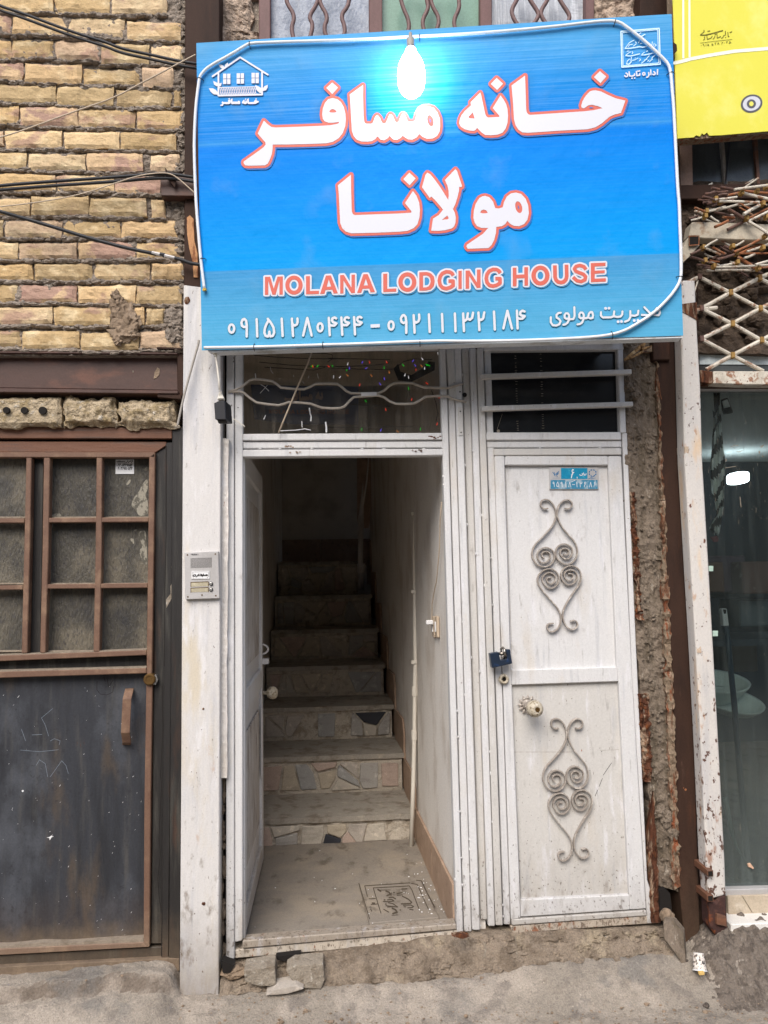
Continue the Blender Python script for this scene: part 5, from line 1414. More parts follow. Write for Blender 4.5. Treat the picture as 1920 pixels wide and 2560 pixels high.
G().px(px_l+px_r[::-1], -.075, -.01).build('painted_shaft', postm, wp, bev=.010, seg=3)
G().px([(1773, 2250), (1790, 2256), (1800, 2240), (1816, 2238), (1820, 2320), (1826, 2350), (1800, 2352), (1776, 2320)], -.0745, -.01).build('rusted_foot', mat('foot_dark_rust', H('3f2a26'), .8, layers=[(H('8a4a22'), (24, 24, 24), .54, .68, .8), (H('5a3a30'), (50, 50, 50), .5, .7, .7)], bump=[((80, 80, 80), .6, .005)]), wp, bev=.006)
G().px([(1704, 760), (1742, 755), (1743, 800), (1704, 778)], -.078, -.03).build('rust_cap', M['rustbright'], wp)
clm = mat('post_clip_paint', H('b4a28e'), .6, layers=[(H('7a4a30'), (60, 60, 60), .52, .64, .9)])
for (x, y) in ((1703, 1127), (1734, 1625)):
    a, b = at(x-10, y+2, .0), at(x+18, y-2, -.074)
    G().bar([a, Vector((b.x-.012, -.074, b.z)), b], .003, .013).build('clip', clm, wp, bev=.001)
for (xa, ya, xb, yb) in ((1742, 2155, 1776, 2184), (1746, 2220, 1776, 2246)):
    a, b = at(xa, ya, .0), at(xb, yb, -.095)
    G().bar([a, b], .011, .011).build('hinge_stub', M['rail_brown'], wp, bev=.001)
    d = (b-a).normalized()
    G().bar([b-d*.001, b+d*.0006], .008, .008).build('stub_bore', M['darkhole'], wp)
G().px([(1793, 2285), (1817, 2292), (1818, 2318), (1792, 2312)], -.088, -.07).build('base_lug', M['rail_brown'], wp, bev=.002)

# ================================================================== SHOP WINDOW (right)
sw = thing('shop_window', 'dusty shop window with green tinted glass right of the white post', 'shop window', at(1860, 2230, .06))
gl_s = glass('shop_glass', 'e8eeed', .05, .04, '666f6d', .46, .80, .11, (.30, 1.0, .42))
zsx = [(1735, 974), (2300, 980), (2300, 2226), (1790, 2226)]
G().px(zsx, .060, .064).build('pane', gl_s, sw)
G().px([(1748, 965), (2300, 968), (2300, 975), (1748, 974)], .03, .08).build('head_trim', M['alu'], sw, bev=.001)
silm = mat('sill_beige_stone', H('b5a793'), .7, layers=[(H('9c8d78'), (10, 10, 10), .45, .7, .7), (H('cdc3b3'), (16, 16, 16), .55, .7, .7)], bump=[((60, 60, 60), .3, .003)])
G().px([(1812, 2224), (2300, 2212), (2300, 2228), (1815, 2241)], .03, .09).build('sill_strip', M['alu'], sw, bev=.002)
zsl = Zl(1640, 1880, 4.096)
G().px(zsl([(735, 1478), (880, 1474), (1020, 1705), (745, 1712)]), .02, .10).build('sill_tile', silm, sw, bev=.0015)
G().px(zsl([(884, 1474), (1400, 1460), (2700, 1430), (2700, 1640), (1026, 1703)]), .02, .10).build('sill_tile', silm, sw, bev=.0015)
G().px(zsl([(750, 1716), (2700, 1655), (2700, 1700), (750, 1740)]), .0, .10).build('sill_joint', M['mud'], sw)
marb = mat('white_marble_slab', H('d9d6d0'), .4, layers=[(H('a9a59e'), (5, 5, 22), .54, .62, .8), (H('b9a994'), (16, 16, 16), .60, .74, .6)], bump=[((40, 40, 40), .15, .002)])
G().px(zsl([(770, 1765), (2700, 1690), (2700, 1880), (880, 2005), (770, 1900)]), -.06, .08).build('marble_step', marb, sw, bev=.003)
# interior shell
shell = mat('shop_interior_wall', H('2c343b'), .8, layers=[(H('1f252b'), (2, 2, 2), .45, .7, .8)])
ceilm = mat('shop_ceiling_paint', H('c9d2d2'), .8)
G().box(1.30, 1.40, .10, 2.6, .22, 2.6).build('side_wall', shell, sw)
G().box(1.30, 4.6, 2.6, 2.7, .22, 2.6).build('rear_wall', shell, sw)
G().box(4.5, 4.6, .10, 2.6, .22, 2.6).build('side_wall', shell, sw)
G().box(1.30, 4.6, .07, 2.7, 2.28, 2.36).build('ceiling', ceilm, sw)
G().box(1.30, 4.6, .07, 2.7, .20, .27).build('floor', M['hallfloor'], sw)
# fascia wall above glass, between grille rail and ceiling
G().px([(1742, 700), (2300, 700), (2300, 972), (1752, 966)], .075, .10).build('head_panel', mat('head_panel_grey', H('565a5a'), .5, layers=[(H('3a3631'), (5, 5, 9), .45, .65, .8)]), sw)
G().px([(1745, 872), (2300, 868), (2300, 878), (1746, 878)], .055, .08).build('head_rail', M['backwall'], sw)
# lit lamp inside
lp = tag(G().box(2.63, 2.90, 2.05, 2.25, 1.93, 2.10).build('ceiling_lamp', mat('lamp_glow', H('eef6ff'), .4, emit=H('f4faff'), estr=9.0, grain=0), bev=.065, seg=4), 'glowing white square lamp inside the dark shop', 'lamp')
_l = at(1863, 1167, 2.05)
lp.location = (_l.x, 2.15, _l.z-.10)
lp.scale = (.27, 1, .44)
# striped cloth
sc2 = thing('striped_cloth', 'grey and white striped cloth hanging inside the shop window', 'cloth', at(1795, 1350, .2))
zcl = Zl(1720, 950, 4.915)
cl_l = [(300, 360), (315, 480), (300, 650), (290, 850), (275, 1050), (280, 1200), (290, 1400), (330, 1500), (350, 1620), (250, 1800), (330, 1900)]
cl_r = [(400, 370), (415, 480), (420, 620), (440, 850), (460, 1000), (455, 1200), (445, 1400), (440, 1550), (420, 1650), (395, 1800), (375, 1910)]
stripA = mat('cloth_pale_stripe', H('e6e8e4'), .9); stripB = mat('cloth_dark_stripe', H('4f4a48'), .9)
N = 46
def lerp_path(pth, t_):
    k = t_*(len(pth)-1); i = min(int(k), len(pth)-2); f = k-i
    return (pth[i][0]+(pth[i+1][0]-pth[i][0])*f, pth[i][1]+(pth[i+1][1]-pth[i][1])*f)
g = G()
M_ = 10
vs = []
for j in range(N+1):
    a = lerp_path(cl_l, j/N); b = lerp_path(cl_r, j/N)
    for i in range(M_+1):
        u = i/M_
        p_ = zcl([(a[0]+(b[0]-a[0])*u, a[1]+(b[1]-a[1])*u+30*math.sin(u*6+j*.2))])[0]
        vs.append(at(p_[0], p_[1], .16+.022*math.sin(u*13+j*.15)))
for j in range(N):
    for i in range(M_):
        g.cur = 1 if (j+int(i*.6)) % 7 < 3 else 0
        g.add([vs[j*(M_+1)+i], vs[j*(M_+1)+i+1], vs[(j+1)*(M_+1)+i+1], vs[(j+1)*(M_+1)+i]], [(0, 1, 2, 3)])
g.build('hanging_fold', [stripA, stripB], sc2, recalc=False)
g = G(); q = zcl([(430, 230), (490, 215), (550, 370), (555, 400), (460, 412), (440, 350)])
g.px(q, .15, .17); g.build('loose_end', stripB, sc2, bev=.002)
G().px(zcl([(425, 260), (485, 235), (520, 330), (445, 345)]), .146, .15).build('loose_end', stripA, sc2)
G().tube([at(x, y, .16) for x, y in zcl([(330, 120), (335, 250), (345, 380), (370, 300), (375, 140)])], .006, 6).build('knot_cord', stripB, sc2)
G().px(zcl([(280, 1930), (380, 1910), (370, 1985), (320, 1990)]), .155, .16).build('red_tag', mat('dull_red_cloth', H('7a3a40'), .9), sc2)
# mop pole, bowls, hose, hooks, shavings inside
zm = Zl(1720, 1380, 4.255)
mp_ = thing('mop', 'mop with dark pole and white hand grip leaning inside the shop window', 'mop', at(1850, 2150, .13))
q = [at(x, y, .14) for x, y in zm([(405, 790), (440, 1100), (470, 1400), (495, 1650)])]+[at(1868, 2150, .12)]
G().tube(q, .011, 10).build('pole', mat('mop_pole_navy', H('2b3a48'), .4), mp_, smooth_=True)
hq = zm([(362, 602), (416, 602), (425, 680), (440, 788), (378, 790), (370, 680)])
G().px(hq, .125, .15).build('grip', M['plasticwhite'], mp_, bev=.003)
G().px(zm([(374, 612), (408, 612), (406, 655), (385, 658)]), .123, .126).build('grip_hole', M['darkhole'], mp_)
bo = thing('white_bowl', 'pale plastic bowl standing behind the dusty shop glass', 'bowl', at(1800, 1790, .4))
c = at(1790, 1745, .42)
for cx, rr, zz in ((1770, .16, 1700), (1800, .14, 1760)):
    pass
G().lathe([(0, .03), (.02, .10), (.05, .13), (.06, .135), (.055, .125), (.03, .10), (.025, .001)], at(1820, 1780, .40), (0.1, -.3, 1), 24).build('bowl', mat('bowl_mint_plastic', H('c9d3cd'), .4), bo, smooth_=True)
b2 = tag(G().lathe([(0, .05), (.05, .12), (.10, .16), (.11, .165), (.105, .15), (.06, .11), (.05, .001)], at(1770, 1760, .48), (0, -.2, 1), 24).build('white_basin', mat('basin_mint_plastic', H('c9d3cd'), .4), smooth_=True), 'larger pale green basin half hidden by the white post inside the shop', 'basin')
hs = tag(G().tube([at(x, y, .12) for x, y in ((1813, 1994), (1821, 2040), (1830, 2085), (1842, 2120), (1862, 2148))], [.011, .010, .008, .006, .004], 8).build('hose_end', mat('pale_hose', H('a9b5b0'), .5), smooth_=True), 'curved pale hose end leaning behind the dusty shop glass', 'hose')
for i, (xa, ya, xb, yb) in enumerate(((222, 148, 270, 205), (264, 838, 320, 897))):
    hk = tag(G().px(zm([(xa, ya), (xb, ya), (xb, yb), (xa, yb)]), .055, .0595).build('tape_square', mat('pale_green_tape_%s' % 'ab'[i], H('b5cdbf'), .7), bev=.0008),
             ('upper' if i == 0 else 'lower')+' pale green tape square stuck on the shop glass beside the post', 'tape', 'tape squares on the shop glass')
bx = G(); rnd = random.Random(77)
for k, (x, y, s_, hx) in enumerate(((1765, 1440, .13, '5a4030'), (1810, 1430, .16, '4a3a44'), (1860, 1450, .15, '38454a'), (1905, 1440, .14, '5a4238'), (1890, 1530, .12, '4e5658'), (1850, 1640, .13, '50483e'))):
    c = at(x, y, .75+.1*(k % 3))
    tag(G().box(c.x-s_*.7, c.x+s_*.7, c.y, c.y+.2, c.z-s_*.6, c.z+s_*.5).build('shop_goods', mat('carton_%s' % 'abcdef'[k], H(hx), .6, layers=[(H('8a8078'), (20, 20, 20), .6, .7, .6)]), bev=.006),
        ['dim brown goods nearest the post', 'dim plum coloured goods second from the post', 'dim slate grey goods in the middle', 'dim rusty brown goods at the picture edge', 'dim grey goods at the right edge of the pane', 'dim olive goods lowest on the pile'][k]+' inside the dark shop', 'goods', 'dim goods stacked inside the shop')
sh = tag(G().box(1.42, 4.4, .70, 1.15, 1.12, 1.15).build('shop_shelf', shell), 'dark shelf behind the dusty glass carrying goods inside the shop', 'shelf')
g = G()
for _ in range(260):
    x, y = rnd.uniform(1815, 1930), 2222-abs(rnd.gauss(0, 22))-3
    if y > 2218: y = 2216
    c = at(x, y, .085+rnd.uniform(0, .06))
    L = rnd.uniform(.006, .018); a = rnd.uniform(0, 3.14); b_ = rnd.uniform(-.5, .5)
    g.tube([c-Vector((math.cos(a), .2, b_))*L*.5, c+Vector((0, 0, .004)), c+Vector((math.cos(a), .2, b_))*L*.5], .0014, 4)
o = tag(g.build('wood_shavings', mat('pale_shavings', H('b4aa98'), .9)), 'heap of pale shavings along the bottom of the shop glass', 'debris'); o['kind'] = 'stuff'
tag(G().px(zsl([(940, 1150), (970, 1140), (1005, 1190), (995, 1202), (970, 1185), (950, 1180)]), .05, .058).build('fruit_peel', mat('peach_peel', H('c9a48a'), .8), bev=.001), 'small peach coloured peel lying behind the shop glass', 'litter')
# splashes on the glass
spl = []
zb = Zl(1720, 950, 4.915)
for _ in range(170):
    x, y = rnd.uniform(1740, 1920), rnd.choice((rnd.gauss(1165, 60), rnd.uniform(1000, 2150), rnd.uniform(1080, 1300)))
    if y < 985 or y > 2200: continue
    L = rnd.expovariate(1/4.0)
    spl += stroke([(x, y), (x+rnd.uniform(-.5, .5), y+L)], rnd.uniform(.25, .7), 5)
for lpth, w_ in (([(640, 1440), (645, 1500), (652, 1560)], 2.2), ([(600, 880), (640, 882), (665, 865)], 1.6), ([(890, 820), (930, 800), (900, 830)], 1.5), ([(530, 820), (570, 805), (620, 805)], 1.2), ([(465, 975), (470, 990)], 3), ([(875, 880), (878, 895)], 3.5), ([(915, 935), (920, 940)], 3), ([(455, 1080), (590, 1060)], 1.2)):
    spl += stroke(zb(lpth), w_, 6)
o = ink('paint_splash', spl, [], YP(.060), .0008, M['greystone'], sw); o['kind'] = 'stuff'

# ================================================================== FOLDING GRILLE
fg = thing('folding_grille', 'bundled scissor security grille of rusty white rods above the shop window', 'security grille', at(1830, 960, -.05))
zf_ = Zl(1690, 440, 7.213)
gw = mat('grille_white_rusty', H('c9c2b4'), .5, layers=[(H('86583a'), (30, 30, 30), .54, .62, .9), (H('5f3a2c'), (70, 70, 70), .60, .66, .9), (H('a59c8c'), (14, 14, 14), .45, .7, .7)], bump=[((90, 90, 90), .3, .003)])
gb = mat('grille_brown_primer', H('5f4840'), .6, layers=[(H('7d5a48'), (30, 30, 30), .5, .68, .8)], bump=[((90, 90, 90), .3, .003)])
go = mat('grille_orange_rust', H('8f5a3a'), .75, layers=[(H('b9a88f'), (40, 40, 40), .56, .66, .8), (H('6a3a22'), (40, 40, 40), .55, .7, .7)])
gy = mat('grille_yellow_clip', H('96763f'), .6, layers=[(H('6d4a24'), (50, 50, 50), .5, .66, .85)])
B = [(800, 200, 1130, 260, 'b', 14), (645, 215, 780, 245, 'b', 13), (1050, 245, 1800, 150, 'w', 14), (650, 290, 930, 280, 'b', 13), (520, 325, 700, 285, 'b', 13), (770, 350, 930, 330, 'b', 13), (930, 350, 1180, 297, 'o', 14), (1180, 300, 1800, 440, 'w', 16),
     (480, 370, 700, 430, 'b', 11), (400, 425, 560, 440, 'b', 11), (700, 430, 1100, 380, 'w', 12), (480, 485, 640, 470, 'b', 12), (570, 500, 770, 470, 'b', 13), (780, 455, 1500, 480, 'w', 13), (1240, 270, 1800, 320, 'o', 13), (590, 640, 830, 570, 'w', 11), (340, 570, 520, 640, 'o', 11),
     (335, 630, 500, 690, 'w', 11), (240, 770, 400, 710, 'b', 11), (270, 800, 470, 745, 'w', 10), (730, 620, 1130, 510, 'w', 13), (950, 605, 1220, 770, 'b', 17), (700, 650, 1050, 745, 'b', 13), (840, 740, 1050, 762, 'o', 13), (700, 920, 940, 808, 'o', 15), (840, 920, 1060, 800, 'b', 15), (930, 968, 1220, 825, 'b', 15),
     (1220, 692, 1500, 530, 'w', 17), (1320, 760, 1800, 520, 'o', 13), (1300, 815, 1800, 570, 'w', 13), (620, 730, 770, 830, 'w', 11), (1230, 850, 1600, 1110, 'w', 18), (1310, 820, 1800, 1140, 'w', 15), (1150, 890, 1540, 1120, 'o', 12), (1500, 480, 1659, 430, 'o', 15),
     (1050, 1370, 1500, 1150, 'o', 13), (1130, 1405, 1800, 1120, 'o', 14), (1280, 1365, 1800, 1170, 'w', 13), (520, 1285, 745, 1150, 'w', 11), (790, 1150, 990, 1270, 'w', 11), (540, 1310, 800, 1425, 'w', 12), (260, 1410, 440, 1330, 'b', 12), (870, 1260, 1090, 1400, 'b', 15), (670, 1290, 870, 1400, 'o', 12), (790, 1270, 1000, 1400, 'b', 12),
     (1050, 1270, 1230, 1170, 'w', 11), (270, 1460, 500, 1530, 'b', 13), (560, 1550, 780, 1610, 'w', 11), (650, 1490, 900, 1400, 'b', 12), (740, 1505, 1050, 1415, 'b', 13), (1110, 1460, 1480, 1690, 'o', 18), (780, 1625, 1060, 1570, 'w', 12), (1230, 1480, 1420, 1405, 'w', 12), (380, 1600, 640, 1640, 'b', 12), (720, 1645, 1659, 1605, 'w', 12),
     (550, 1705, 1430, 1700, 'w', 13), (480, 1655, 700, 1685, 'b', 12), (1430, 1600, 1800, 1500, 'w', 13), (1500, 1650, 1800, 1640, 'o', 13), (1150, 1400, 1800, 1390, 'o', 10)]
rnd = random.Random(2)
for _ in range(46):
    x_, y_ = rnd.uniform(280, 1700), rnd.choice((rnd.uniform(210, 800), rnd.uniform(1150, 1690)))
    L_, a_ = rnd.uniform(130, 420), rnd.choice((-1, 1))*rnd.uniform(.12, .6)
    B.append((x_, y_, x_+L_*math.cos(a_), y_+L_*math.sin(a_), rnd.choice('wwbbo'), rnd.choice((9, 10, 11))))
NF = len(B)-46
mm_ = {'w': gw, 'b': gb, 'o': go}
for i, (xa, ya, xb, yb, k, r_) in enumerate(B):
    y_ = -.03-.10*((i*37) % 11)/11.0 if i < NF else .0+.02*((i*37) % 11)/11.0
    a = zf_([(xa, ya)])[0]; b = zf_([(xb, yb)])[0]
    pa_, pb_ = at(a[0], a[1], y_), at(b[0], b[1], y_+rnd.uniform(-.02, .02))
    d = (pb_-pa_).normalized()
    rr = r_/7.213*.00142*1.9
    # folded U-channel rods: round outside, open end
    g = G(); g.tube([pa_, (pa_*.5+pb_*.5)+Vector((0, 0, rnd.uniform(-.003, .003))), pb_], rr, 8)
    g.build('rod', mm_[k], fg, smooth_=False)
clips = [(1180, 310), (1455, 290), (1625, 200), (540, 640), (525, 730), (800, 465), (710, 420), (1265, 770), (485, 1295), (1015, 1275), (1085, 1400), (515, 1530), (685, 1630), (1100, 1560), (1480, 1670), (1630, 740), (1560, 1300), (1560, 505), (1600, 1090)]
for (x, y) in clips:
    p_ = zf_([(x, y)])[0]; p = at(p_[0], p_[1], -.085)
    G().bar([p-Vector((0, 0, .0085)), p+Vector((0, 0, .0085))], .012, .0062).build('clip', gy, fg, bev=.001)
nodes = [(625, 135), (870, 260), (1100, 145), (640, 385), (885, 505), (1105, 385), (640, 625), (885, 755), (1115, 635)]
E_ = [((625, 135), (870, 260)), ((870, 260), (1105, 385)), ((1105, 385), (1400, 545)), ((870, 260), (1100, 145)), ((1100, 145), (1400, 0)), ((1100, 145), (1400, 300)), ((640, 385), (870, 260)), ((640, 385), (885, 505)), ((885, 505), (1115, 635)), ((1115, 635), (1400, 780)),
      ((885, 505), (1105, 385)), ((1105, 385), (1400, 240)), ((640, 625), (885, 505)), ((640, 625), (885, 755)), ((885, 755), (1130, 878)), ((885, 755), (1115, 635)), ((1115, 635), (1400, 490)), ((680, 868), (885, 755)), ((510, 190), (625, 135)), ((560, 400), (765, 378)), ((625, 135), (575, 290))]
for (a, b) in E_:
    a, b = z7_([a])[0], z7_([b])[0]
    thin = a[0] > 1730 and b[0] < 1735
    pa_, pb_ = at(a[0], a[1], -.035), at(b[0], b[1], -.035)
    G().tube([pa_, pb_], (.0080 if not thin else .003), 8).build('rod', gw, fg, smooth_=False)
for (x, y) in nodes:
    p_ = z7_([(x, y)])[0]; p = at(p_[0], p_[1], -.038)
    G().bar([p-Vector((0, 0, .011)), p+Vector((0, 0, .011))], .011, .0075).build('clip', gy if x > 700 else gb, fg, bev=.001)
G().px(z7_([(738, 878), (2400, 878), (2400, 985), (1000, 985), (740, 975)]), -.06, -.01).build('bottom_rail', gw, fg, bev=.003)
G().px(z7_([(635, 868), (737, 880), (737, 975), (690, 975), (640, 968)]), -.058, -.01).build('rail_end', M['rustbright'], fg, bev=.003)
G().px(z7_([(635, 986), (2400, 992), (2400, 998), (640, 992)]), -.02, .03).build('lower_strip', M['backwall'], fg)
# boxed tube lying across the bundle
tb = thing('steel_tube', 'beige painted square steel tube lying across the folded grille', 'steel tube', at(1800, 585, -.08))
tm = mat('tube_beige_paint', H('b5ab98'), .6, layers=[(H('8d6f54'), (26, 26, 26), .56, .68, .7), (H('a39a8a'), (10, 10, 10), .45, .7, .7)], bump=[((40, 40, 40), .3, .004)])
G().px(zf_([(285, 830), (712, 830), (1659, 868), (2200, 880), (2200, 1180), (1659, 1160), (1050, 1145), (430, 1118), (418, 1080), (240, 1080)]), -.065, -.01).build('long_tube', tm, tb, bev=.003)
G().px(zf_([(118, 1300), (235, 1090), (420, 1085), (425, 1250), (240, 1460), (130, 1560)]), -.055, -.0).build('stub_tube', tm, tb, bev=.002)
G().px(zf_([(238, 1088), (410, 1085), (408, 1232), (245, 1245)]), -.0665, -.06).build('bore', M['darkhole'], tb)
ink('bore_rim', [zf_([(228, 1076), (422, 1072), (420, 1245), (236, 1258)])], [zf_([(240, 1090), (408, 1087), (406, 1230), (247, 1243)])], YP(-.0665), .0008, go, tb)
# dark rubble backing behind the grille
gk = thing('rubble_wall', 'dark brown rubble behind the folded grille above the shop window', 'wall', at(1830, 700, .03))
rough([(1700, 455), (2300, 440), (2300, 900), (1700, 880)], .045, 40, 30, .02, 12, depth=.05, amp2=.006).build('rubble', M['backwall'], gk)
g = G()
for _ in range(70):
    x, y = rnd.uniform(1705, 1940), rnd.uniform(490, 860)
    g.blob(at(x, y, .035), rnd.uniform(.012, .035), .02, rnd.uniform(.010, .025), .5, 3.5, rnd.random()*40, 2)
o = g.build('rubble_stones', M['backwall'], gk); o['kind'] = 'stuff'

# ================================================================== UPPER WINDOW (behind the sign)
zA, zB = Zl(460, 0, 2.592), Zl(1050, 0, 2.476)
uw = thing('upper_window', 'brown framed upper window with patterned panes above the blue sign', 'window', at(1060, 300, .08))
pbr = mat('window_frame_brown_primer', H('6b4f4c'), .6, layers=[(H('573f3c'), (12, 12, 3), .5, .7, .7)], bump=[((50, 50, 12), .25, .003)])
def uf(pts): return G().px(pts, .03, .09).build('frame', pbr, uw, bev=.003)
uf([(647, -220), (676, -220), (676, 330), (647, 330)])
uf([(923, -220), (956, -220), (956, 330), (923, 330)])
uf([(1201, -220), (1230, -220), (1230, 330), (1201, 330)])
uf([(1465, -220), (1486, -220), (1486, 330), (1465, 330)])
g1 = mat('hammered_blue_glass', H('8e96a4'), .35, layers=[(H('767f90'), (40, 40, 40), .5, .62, .8), (H('a3a294'), (14, 14, 3), .58, .74, .6)], bump=[((70, 70, 70), .5, .006)])
g2 = mat('green_sheet_glass', H('6f9080'), .4, layers=[(H('5a7d6c'), (4, 4, 2), .5, .7, .8)])
g3 = mat('ribbed_grey_glass', H('9b9fa6'), .35, layers=[(H('c3c6cb'), (40, 40, 3), .52, .66, .8), (H('82868e'), (8, 8, 60), .5, .68, .7)], bump=[((140, 20, 10), .5, .005)])
for (a, b, m) in ((674, 925, g1), (954, 1203, g2), (1228, 1467, g3)):
    G().px([(a, -220), (b, -220), (b, 330), (a, 330)], .07, .075).build('pane', m, uw)
wv = mat('wavy_bar_brown', H('6e5653'), .55, layers=[(H('574240'), (40, 40, 40), .5, .7, .6)])
WB = [(zA, [(690, -150), (650, -60), (665, 0), (670, 25), (720, 105), (695, 180), (710, 255), (740, 330)]), (zA, [(800, -140), (866, -50), (870, 0), (850, 45), (808, 110), (838, 160), (815, 250), (790, 330)]),
      (zA, [(950, -150), (880, -50), (878, 20), (935, 110), (905, 180), (925, 245), (960, 330)]), (zA, [(1000, -150), (1072, -50), (1070, 0), (1060, 45), (1015, 100), (1045, 180), (1035, 245), (1000, 330)]),
      (zA, [(1470, -150), (1400, -60), (1410, 30), (1465, 150), (1445, 230), (1470, 330)]), (zB, [(-10, -120), (45, -50), (40, 0), (55, 50), (10, 130), (30, 205), (10, 300)]),
      (zB, [(120, -120), (66, -40), (70, 30), (125, 120), (95, 205), (120, 300)]), (zB, [(190, -120), (240, -40), (240, 0), (245, 50), (205, 130), (225, 200), (200, 300)]),
      (zB, [(640, -100), (615, -40), (600, 0), (565, 60), (575, 110), (615, 170), (580, 280)]), (zB, [(640, -80), (680, 0), (735, 80), (730, 110), (690, 165), (740, 280)]),
      (zB, [(830, -80), (790, 0), (745, 70), (755, 110), (790, 160), (750, 280)]), (zB, [(830, -70), (870, 10), (925, 90), (925, 120), (905, 150), (880, 280)])]
for zf, pth in WB:
    q = [at(x, y, .005) for x, y in zf(chaikin(pth, 2, False))]
    G().tube(q, .0082, 8).build('wavy_bar', wv, uw, smooth_=True)
# rubble masonry either side of that window
rw = thing('rubble_masonry', 'pitted brown rubble stones either side of the upper window', 'wall', at(600, 120, .04))
i = 0
for (x, y, rx_, ry_) in ((600, -70, 58, 60), (585, 38, 46, 44), (606, 95, 44, 24), (560, 95, 20, 25), (600, 160, 60, 40), (1540, 14, 58, 44), (1545, -70, 60, 45), (1512, 80, 40, 30), (1575, 78, 40, 34), (1540, 140, 60, 30)):
    c = at(x, y, .05); i += 1
    rough([(x-rx_*.88, y-ry_), (x+rx_, y-ry_*.92), (x+rx_*.92, y+ry_), (x-rx_, y+ry_*.9)], .045, 30, 24, .022, 12, depth=.05, seed=i*2.3, amp2=.008, sc2=50, edge=.014).build('stone', M['rubble'], rw)
G().px([(549, -220), (648, -220), (648, 330), (549, 330)], .075, .095).build('mortar', M['mortar'], rw)
G().px([(1486, -220), (1602, -220), (1602, 330), (1486, 330)], .075, .095).build('mortar', M['mortar'], rw)

# ================================================================== BLUE SIGN
TL, TR, BR_, BL = Vector((-.442, -.216, 3.345)), Vector((1.171, -.456, 3.330)), Vector((1.184, -.390, 2.244)), Vector((-.429, -.150, 2.259))
SP = Plane((TL+BR_)/2, (TR-TL).cross(BL-TL))
bs = thing('blue_sign', 'large tilted blue guesthouse sign with white persian lettering above the doorway', 'sign', (BL+BR_)/2)
corner = [(490.7, 107.6), (1679, 35), (1708, 839), (504.6, 876)]
def banner_mat():
    m = bpy.data.materials.new('blue_banner_print'); m.use_nodes = True
    n, l = m.node_tree.nodes, m.node_tree.links
    b = n['Principled BSDF']; b.inputs['Roughness'].default_value = .5; b.inputs['Specular IOR Level'].default_value = .06
    u = n.new('ShaderNodeUVMap'); sp = n.new('ShaderNodeSeparateXYZ'); l.new(u.outputs[0], sp.inputs[0])
    cr = n.new('ShaderNodeValToRGB'); e = cr.color_ramp.elements
    stops = [(0.0, '509fc4'), (.10, '489bc6'), (.200, '4091c2'), (.255, '3d8cc2'), (.258, '0092dc'), (.36, '008cdc'), (.50, '0083dc'), (.655, '0078d6'), (.668, '2e88cf'), (.685, '007bd2'), (.73, '057cd0'), (.82, '1a82cc'), (.92, '3a90cc'), (1.0, '4a98cc')]
    e[0].position, e[0].color = stops[0][0], H(stops[0][1]); e[1].position, e[1].color = stops[-1][0], H(stops[-1][1])
    for p_, h in stops[1:-1]:
        q = e.new(p_); q.color = H(h)
    l.new(sp.outputs['Y'], cr.inputs[0])
    # horizontal print streaks
    mp = n.new('ShaderNodeMapping'); mp.inputs['Scale'].default_value = (3, 170, 1); l.new(u.outputs[0], mp.inputs[0])
    t = n.new('ShaderNodeTexNoise'); t.inputs['Scale'].default_value = 1; t.inputs['Detail'].default_value = 5; l.new(mp.outputs[0], t.inputs['Vector'])
    mr = n.new('ShaderNodeMapRange'); mr.inputs['From Min'].default_value = .40; mr.inputs['From Max'].default_value = .75; mr.inputs['To Max'].default_value = .30
    l.new(t.outputs['Fac'], mr.inputs['Value'])
    cr2 = n.new('ShaderNodeValToRGB'); f = cr2.color_ramp.elements
    f[0].position, f[0].color = 0, (.55, .55, .55, 1); f[1].position, f[1].color = 1, (1, 1, 1, 1)
    for p_, v in ((.25, .45), (.26, .10), (.6, .08), (.655, .2), (.70, .8), (.8, .7)):
        q = f.new(p_); q.color = (v, v, v, 1)
    l.new(sp.outputs['Y'], cr2.inputs[0])
    mu = n.new('ShaderNodeMath'); mu.operation = 'MULTIPLY'; l.new(mr.outputs[0], mu.inputs[0]); l.new(cr2.outputs[0], mu.inputs[1])
    mx = n.new('ShaderNodeMix'); mx.data_type = 'RGBA'; l.new(mu.outputs[0], mx.inputs[0]); l.new(cr.outputs[0], mx.inputs[6]); mx.inputs[7].default_value = H('8fc4ea')
    # grime towards the hems
    geo = n.new('ShaderNodeNewGeometry'); t2 = n.new('ShaderNodeTexNoise'); t2.inputs['Scale'].default_value = 7; t2.inputs['Detail'].default_value = 8
    l.new(geo.outputs['Position'], t2.inputs['Vector'])
    m3 = n.new('ShaderNodeMapRange'); m3.inputs['From Min'].default_value = .58; m3.inputs['From Max'].default_value = .8; m3.inputs['To Max'].default_value = .25; l.new(t2.outputs['Fac'], m3.inputs['Value'])
    mx2 = n.new('ShaderNodeMix'); mx2.data_type = 'RGBA'; l.new(m3.outputs[0], mx2.inputs[0]); l.new(mx.outputs[2], mx2.inputs[6]); mx2.inputs[7].default_value = H('7f9fb4')
    l.new(mx2.outputs[2], b.inputs['Base Color'])
    bp = n.new('ShaderNodeBump'); bp.inputs['Strength'].default_value = .4; bp.inputs['Distance'].default_value = .02
    l.new(t2.outputs['Fac'], bp.inputs['Height']); l.new(bp.outputs[0], b.inputs['Normal'])
    return m
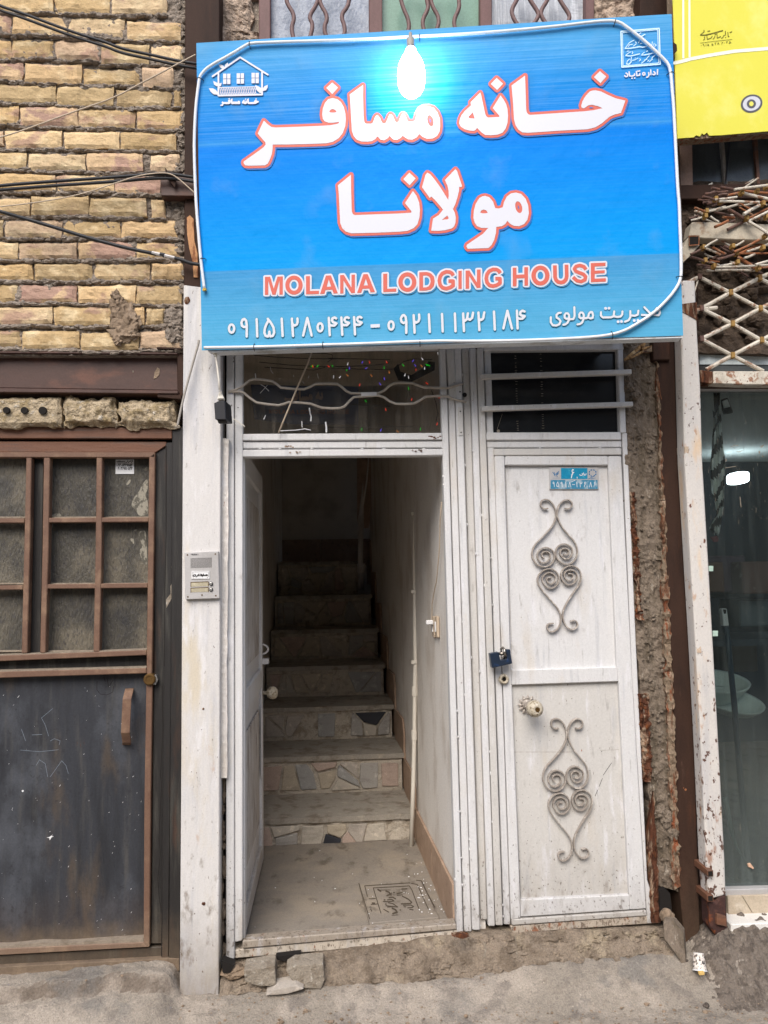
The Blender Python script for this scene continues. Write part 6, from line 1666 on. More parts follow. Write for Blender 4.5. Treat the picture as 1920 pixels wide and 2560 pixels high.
# banner sheet: a finely divided cloth with slight sag at the hems
NX, NY = 60, 40
g = G(); vs = []; uvs = []
for j in range(NY+1):
    v = j/NY
    for i in range(NX+1):
        u = i/NX
        a = (corner[0][0]*(1-u)+corner[1][0]*u, corner[0][1]*(1-u)+corner[1][1]*u)
        b = (corner[3][0]*(1-u)+corner[2][0]*u, corner[3][1]*(1-u)+corner[2][1]*u)
        x, y = a[0]*(1-v)+b[0]*v, a[1]*(1-v)+b[1]*v
        ed = min(u, 1-u, v, 1-v)
        ob_ = .0015*noise.noise(Vector((u*14, v*14, 0)))*(1-smooth(0, .08, ed)) if ed < .08 else 0
        vs.append(SP.at(x, y, ob_-.0006)); uvs.append((u, 1-v))
W = NX+1
g.add(vs, [(j*W+i, (j+1)*W+i, (j+1)*W+i+1, j*W+i+1) for j in range(NY) for i in range(NX)])
bm_ = banner_mat()
banner = g.build('banner', bm_, bs, recalc=False)
uvl = banner.data.uv_layers.new(name='UVMap')
for lp in banner.data.loops: uvl.data[lp.index].uv = uvs[lp.vertex_index]
mdl = mat('banner_hem_white', H('c9cdd0'), .6, layers=[(H('9a968e'), (14, 14, 14), .5, .7, .7)])
# backing sheet, folded hems and tube frame behind
nrm = SP.n
def sgn(u, v, o=0): # point on the sign, u right, v down, o out of the face
    return TL+(TR-TL)*u+(BL-TL)*v+nrm*o
g = G(); g.prism([sgn(.002, .002, -.003), sgn(.998, .002, -.003), sgn(.998, .998, -.003), sgn(.002, .998, -.003)], [sgn(.002, .002, -.006), sgn(.998, .002, -.006), sgn(.998, .998, -.006), sgn(.002, .998, -.006)])
g.build('backing_sheet', mdl, bs)
for (a, b) in (((0, 0), (1, 0)), ((1, 0), (1, 1)), ((1, 1), (0, 1)), ((0, 1), (0, 0)), ((.5, 0), (.5, 1))):
    ia = [(.012+q*.976) for q in a]; ib = [(.012+q*.976) for q in b]
    G().bar([sgn(ia[0], ia[1], -.024), sgn(ib[0], ib[1], -.024)], .0165, .0165).build('frame_tube', mdl, bs, bev=.002)
G().prism([sgn(.02, 1.003, -.001), sgn(.999, 1.003, -.001), sgn(.999, 1.003, -.055), sgn(.02, 1.003, -.055)], [sgn(.02, 1.006, -.001), sgn(.999, 1.006, -.001), sgn(.999, 1.006, -.055), sgn(.02, 1.006, -.055)]).build('bottom_hem', mdl, bs)
for (u, v, yb) in ((.06, .10, .0), (.06, .9, .0), (.94, .10, .05), (.94, .9, .05)):
    p = sgn(u, v, -.035); G().bar([p, Vector((p.x, yb, p.z))], .012, .012).build('bracket', M['rustbrown'], bs)

# ---- lettering traced outline by outline
Z1, Z2, Z3, Z4 = Zl(590, 190, 5.53), Zl(850, 190, 5.53), Zl(1130, 160, 7.213), Zl(1260, 160, 5.027)
Z5, Z6 = Zl(820, 410, 5.925), Zl(1050, 410, 5.53)
A_ = []; S_ = []
A_.append(Z1([(385, 617), (300, 795), (355, 860), (405, 915), (410, 945), (380, 985), (300, 1045), (110, 1180), (104, 1195), (110, 1215), (130, 1235), (175, 1240), (400, 1235), (440, 1210), (470, 1150), (495, 1080), (505, 1020), (507, 948), (700, 947), (1000, 940), (1250, 930), (1340, 910), (1420, 860), (1475, 790), (1510, 690), (1517, 600), (1512, 520), (1490, 430), (1450, 360), (1400, 320), (1335, 305), (1275, 320), (1230, 370), (1200, 450), (1192, 530), (1200, 590), (1225, 625), (1280, 645), (1350, 645), (1400, 638), (1415, 630), (1424, 640), (1420, 655), (1390, 665), (1300, 682), (1150, 690), (850, 702), (550, 712), (490, 705), (440, 670), (400, 630)]))
S_.append(Z1([(1290, 495), (1295, 478), (1315, 462), (1340, 457), (1370, 467), (1392, 495), (1370, 505), (1335, 507), (1300, 503)]))
A_.append(Z1([(1330, 90), (1410, 160), (1332, 250), (1248, 165)]))
A_.append(Z2([(318, 125), (318, 300), (325, 550), (335, 630), (350, 655), (370, 660), (430, 660), (450, 650), (462, 625), (480, 575), (500, 548), (512, 540), (525, 545), (555, 580), (570, 625), (582, 645), (600, 655), (620, 655), (637, 643), (660, 590), (680, 545), (692, 530), (708, 530), (730, 550), (755, 610), (768, 632), (785, 640), (800, 636), (815, 620), (835, 570), (855, 530), (870, 523), (887, 529), (905, 555), (930, 610), (942, 626), (960, 632), (1010, 628), (1030, 618), (1042, 600), (1060, 530), (1100, 460), (1130, 438), (1160, 425), (1225, 420), (1290, 440), (1345, 500), (1380, 590), (1385, 690), (1375, 770), (1340, 830), (1280, 865), (1200, 868), (1140, 840), (1097, 800), (1060, 850), (1000, 880), (940, 875), (900, 850), (866, 825), (840, 855), (790, 885), (740, 880), (710, 855), (688, 825), (660, 860), (610, 890), (560, 880), (535, 850), (514, 835), (490, 870), (440, 900), (380, 908), (300, 905), (230, 880), (190, 830), (165, 760), (155, 600), (145, 400), (135, 255)]))
S_.append(Z2(ell((1250, 617), 42, 80, 20, -.25)))
A_.append(Z3([(510, 515), (525, 560), (560, 720), (595, 880), (606, 920), (620, 945), (650, 965), (850, 955), (856, 943), (852, 930), (735, 795), (875, 567), (930, 640), (975, 720), (1000, 810), (1010, 930), (1000, 1060), (965, 1170), (910, 1240), (820, 1275), (700, 1285), (600, 1280), (540, 1240), (490, 1190), (452, 1150), (430, 1185), (400, 1205), (320, 1200), (230, 1175), (160, 1130), (130, 1070), (140, 1000), (175, 920), (230, 850), (345, 745), (335, 690)]))
S_.append(Z3([(375, 870), (410, 985), (330, 980), (302, 968), (297, 955)]))
A_.append(Z3([(805, 250), (920, 355), (815, 468), (700, 360)]))
A_.append(Z4([(265, 145), (270, 300), (278, 560), (283, 595), (292, 617), (308, 632), (330, 640), (700, 615), (1000, 595), (1130, 580), (1240, 555), (1180, 530), (1110, 513), (1085, 513), (1060, 520), (1010, 555), (990, 556), (975, 545), (970, 520), (990, 460), (1030, 395), (1080, 345), (1115, 333), (1150, 330), (1220, 345), (1300, 385), (1400, 430), (1525, 460), (1470, 615), (1390, 635), (1330, 660), (1230, 745), (1150, 795), (1050, 820), (700, 838), (300, 865), (230, 860), (180, 825), (145, 770), (125, 690), (115, 500), (95, 270)]))
A_.append(Z4([(1205, 90), (1285, 158), (1212, 242), (1130, 165)]))
nfirst = len(A_); nsub1 = len(S_)
A_.append(Z5([(340, 158), (343, 400), (350, 660), (355, 705), (365, 735), (380, 750), (400, 757), (700, 745), (1000, 735), (1228, 722), (1238, 715), (1236, 700), (1140, 580), (1258, 400), (1310, 470), (1350, 570), (1362, 680), (1355, 790), (1325, 890), (1270, 950), (1180, 990), (1060, 1003), (700, 1018), (350, 1027), (270, 1005), (210, 950), (180, 870), (172, 700), (160, 450), (147, 315)]))
A_.append(Z5([(1205, 128), (1298, 215), (1210, 315), (1115, 225)]))
A_.append(Z6([(102, 118), (140, 140), (200, 210), (280, 320), (390, 497), (397, 440), (395, 370), (380, 300), (343, 222), (490, 70), (512, 95), (580, 300), (575, 318), (540, 318), (540, 370), (520, 450), (490, 550), (455, 622), (480, 670), (495, 740), (490, 810), (470, 865), (440, 890), (350, 915), (250, 925), (155, 922), (180, 755), (260, 705), (318, 632), (270, 570), (200, 490), (155, 448), (135, 470), (28, 320), (75, 150)]))
S_.append(Z6([(378, 712), (398, 750), (380, 765), (300, 773)]))
A_.append(Z6([(900, 440), (960, 460), (1010, 520), (1040, 610), (1090, 615), (1140, 600), (1150, 575), (1160, 530), (1200, 450), (1260, 405), (1330, 395), (1400, 415), (1460, 480), (1495, 570), (1505, 680), (1485, 770), (1440, 830), (1370, 860), (1300, 855), (1250, 830), (1207, 785), (1180, 830), (1130, 860), (1055, 870), (1050, 950), (1025, 1050), (990, 1120), (945, 1162), (660, 1172), (640, 1140), (650, 1115), (870, 965), (945, 883), (850, 883), (790, 860), (755, 810), (738, 740), (745, 640), (770, 550), (820, 470), (860, 448)]))
S_.append(Z6([(830, 670), (850, 640), (880, 630), (915, 640), (938, 675), (900, 682), (860, 682)]))
S_.append(Z6(ell((1365, 597), 46, 84, 20, -.25)))
wht = mat('print_white', H('cdced6'), .45, grain=0.01); org_ = mat('print_orange_red', H('c95f50'), .45, grain=.02)
shd = mat('print_deep_blue', H('0e66b6'), .45, grain=0); tea = mat('print_teal', H('1f8a9c'), .45, grain=0)
teab = mat('print_blue_shadow', H('2f86b8'), .45, grain=0)
sh_ = lambda polys, dx, dy: [[(x+dx, y+dy) for x, y in p] for p in polys]
ink('lettering_shadow', sh_(grow(A_, 6.8, 10), 3.0, 3.6), [], SP, .0020, shd, bs)
ink('letter_outline', grow(A_, 6.6, 10), [], SP, .0028, org_, bs, split=True)
ink('letter', A_, S_, SP, .0036, wht, bs, split=True)
slv = [Z2([(1238, 585), (1255, 610), (1250, 650), (1240, 620)]), Z6([(1352, 565), (1372, 600), (1368, 630), (1356, 600)]), Z4([(1065, 550), (1090, 540), (1130, 550), (1100, 556)])]
ink('lettering_counter', slv, [], SP, .0040, shd, bs)

# english line
Z7, Z8 = Zl(640, 640, 3.687), Zl(1080, 630, 3.607)
EA = [Z7(p) for p in ([(82, 192), (130, 190), (163, 300), (198, 190), (247, 188), (247, 355), (216, 356), (216, 225), (180, 356), (150, 356), (113, 228), (113, 357), (82, 358)],
      ell((350, 268), 80, 88, 28), [(460, 186), (497, 185), (497, 322), (580, 320), (580, 350), (462, 353)], [(590, 350), (645, 180), (690, 178), (755, 344), (715, 345), (703, 310), (642, 312), (630, 348)],
      [(775, 176), (810, 174), (880, 290), (880, 172), (912, 171), (912, 340), (878, 342), (806, 225), (806, 344), (776, 345)], [(932, 340), (990, 168), (1030, 166), (1097, 332), (1055, 334), (1043, 300), (982, 302), (970, 338)],
      [(1172, 164), (1210, 162), (1210, 302), (1293, 299), (1293, 328), (1173, 332)], ell((1395, 240), 84, 90, 28), [(1505, 150), (1570, 147), (1600, 153), (1620, 165), (1640, 190), (1647, 230), (1642, 270), (1630, 290), (1608, 308), (1570, 317), (1505, 320)])]
ES = [Z7(p) for p in (ell((350, 268), 42, 52, 24), [(652, 283), (692, 281), (670, 215)], [(992, 272), (1032, 270), (1012, 208)], ell((1395, 240), 43, 53, 24), [(1540, 180), (1572, 178), (1592, 187), (1605, 205), (1610, 232), (1603, 262), (1590, 280), (1570, 288), (1540, 290)])]
GG = [(192, 212), (180, 192), (160, 180), (128, 178), (95, 192), (74, 220), (66, 258), (74, 298), (95, 322), (128, 330), (162, 320), (190, 303), (190, 262), (148, 262)]
for dx, dy in ((0, 0), (423, -22)):
    EA += stroke(Z8([(x+dx, y+dy) for x, y in GG]), 9.3, 10, False)
EA += [Z8(p) for p in ([(238, 170), (268, 168), (268, 332), (238, 333)], [(303, 168), (337, 166), (405, 275), (405, 158), (438, 157), (438, 322), (405, 325), (335, 215), (335, 330), (303, 331)],
       [(728, 142), (762, 140), (762, 205), (832, 202), (832, 137), (866, 136), (866, 302), (834, 303), (834, 235), (763, 238), (763, 308), (728, 309)], ell((978, 212), 82, 90, 28),
       [(1432, 100), (1565, 95), (1565, 125), (1468, 130), (1468, 168), (1558, 164), (1558, 190), (1468, 196), (1468, 240), (1568, 236), (1568, 266), (1433, 272)])]
ES.append(Z8(ell((978, 212), 42, 53, 24)))
EA += stroke(Z8([(1108, 120), (1110, 225), (1118, 252), (1138, 270), (1163, 275), (1190, 268), (1208, 246), (1215, 220), (1213, 114)]), 9.5, 10, False)
EA += stroke(Z8([(1388, 158), (1370, 132), (1332, 120), (1298, 130), (1284, 152), (1298, 174), (1330, 187), (1365, 200), (1385, 222), (1380, 250), (1345, 266), (1305, 258), (1272, 226)]), 8.8, 10, False)
Eb = []
for p in EA: Eb.append(p)
ink('lettering_shadow', sh_(grow(EA, 4.4, 8), 2.4, 2.4), [], SP, .0020, teab, bs)
wsub = [[((x-sum(q[0] for q in s_)/len(s_))*.62+sum(q[0] for q in s_)/len(s_), (y-sum(q[1] for q in s_)/len(s_))*.66+sum(q[1] for q in s_)/len(s_)) for x, y in s_] for s_ in (ES[0], ES[3], ES[4], ES[5])]
ink('letter_outline', grow(EA, 4.2, 8), wsub, SP, .0028, wht, bs, split=True)
ink('letter', EA, ES, SP, .0036, org_, bs, split=True)

# telephone numbers and manager line
Z9, Z10, Z11 = Zl(550, 770, 4.1475), Zl(950, 760, 4.254), Zl(1350, 740, 5.184)
DG = []; DGO = []; PATHS = []
def ringp(c, rx_, ry_, zf, wd):
    e = ell(c, rx_, ry_, 18); PATHS.append((zf(e+[e[0]]), wd)); return stroke(zf(e+[e[0]]), wd, 8)
wd = 6.0
DG += ringp((120, 213), 27, 42, Z9, wd)
def many(zf, lst, w_):
    o = []
    for lp in lst: o += stroke(zf(lp), w_, 8); PATHS.append((zf(lp), w_))
    return o
def NOL():
    for p_, w_ in PATHS: DGO.extend(stroke(p_, w_+2.2, 8))
    PATHS.clear()
DG += many(Z9, [[(275, 190), (250, 198), (228, 185), (222, 150), (235, 120), (252, 113), (270, 130), (278, 180), (277, 295)], [(380, 115), (386, 295)], [(495, 112), (530, 155), (556, 205), (562, 255), (548, 288), (525, 294), (514, 275), (512, 245)], [(512, 245), (510, 275), (495, 296), (472, 288), (460, 255), (464, 215), (480, 170), (505, 125)],
     [(640, 110), (649, 290)], [(745, 110), (757, 290)], [(748, 165), (772, 183), (796, 170), (805, 145), (803, 108)], [(905, 102), (862, 285)], [(905, 102), (950, 285)]], wd)
DG += ringp((1038, 200), 26, 42, Z9, wd)
for dx, dy in ((0, 0), (130, -4), (262, -8)):
    DG += many(Z9, [[(x+dx, y+dy) for x, y in lp] for lp in ([(1128, 102), (1138, 282)], [(1205, 108), (1188, 98), (1168, 105), (1160, 128), (1172, 148), (1205, 158)], [(1208, 160), (1185, 182), (1155, 182), (1136, 172)])], wd)
DG += stroke([(926.5, 815.2), (949.5, 814.2)], 8.5, 4, False)
DG += ringp((118, 228), 27, 44, Z10, wd)
DG += many(Z10, [[(272, 192), (250, 203), (228, 188), (222, 155), (238, 122), (256, 118), (273, 138), (280, 190), (279, 308)], [(358, 118), (368, 305)], [(362, 182), (385, 198), (410, 182), (418, 155), (416, 112)], [(520, 110), (529, 298)], [(659, 105), (667, 292)], [(796, 100), (803, 290)],
     [(884, 100), (893, 288)], [(886, 165), (905, 178), (925, 160), (935, 98)], [(930, 152), (955, 168), (980, 148), (990, 92)], [(1047, 90), (1057, 278)], [(1052, 158), (1075, 170), (1098, 152), (1109, 88)], [(1212, 80), (1221, 272)], [(1355, 72), (1312, 260)], [(1355, 72), (1403, 260)],
     [(1456, 70), (1464, 260)], [(1538, 80), (1516, 70), (1494, 85), (1490, 110), (1505, 124), (1540, 128)], [(1540, 130), (1515, 155), (1488, 157), (1466, 150)]], wd)
DG += many(Z11, [[(140, 275), (140, 340), (165, 378), (210, 383), (252, 365), (266, 325), (245, 297), (216, 280), (213, 245), (240, 220), (270, 217)], [(375, 292), (340, 295), (320, 283), (318, 250), (335, 224), (360, 224), (377, 250), (377, 300), (358, 345), (330, 367), (302, 372)],
     [(445, 145), (448, 265), (432, 298), (380, 303)], [(565, 282), (530, 290), (510, 275), (508, 240), (525, 214), (550, 214), (567, 240), (567, 290), (548, 340), (520, 362), (485, 368)], [(568, 288), (605, 286), (625, 268), (634, 230), (655, 207), (676, 208), (688, 245), (682, 285), (650, 290), (622, 275)],
     [(790, 210), (790, 255), (815, 278), (920, 276), (955, 262), (962, 200)], [(962, 262), (1000, 272), (1045, 265), (1066, 240), (1068, 200)], [(1170, 195), (1172, 270), (1150, 313), (1100, 333)], [(1172, 250), (1230, 256), (1268, 240), (1275, 190)],
     [(1352, 145), (1390, 185), (1432, 228), (1415, 248), (1320, 245)], [(1432, 232), (1480, 245), (1538, 248), (1555, 218), (1543, 170), (1517, 155), (1494, 185), (1482, 240)]], 5.2)
for (x, y) in ((850, 160), (895, 158), (1012, 333), (1056, 330), (1222, 318), (1270, 315)): DG.append(disc(Z11([(x, y)])[0], 3.6, 10))
NOL()
ink('digit_outline', DGO, [], SP, .0024, tea, bs, split=True)
ink('digit', DG, [], SP, .0032, wht, bs, split=True)

# guesthouse emblem, top left
Zh = Zl(510, 130, 9.217)
HG = many(Zh, [[(195, 560), (832, 122), (1470, 522)], [(332, 485), (332, 1003), (1338, 980), (1338, 465)]], 4.2)
for (x, y) in ((440, 500), (753, 490), (1095, 480)):
    for a in (0, 92):
        for b in (0, 126): HG.append(Zh([(x+a, y+b), (x+a+76, y+b-2), (x+a+76, y+b+112), (x+a, y+b+114)]))
HG += stroke(Zh([(345, 818), (1200, 800)]), 2.0)
for k in range(21):
    x = 365+k*40
    HG += stroke(Zh([(x, 830-k*.6), (x+34, 975-k*.6)]), 1.5, 5)+stroke(Zh([(x+34, 830-k*.6), (x+6, 975-k*.6)]), .9, 5)
for lp in ([(325, 280), (380, 290), (440, 310), (470, 345), (480, 380), (420, 390), (370, 350)], [(470, 345), (490, 290), (545, 240), (560, 290), (540, 330), (480, 390)], [(210, 665), (270, 690), (320, 720), (345, 780), (290, 790), (230, 750)], [(410, 710), (360, 720), (330, 760), (345, 795), (390, 785)],
           [(112, 835), (200, 835), (270, 870), (320, 930), (320, 985), (220, 975), (150, 910)], [(1180, 762), (1250, 790), (1320, 830), (1340, 930), (1290, 950), (1210, 880)], [(1468, 755), (1390, 790), (1345, 860), (1350, 900), (1430, 880), (1465, 820)]):
    HG.append(Zh(lp))
ink('emblem_shadow', sh_(HG, 1.0, 1.2), [], SP, .0020, shd, bs)
ink('emblem', HG, [], SP, .0030, wht, bs)
mini = lambda p: [(550.7+(x-608)*(96.5/962.0), 246.0+((y+(x-608)*.050)-222)*(23.0/245.0)) for x, y in p]
CP = [mini(p) for p in A_[:nfirst]]; CS = [mini(p) for p in S_[:nsub1]]
ink('emblem_caption_shadow', sh_(grow(CP, .5, 6), .8, .9), [], SP, .0020, shd, bs)
ink('emblem_caption', grow(CP, .5, 6), [], SP, .0030, wht, bs)
# ministry emblem, top right
Ze = Zl(1530, 60, 12.76)
MG = many(Ze, [[(285, 235), (1505, 135), (1540, 1280), (315, 1375), (285, 235)]], 3.0)+many(Ze, [[(335, 275), (1455, 180), (1490, 1240), (355, 1335), (335, 275)]], 1.7)
MG += many(Ze, [[(420, 780), (600, 772), (880, 722)], [(880, 722), (1000, 740), (1130, 705)]], 2.6)
MG += many(Ze, [[(440, 1010), (600, 1020), (880, 950)], [(940, 990), (1050, 982), (1390, 912)], [(460, 1270), (540, 1285), (620, 1200)], [(850, 380), (950, 390), (1050, 330)]], 2.4)
MG += many(Ze, [[(430, 755), (560, 590), (710, 510)], [(520, 720), (560, 660), (650, 650)], [(690, 700), (765, 640), (770, 585)], [(1270, 700), (1285, 570)], [(1325, 690), (1345, 620)], [(1365, 720), (1410, 670), (1385, 640)],
     [(440, 1000), (520, 930), (600, 885)], [(480, 868), (545, 858)], [(640, 955), (665, 910), (645, 880)], [(955, 965), (1035, 895)], [(1095, 880), (1135, 855)], [(470, 1250), (495, 1170), (565, 1120)], [(600, 1185), (622, 1060)], [(640, 1160), (730, 1145), (830, 1085)],
     [(870, 1185), (915, 1135), (885, 1110)], [(940, 1250), (1040, 1175), (1190, 1010)], [(1030, 1150), (1115, 1125)], [(1140, 1195), (1172, 1150)], [(1195, 1205), (1285, 1120), (1268, 1080), (1380, 990)], [(875, 310), (920, 275)], [(850, 600), (880, 500)], [(900, 620), (960, 615)], [(745, 570), (755, 575)], [(740, 1080), (745, 1085)]], 1.7)
ink('emblem', MG, [], SP, .0030, mat('print_pale_blue', H('c4e2f2'), .45, grain=.02), bs)
MC = many(Ze, [[(1455, 1455), (1446, 1600)], [(1300, 1600), (1345, 1618), (1375, 1595), (1370, 1545), (1335, 1520)], [(1235, 1465), (1240, 1612)], [(1168, 1550), (1182, 1620), (1155, 1680), (1105, 1700)], [(778, 1515), (792, 1645), (880, 1635), (888, 1580)], [(545, 1525), (562, 1655), (645, 1660), (720, 1632), (720, 1590)],
     [(408, 1650), (440, 1680), (492, 1668), (505, 1605), (450, 1565)]], 3.5)
e = ell((1015, 1590), 38, 42, 14); MC += stroke(Ze(e+[e[0]]), 3.2)
MC += [disc(Ze([(x, y)])[0], 2.1, 8) for x, y in ((830, 1502), (880, 1495), (640, 1728), (722, 1722))]
ink('emblem_caption', MC, [], SP, .0030, wht, bs)

# ---- rope light tied round the sign
RP = [(511, 722), (507, 690), (502, 650), (497, 592), (491, 520), (488, 457), (486, 400), (485.5, 347), (489, 270), (496, 212), (499, 194), (504, 184), (522, 166), (576, 137), (616, 112), (626, 108), (676, 106), (760, 103), (846, 101), (940, 97), (1023, 92), (1130, 87), (1212, 82), (1373, 68), (1486, 54.5), (1520, 52), (1541, 53), (1559, 61), (1615, 105), (1655, 143), (1671, 160), (1677, 180), (1680, 220), (1684, 262), (1688, 343), (1692, 424), (1695, 480), (1698, 507), (1700, 570), (1702.5, 633), (1703, 680), (1701.5, 696), (1695.6, 713), (1674.5, 743), (1632, 785), (1577, 819), (1555, 829), (1531, 836), (1490, 842), (1430, 846), (1340, 850), (1261, 852), (1160, 853), (1100, 852), (1030, 854), (961.5, 857), (880, 860), (807, 862), (720, 865), (653, 867), (560, 868.5), (510, 869)]
rl = thing('rope_light', 'unlit white rope light tied around the edge of the blue sign', 'rope light', SP.at(1100, 852, .01))
q = [SP.at(x, y, .010) for x, y in chaikin(RP, 1, False)]
G().tube(q, .0053, 8).build('rope', M['rope'], rl, smooth_=True)
p = SP.at(511, 722, .010); p2 = SP.at(511.6, 727, .010)
G().tube([p, p2], .0070, 8).build('end_cap', M['yellowcap'], rl)
for (x, y) in ((499, 196), (624, 109), (1049, 91), (1538, 53), (1678, 182), (1702, 692), (1531, 836), (1050, 856), (807, 862), (635, 867), (504, 647)):
    c = SP.at(x, y, .010)
    k = min(range(len(RP)), key=lambda i: (RP[i][0]-x)**2+(RP[i][1]-y)**2); k = max(1, min(len(RP)-2, k))
    d = (SP.at(*RP[k+1], .01)-SP.at(*RP[k-1], .01)).normalized(); s_ = d.cross(nrm)
    G().tube([c+s_*.013-nrm*.009, c+s_*.008, c+nrm*.0068, c-s_*.008, c-s_*.013-nrm*.009], .0014, 5).build('wire_tie', M['cable'], rl)

# ---- lit bulb hanging in front of the sign
bl_ = thing('light_bulb', 'glowing white light bulb hanging in front of the blue sign', 'light bulb', SP.at(1029, 247, .07))
bo_ = .050
c = SP.at(1029, 185, bo_); sc = (SP.at(1029+10, 185, bo_)-c).length/10.0
ax = Vector((.0, 0.02, -1)).normalized()
top = SP.at(1026, 88, bo_)
G().tube([SP.at(1026, 84, .012), SP.at(1026, 90, .03), top, top-Vector((0, 0, .02))], .006, 8).build('cable', M['cablegrey'], bl_, smooth_=True)
G().lathe([(0, 6*sc), (2*sc, 9.5*sc), (22*sc, 9.5*sc), (24*sc, 10.5*sc)], SP.at(1026, 95, bo_), ax, 18).build('socket', M['cablegrey'], bl_)
G().lathe([(0, 11*sc), (3*sc, 12.5*sc), (6*sc, 11*sc)], SP.at(1027, 117, bo_), ax, 18).build('cap', M['steel'], bl_)
prof = [(0, 12), (10, 15.5), (20, 21), (31, 27), (42, 31), (54, 33.5), (76, 34), (92, 33), (103, 30), (113, 24), (120, 16), (125, 7), (126.5, .5)]
G().lathe([(a*sc, b*sc) for a, b in prof], SP.at(1027, 123, bo_), ax, 28).build('glass', mat('lit_bulb_glass', H('f4faff'), .3, emit=H('d9f3ff'), estr=14.0, grain=0), bl_, smooth_=True)

# ================================================================== YELLOW SIGN
ypl = Plane((1.30, -.16, 3.0), (.165, -1.0, -.03))
ysg = thing('yellow_sign', 'bright yellow shop sign with white stripes right of the blue sign', 'sign', ypl.at(1800, 338))
yel = mat('yellow_sign_print', H('ddd650'), .5, layers=[(H('ece68a'), (4, 4, 4), .5, .7, .6)], bump=[((3, 3, 3), .3, .01)], grain=.01)
yq = [(1674, -260), (2500, -260), (2500, 285), (1920, 328), (1800, 338), (1773, 339), (1768, 331), (1760, 337), (1755, 333), (1750, 341), (1740, 338), (1735, 343), (1694, 346)]
G().pl(yq, ypl, 0, -.004).build('banner', yel, ysg)
G().pl([(1676, -255), (2495, -255), (2495, 290), (1920, 333), (1696, 351)], ypl, -.006, -.05).build('frame', M['brownedge'], ysg)
zy = Zl(1550, 0, 3.16)
wh2 = mat('print_cream', H('eeeeda'), .5, grain=.01)
ink('white_stripe', stroke(zy([(430, 497), (480, 487), (560, 465), (700, 438), (900, 405), (1169, 383), (1600, 372)]), 8.5, 8)+stroke(zy([(498, -800), (500, 462)]), 5, 6, False)+stroke(zy([(545, -800), (550, 452)]), 5, 6, False), [], ypl, .001, wh2, ysg)
gry = mat('print_grey', H('5b5a60'), .5, grain=.01)
ink('roundel', [ell(zy([(1040, 818)])[0], 27.5, 22.5, 30, -.3)], [], ypl, .001, gry, ysg)
ink('roundel', [ell(zy([(1040, 818)])[0], 22.5, 17.8, 30, -.3)], [], ypl, .0016, wht, ysg)
ink('roundel', [ell(zy([(1038, 820)])[0], 11.5, 11.2, 24)], [], ypl, .0022, gry, ysg)
ink('roundel', [ell(zy([(1038, 820)])[0], 5.6, 6, 18)], [], ypl, .0028, yel, ysg)
zt_ = Zl(1730, 60, 13.825)
olv = mat('print_olive', H('6d681c'), .5, grain=0)
YT = many(zt_, [[(300, 380), (450, 380), (640, 340), (1060, 225)]], 2.6)+many(zt_, [[(300, 360), (380, 300), (425, 250), (410, 215)], [(545, 250), (620, 235)], [(400, 550), (445, 500), (430, 440)], [(515, 390), (530, 530), (660, 480), (700, 420)], [(730, 515), (775, 470), (800, 400)], [(860, 330), (875, 485), (990, 430)], [(1020, 490), (1080, 450), (1090, 400)], [(1090, 400), (1160, 370), (1155, 250)], [(1240, 290), (1255, 440), (1285, 430)], [(1310, 290), (1380, 265)], [(795, 345), (825, 345)], [(1155, 465), (1175, 465)]], 1.9)
YT += many(zt_, [[(285, 655), (800, 590), (1390, 530)]], .9)
YT += many(zt_, [[(310, 740), (330, 738)], [(400, 690), (375, 715), (410, 720), (425, 770)], [(480, 680), (490, 750)], [(545, 680), (590, 735), (530, 745), (555, 700)], [(690, 670), (740, 720), (680, 735), (700, 690)], [(790, 640), (810, 710)], [(800, 660), (835, 640)], [(905, 640), (875, 710)], [(905, 640), (940, 700)], [(1030, 620), (1070, 640), (1020, 690)], [(1120, 650), (1140, 648)], [(1190, 600), (1205, 670)], [(1200, 625), (1240, 600)], [(1300, 590), (1350, 650), (1280, 668), (1310, 600)]], 1.1)
ink('small_lettering', YT, [], ypl, .0012, olv, ysg)
G().pl([(1684, 105), (1692, 112), (1693, 127), (1684, 136)], ypl, .02, -.01).build('bolt_lug', M['rustbrown'], ysg)
# dark window under it
w2 = thing('side_window', 'dark dusty window strip under the yellow sign', 'window', at(1820, 465, .10))
G().px([(1694, 330), (1730, 330), (1732, 468), (1700, 470)], .02, .10).build('reveal', mat('pink_plaster', H('9a8072'), .9, layers=[(H('7d6558'), (12, 12, 12), .5, .7, .7)], bump=[((40, 40, 40), .5, .006)]), w2)
sg = mat('side_glass', H('4b4f50'), .2, layers=[(H('5f6464'), (5, 5, 8), .46, .66, .8), (H('37393a'), (9, 9, 3), .52, .7, .7)])
for (a, b) in ((1726, 1806), (1806, 1886), (1886, 2100)): G().px([(a, 330), (b-1.5, 330), (b-1.5+4, 466), (a+4, 466)], .06, .064).build('pane', sg, w2)
for (a, b, w_, m) in ((1800, 1812, 9, M['tread']), (1884, 1894, 9, M['rail_brown'])): G().px([(a, 330), (a+w_, 330), (b+w_*.8, 462), (b, 462)], .045, .07).build('mullion', m, w2, bev=.001)
G().tube([at(1826, 330, .04), at(1820, 400, .04), at(1814, 462, .04)], .004, 6).build('cable', M['cable'], w2)
G().px([(1698, 462), (2300, 450), (2300, 492), (1700, 498)], -.005, .10).build('sill', M['rustbrown'], w2, bev=.003)
G().px([(1686, 355), (1698, 355), (1706, 560), (1702, 640), (1692, 640)], -.02, .05).build('jamb', M['rustbrown'], w2)

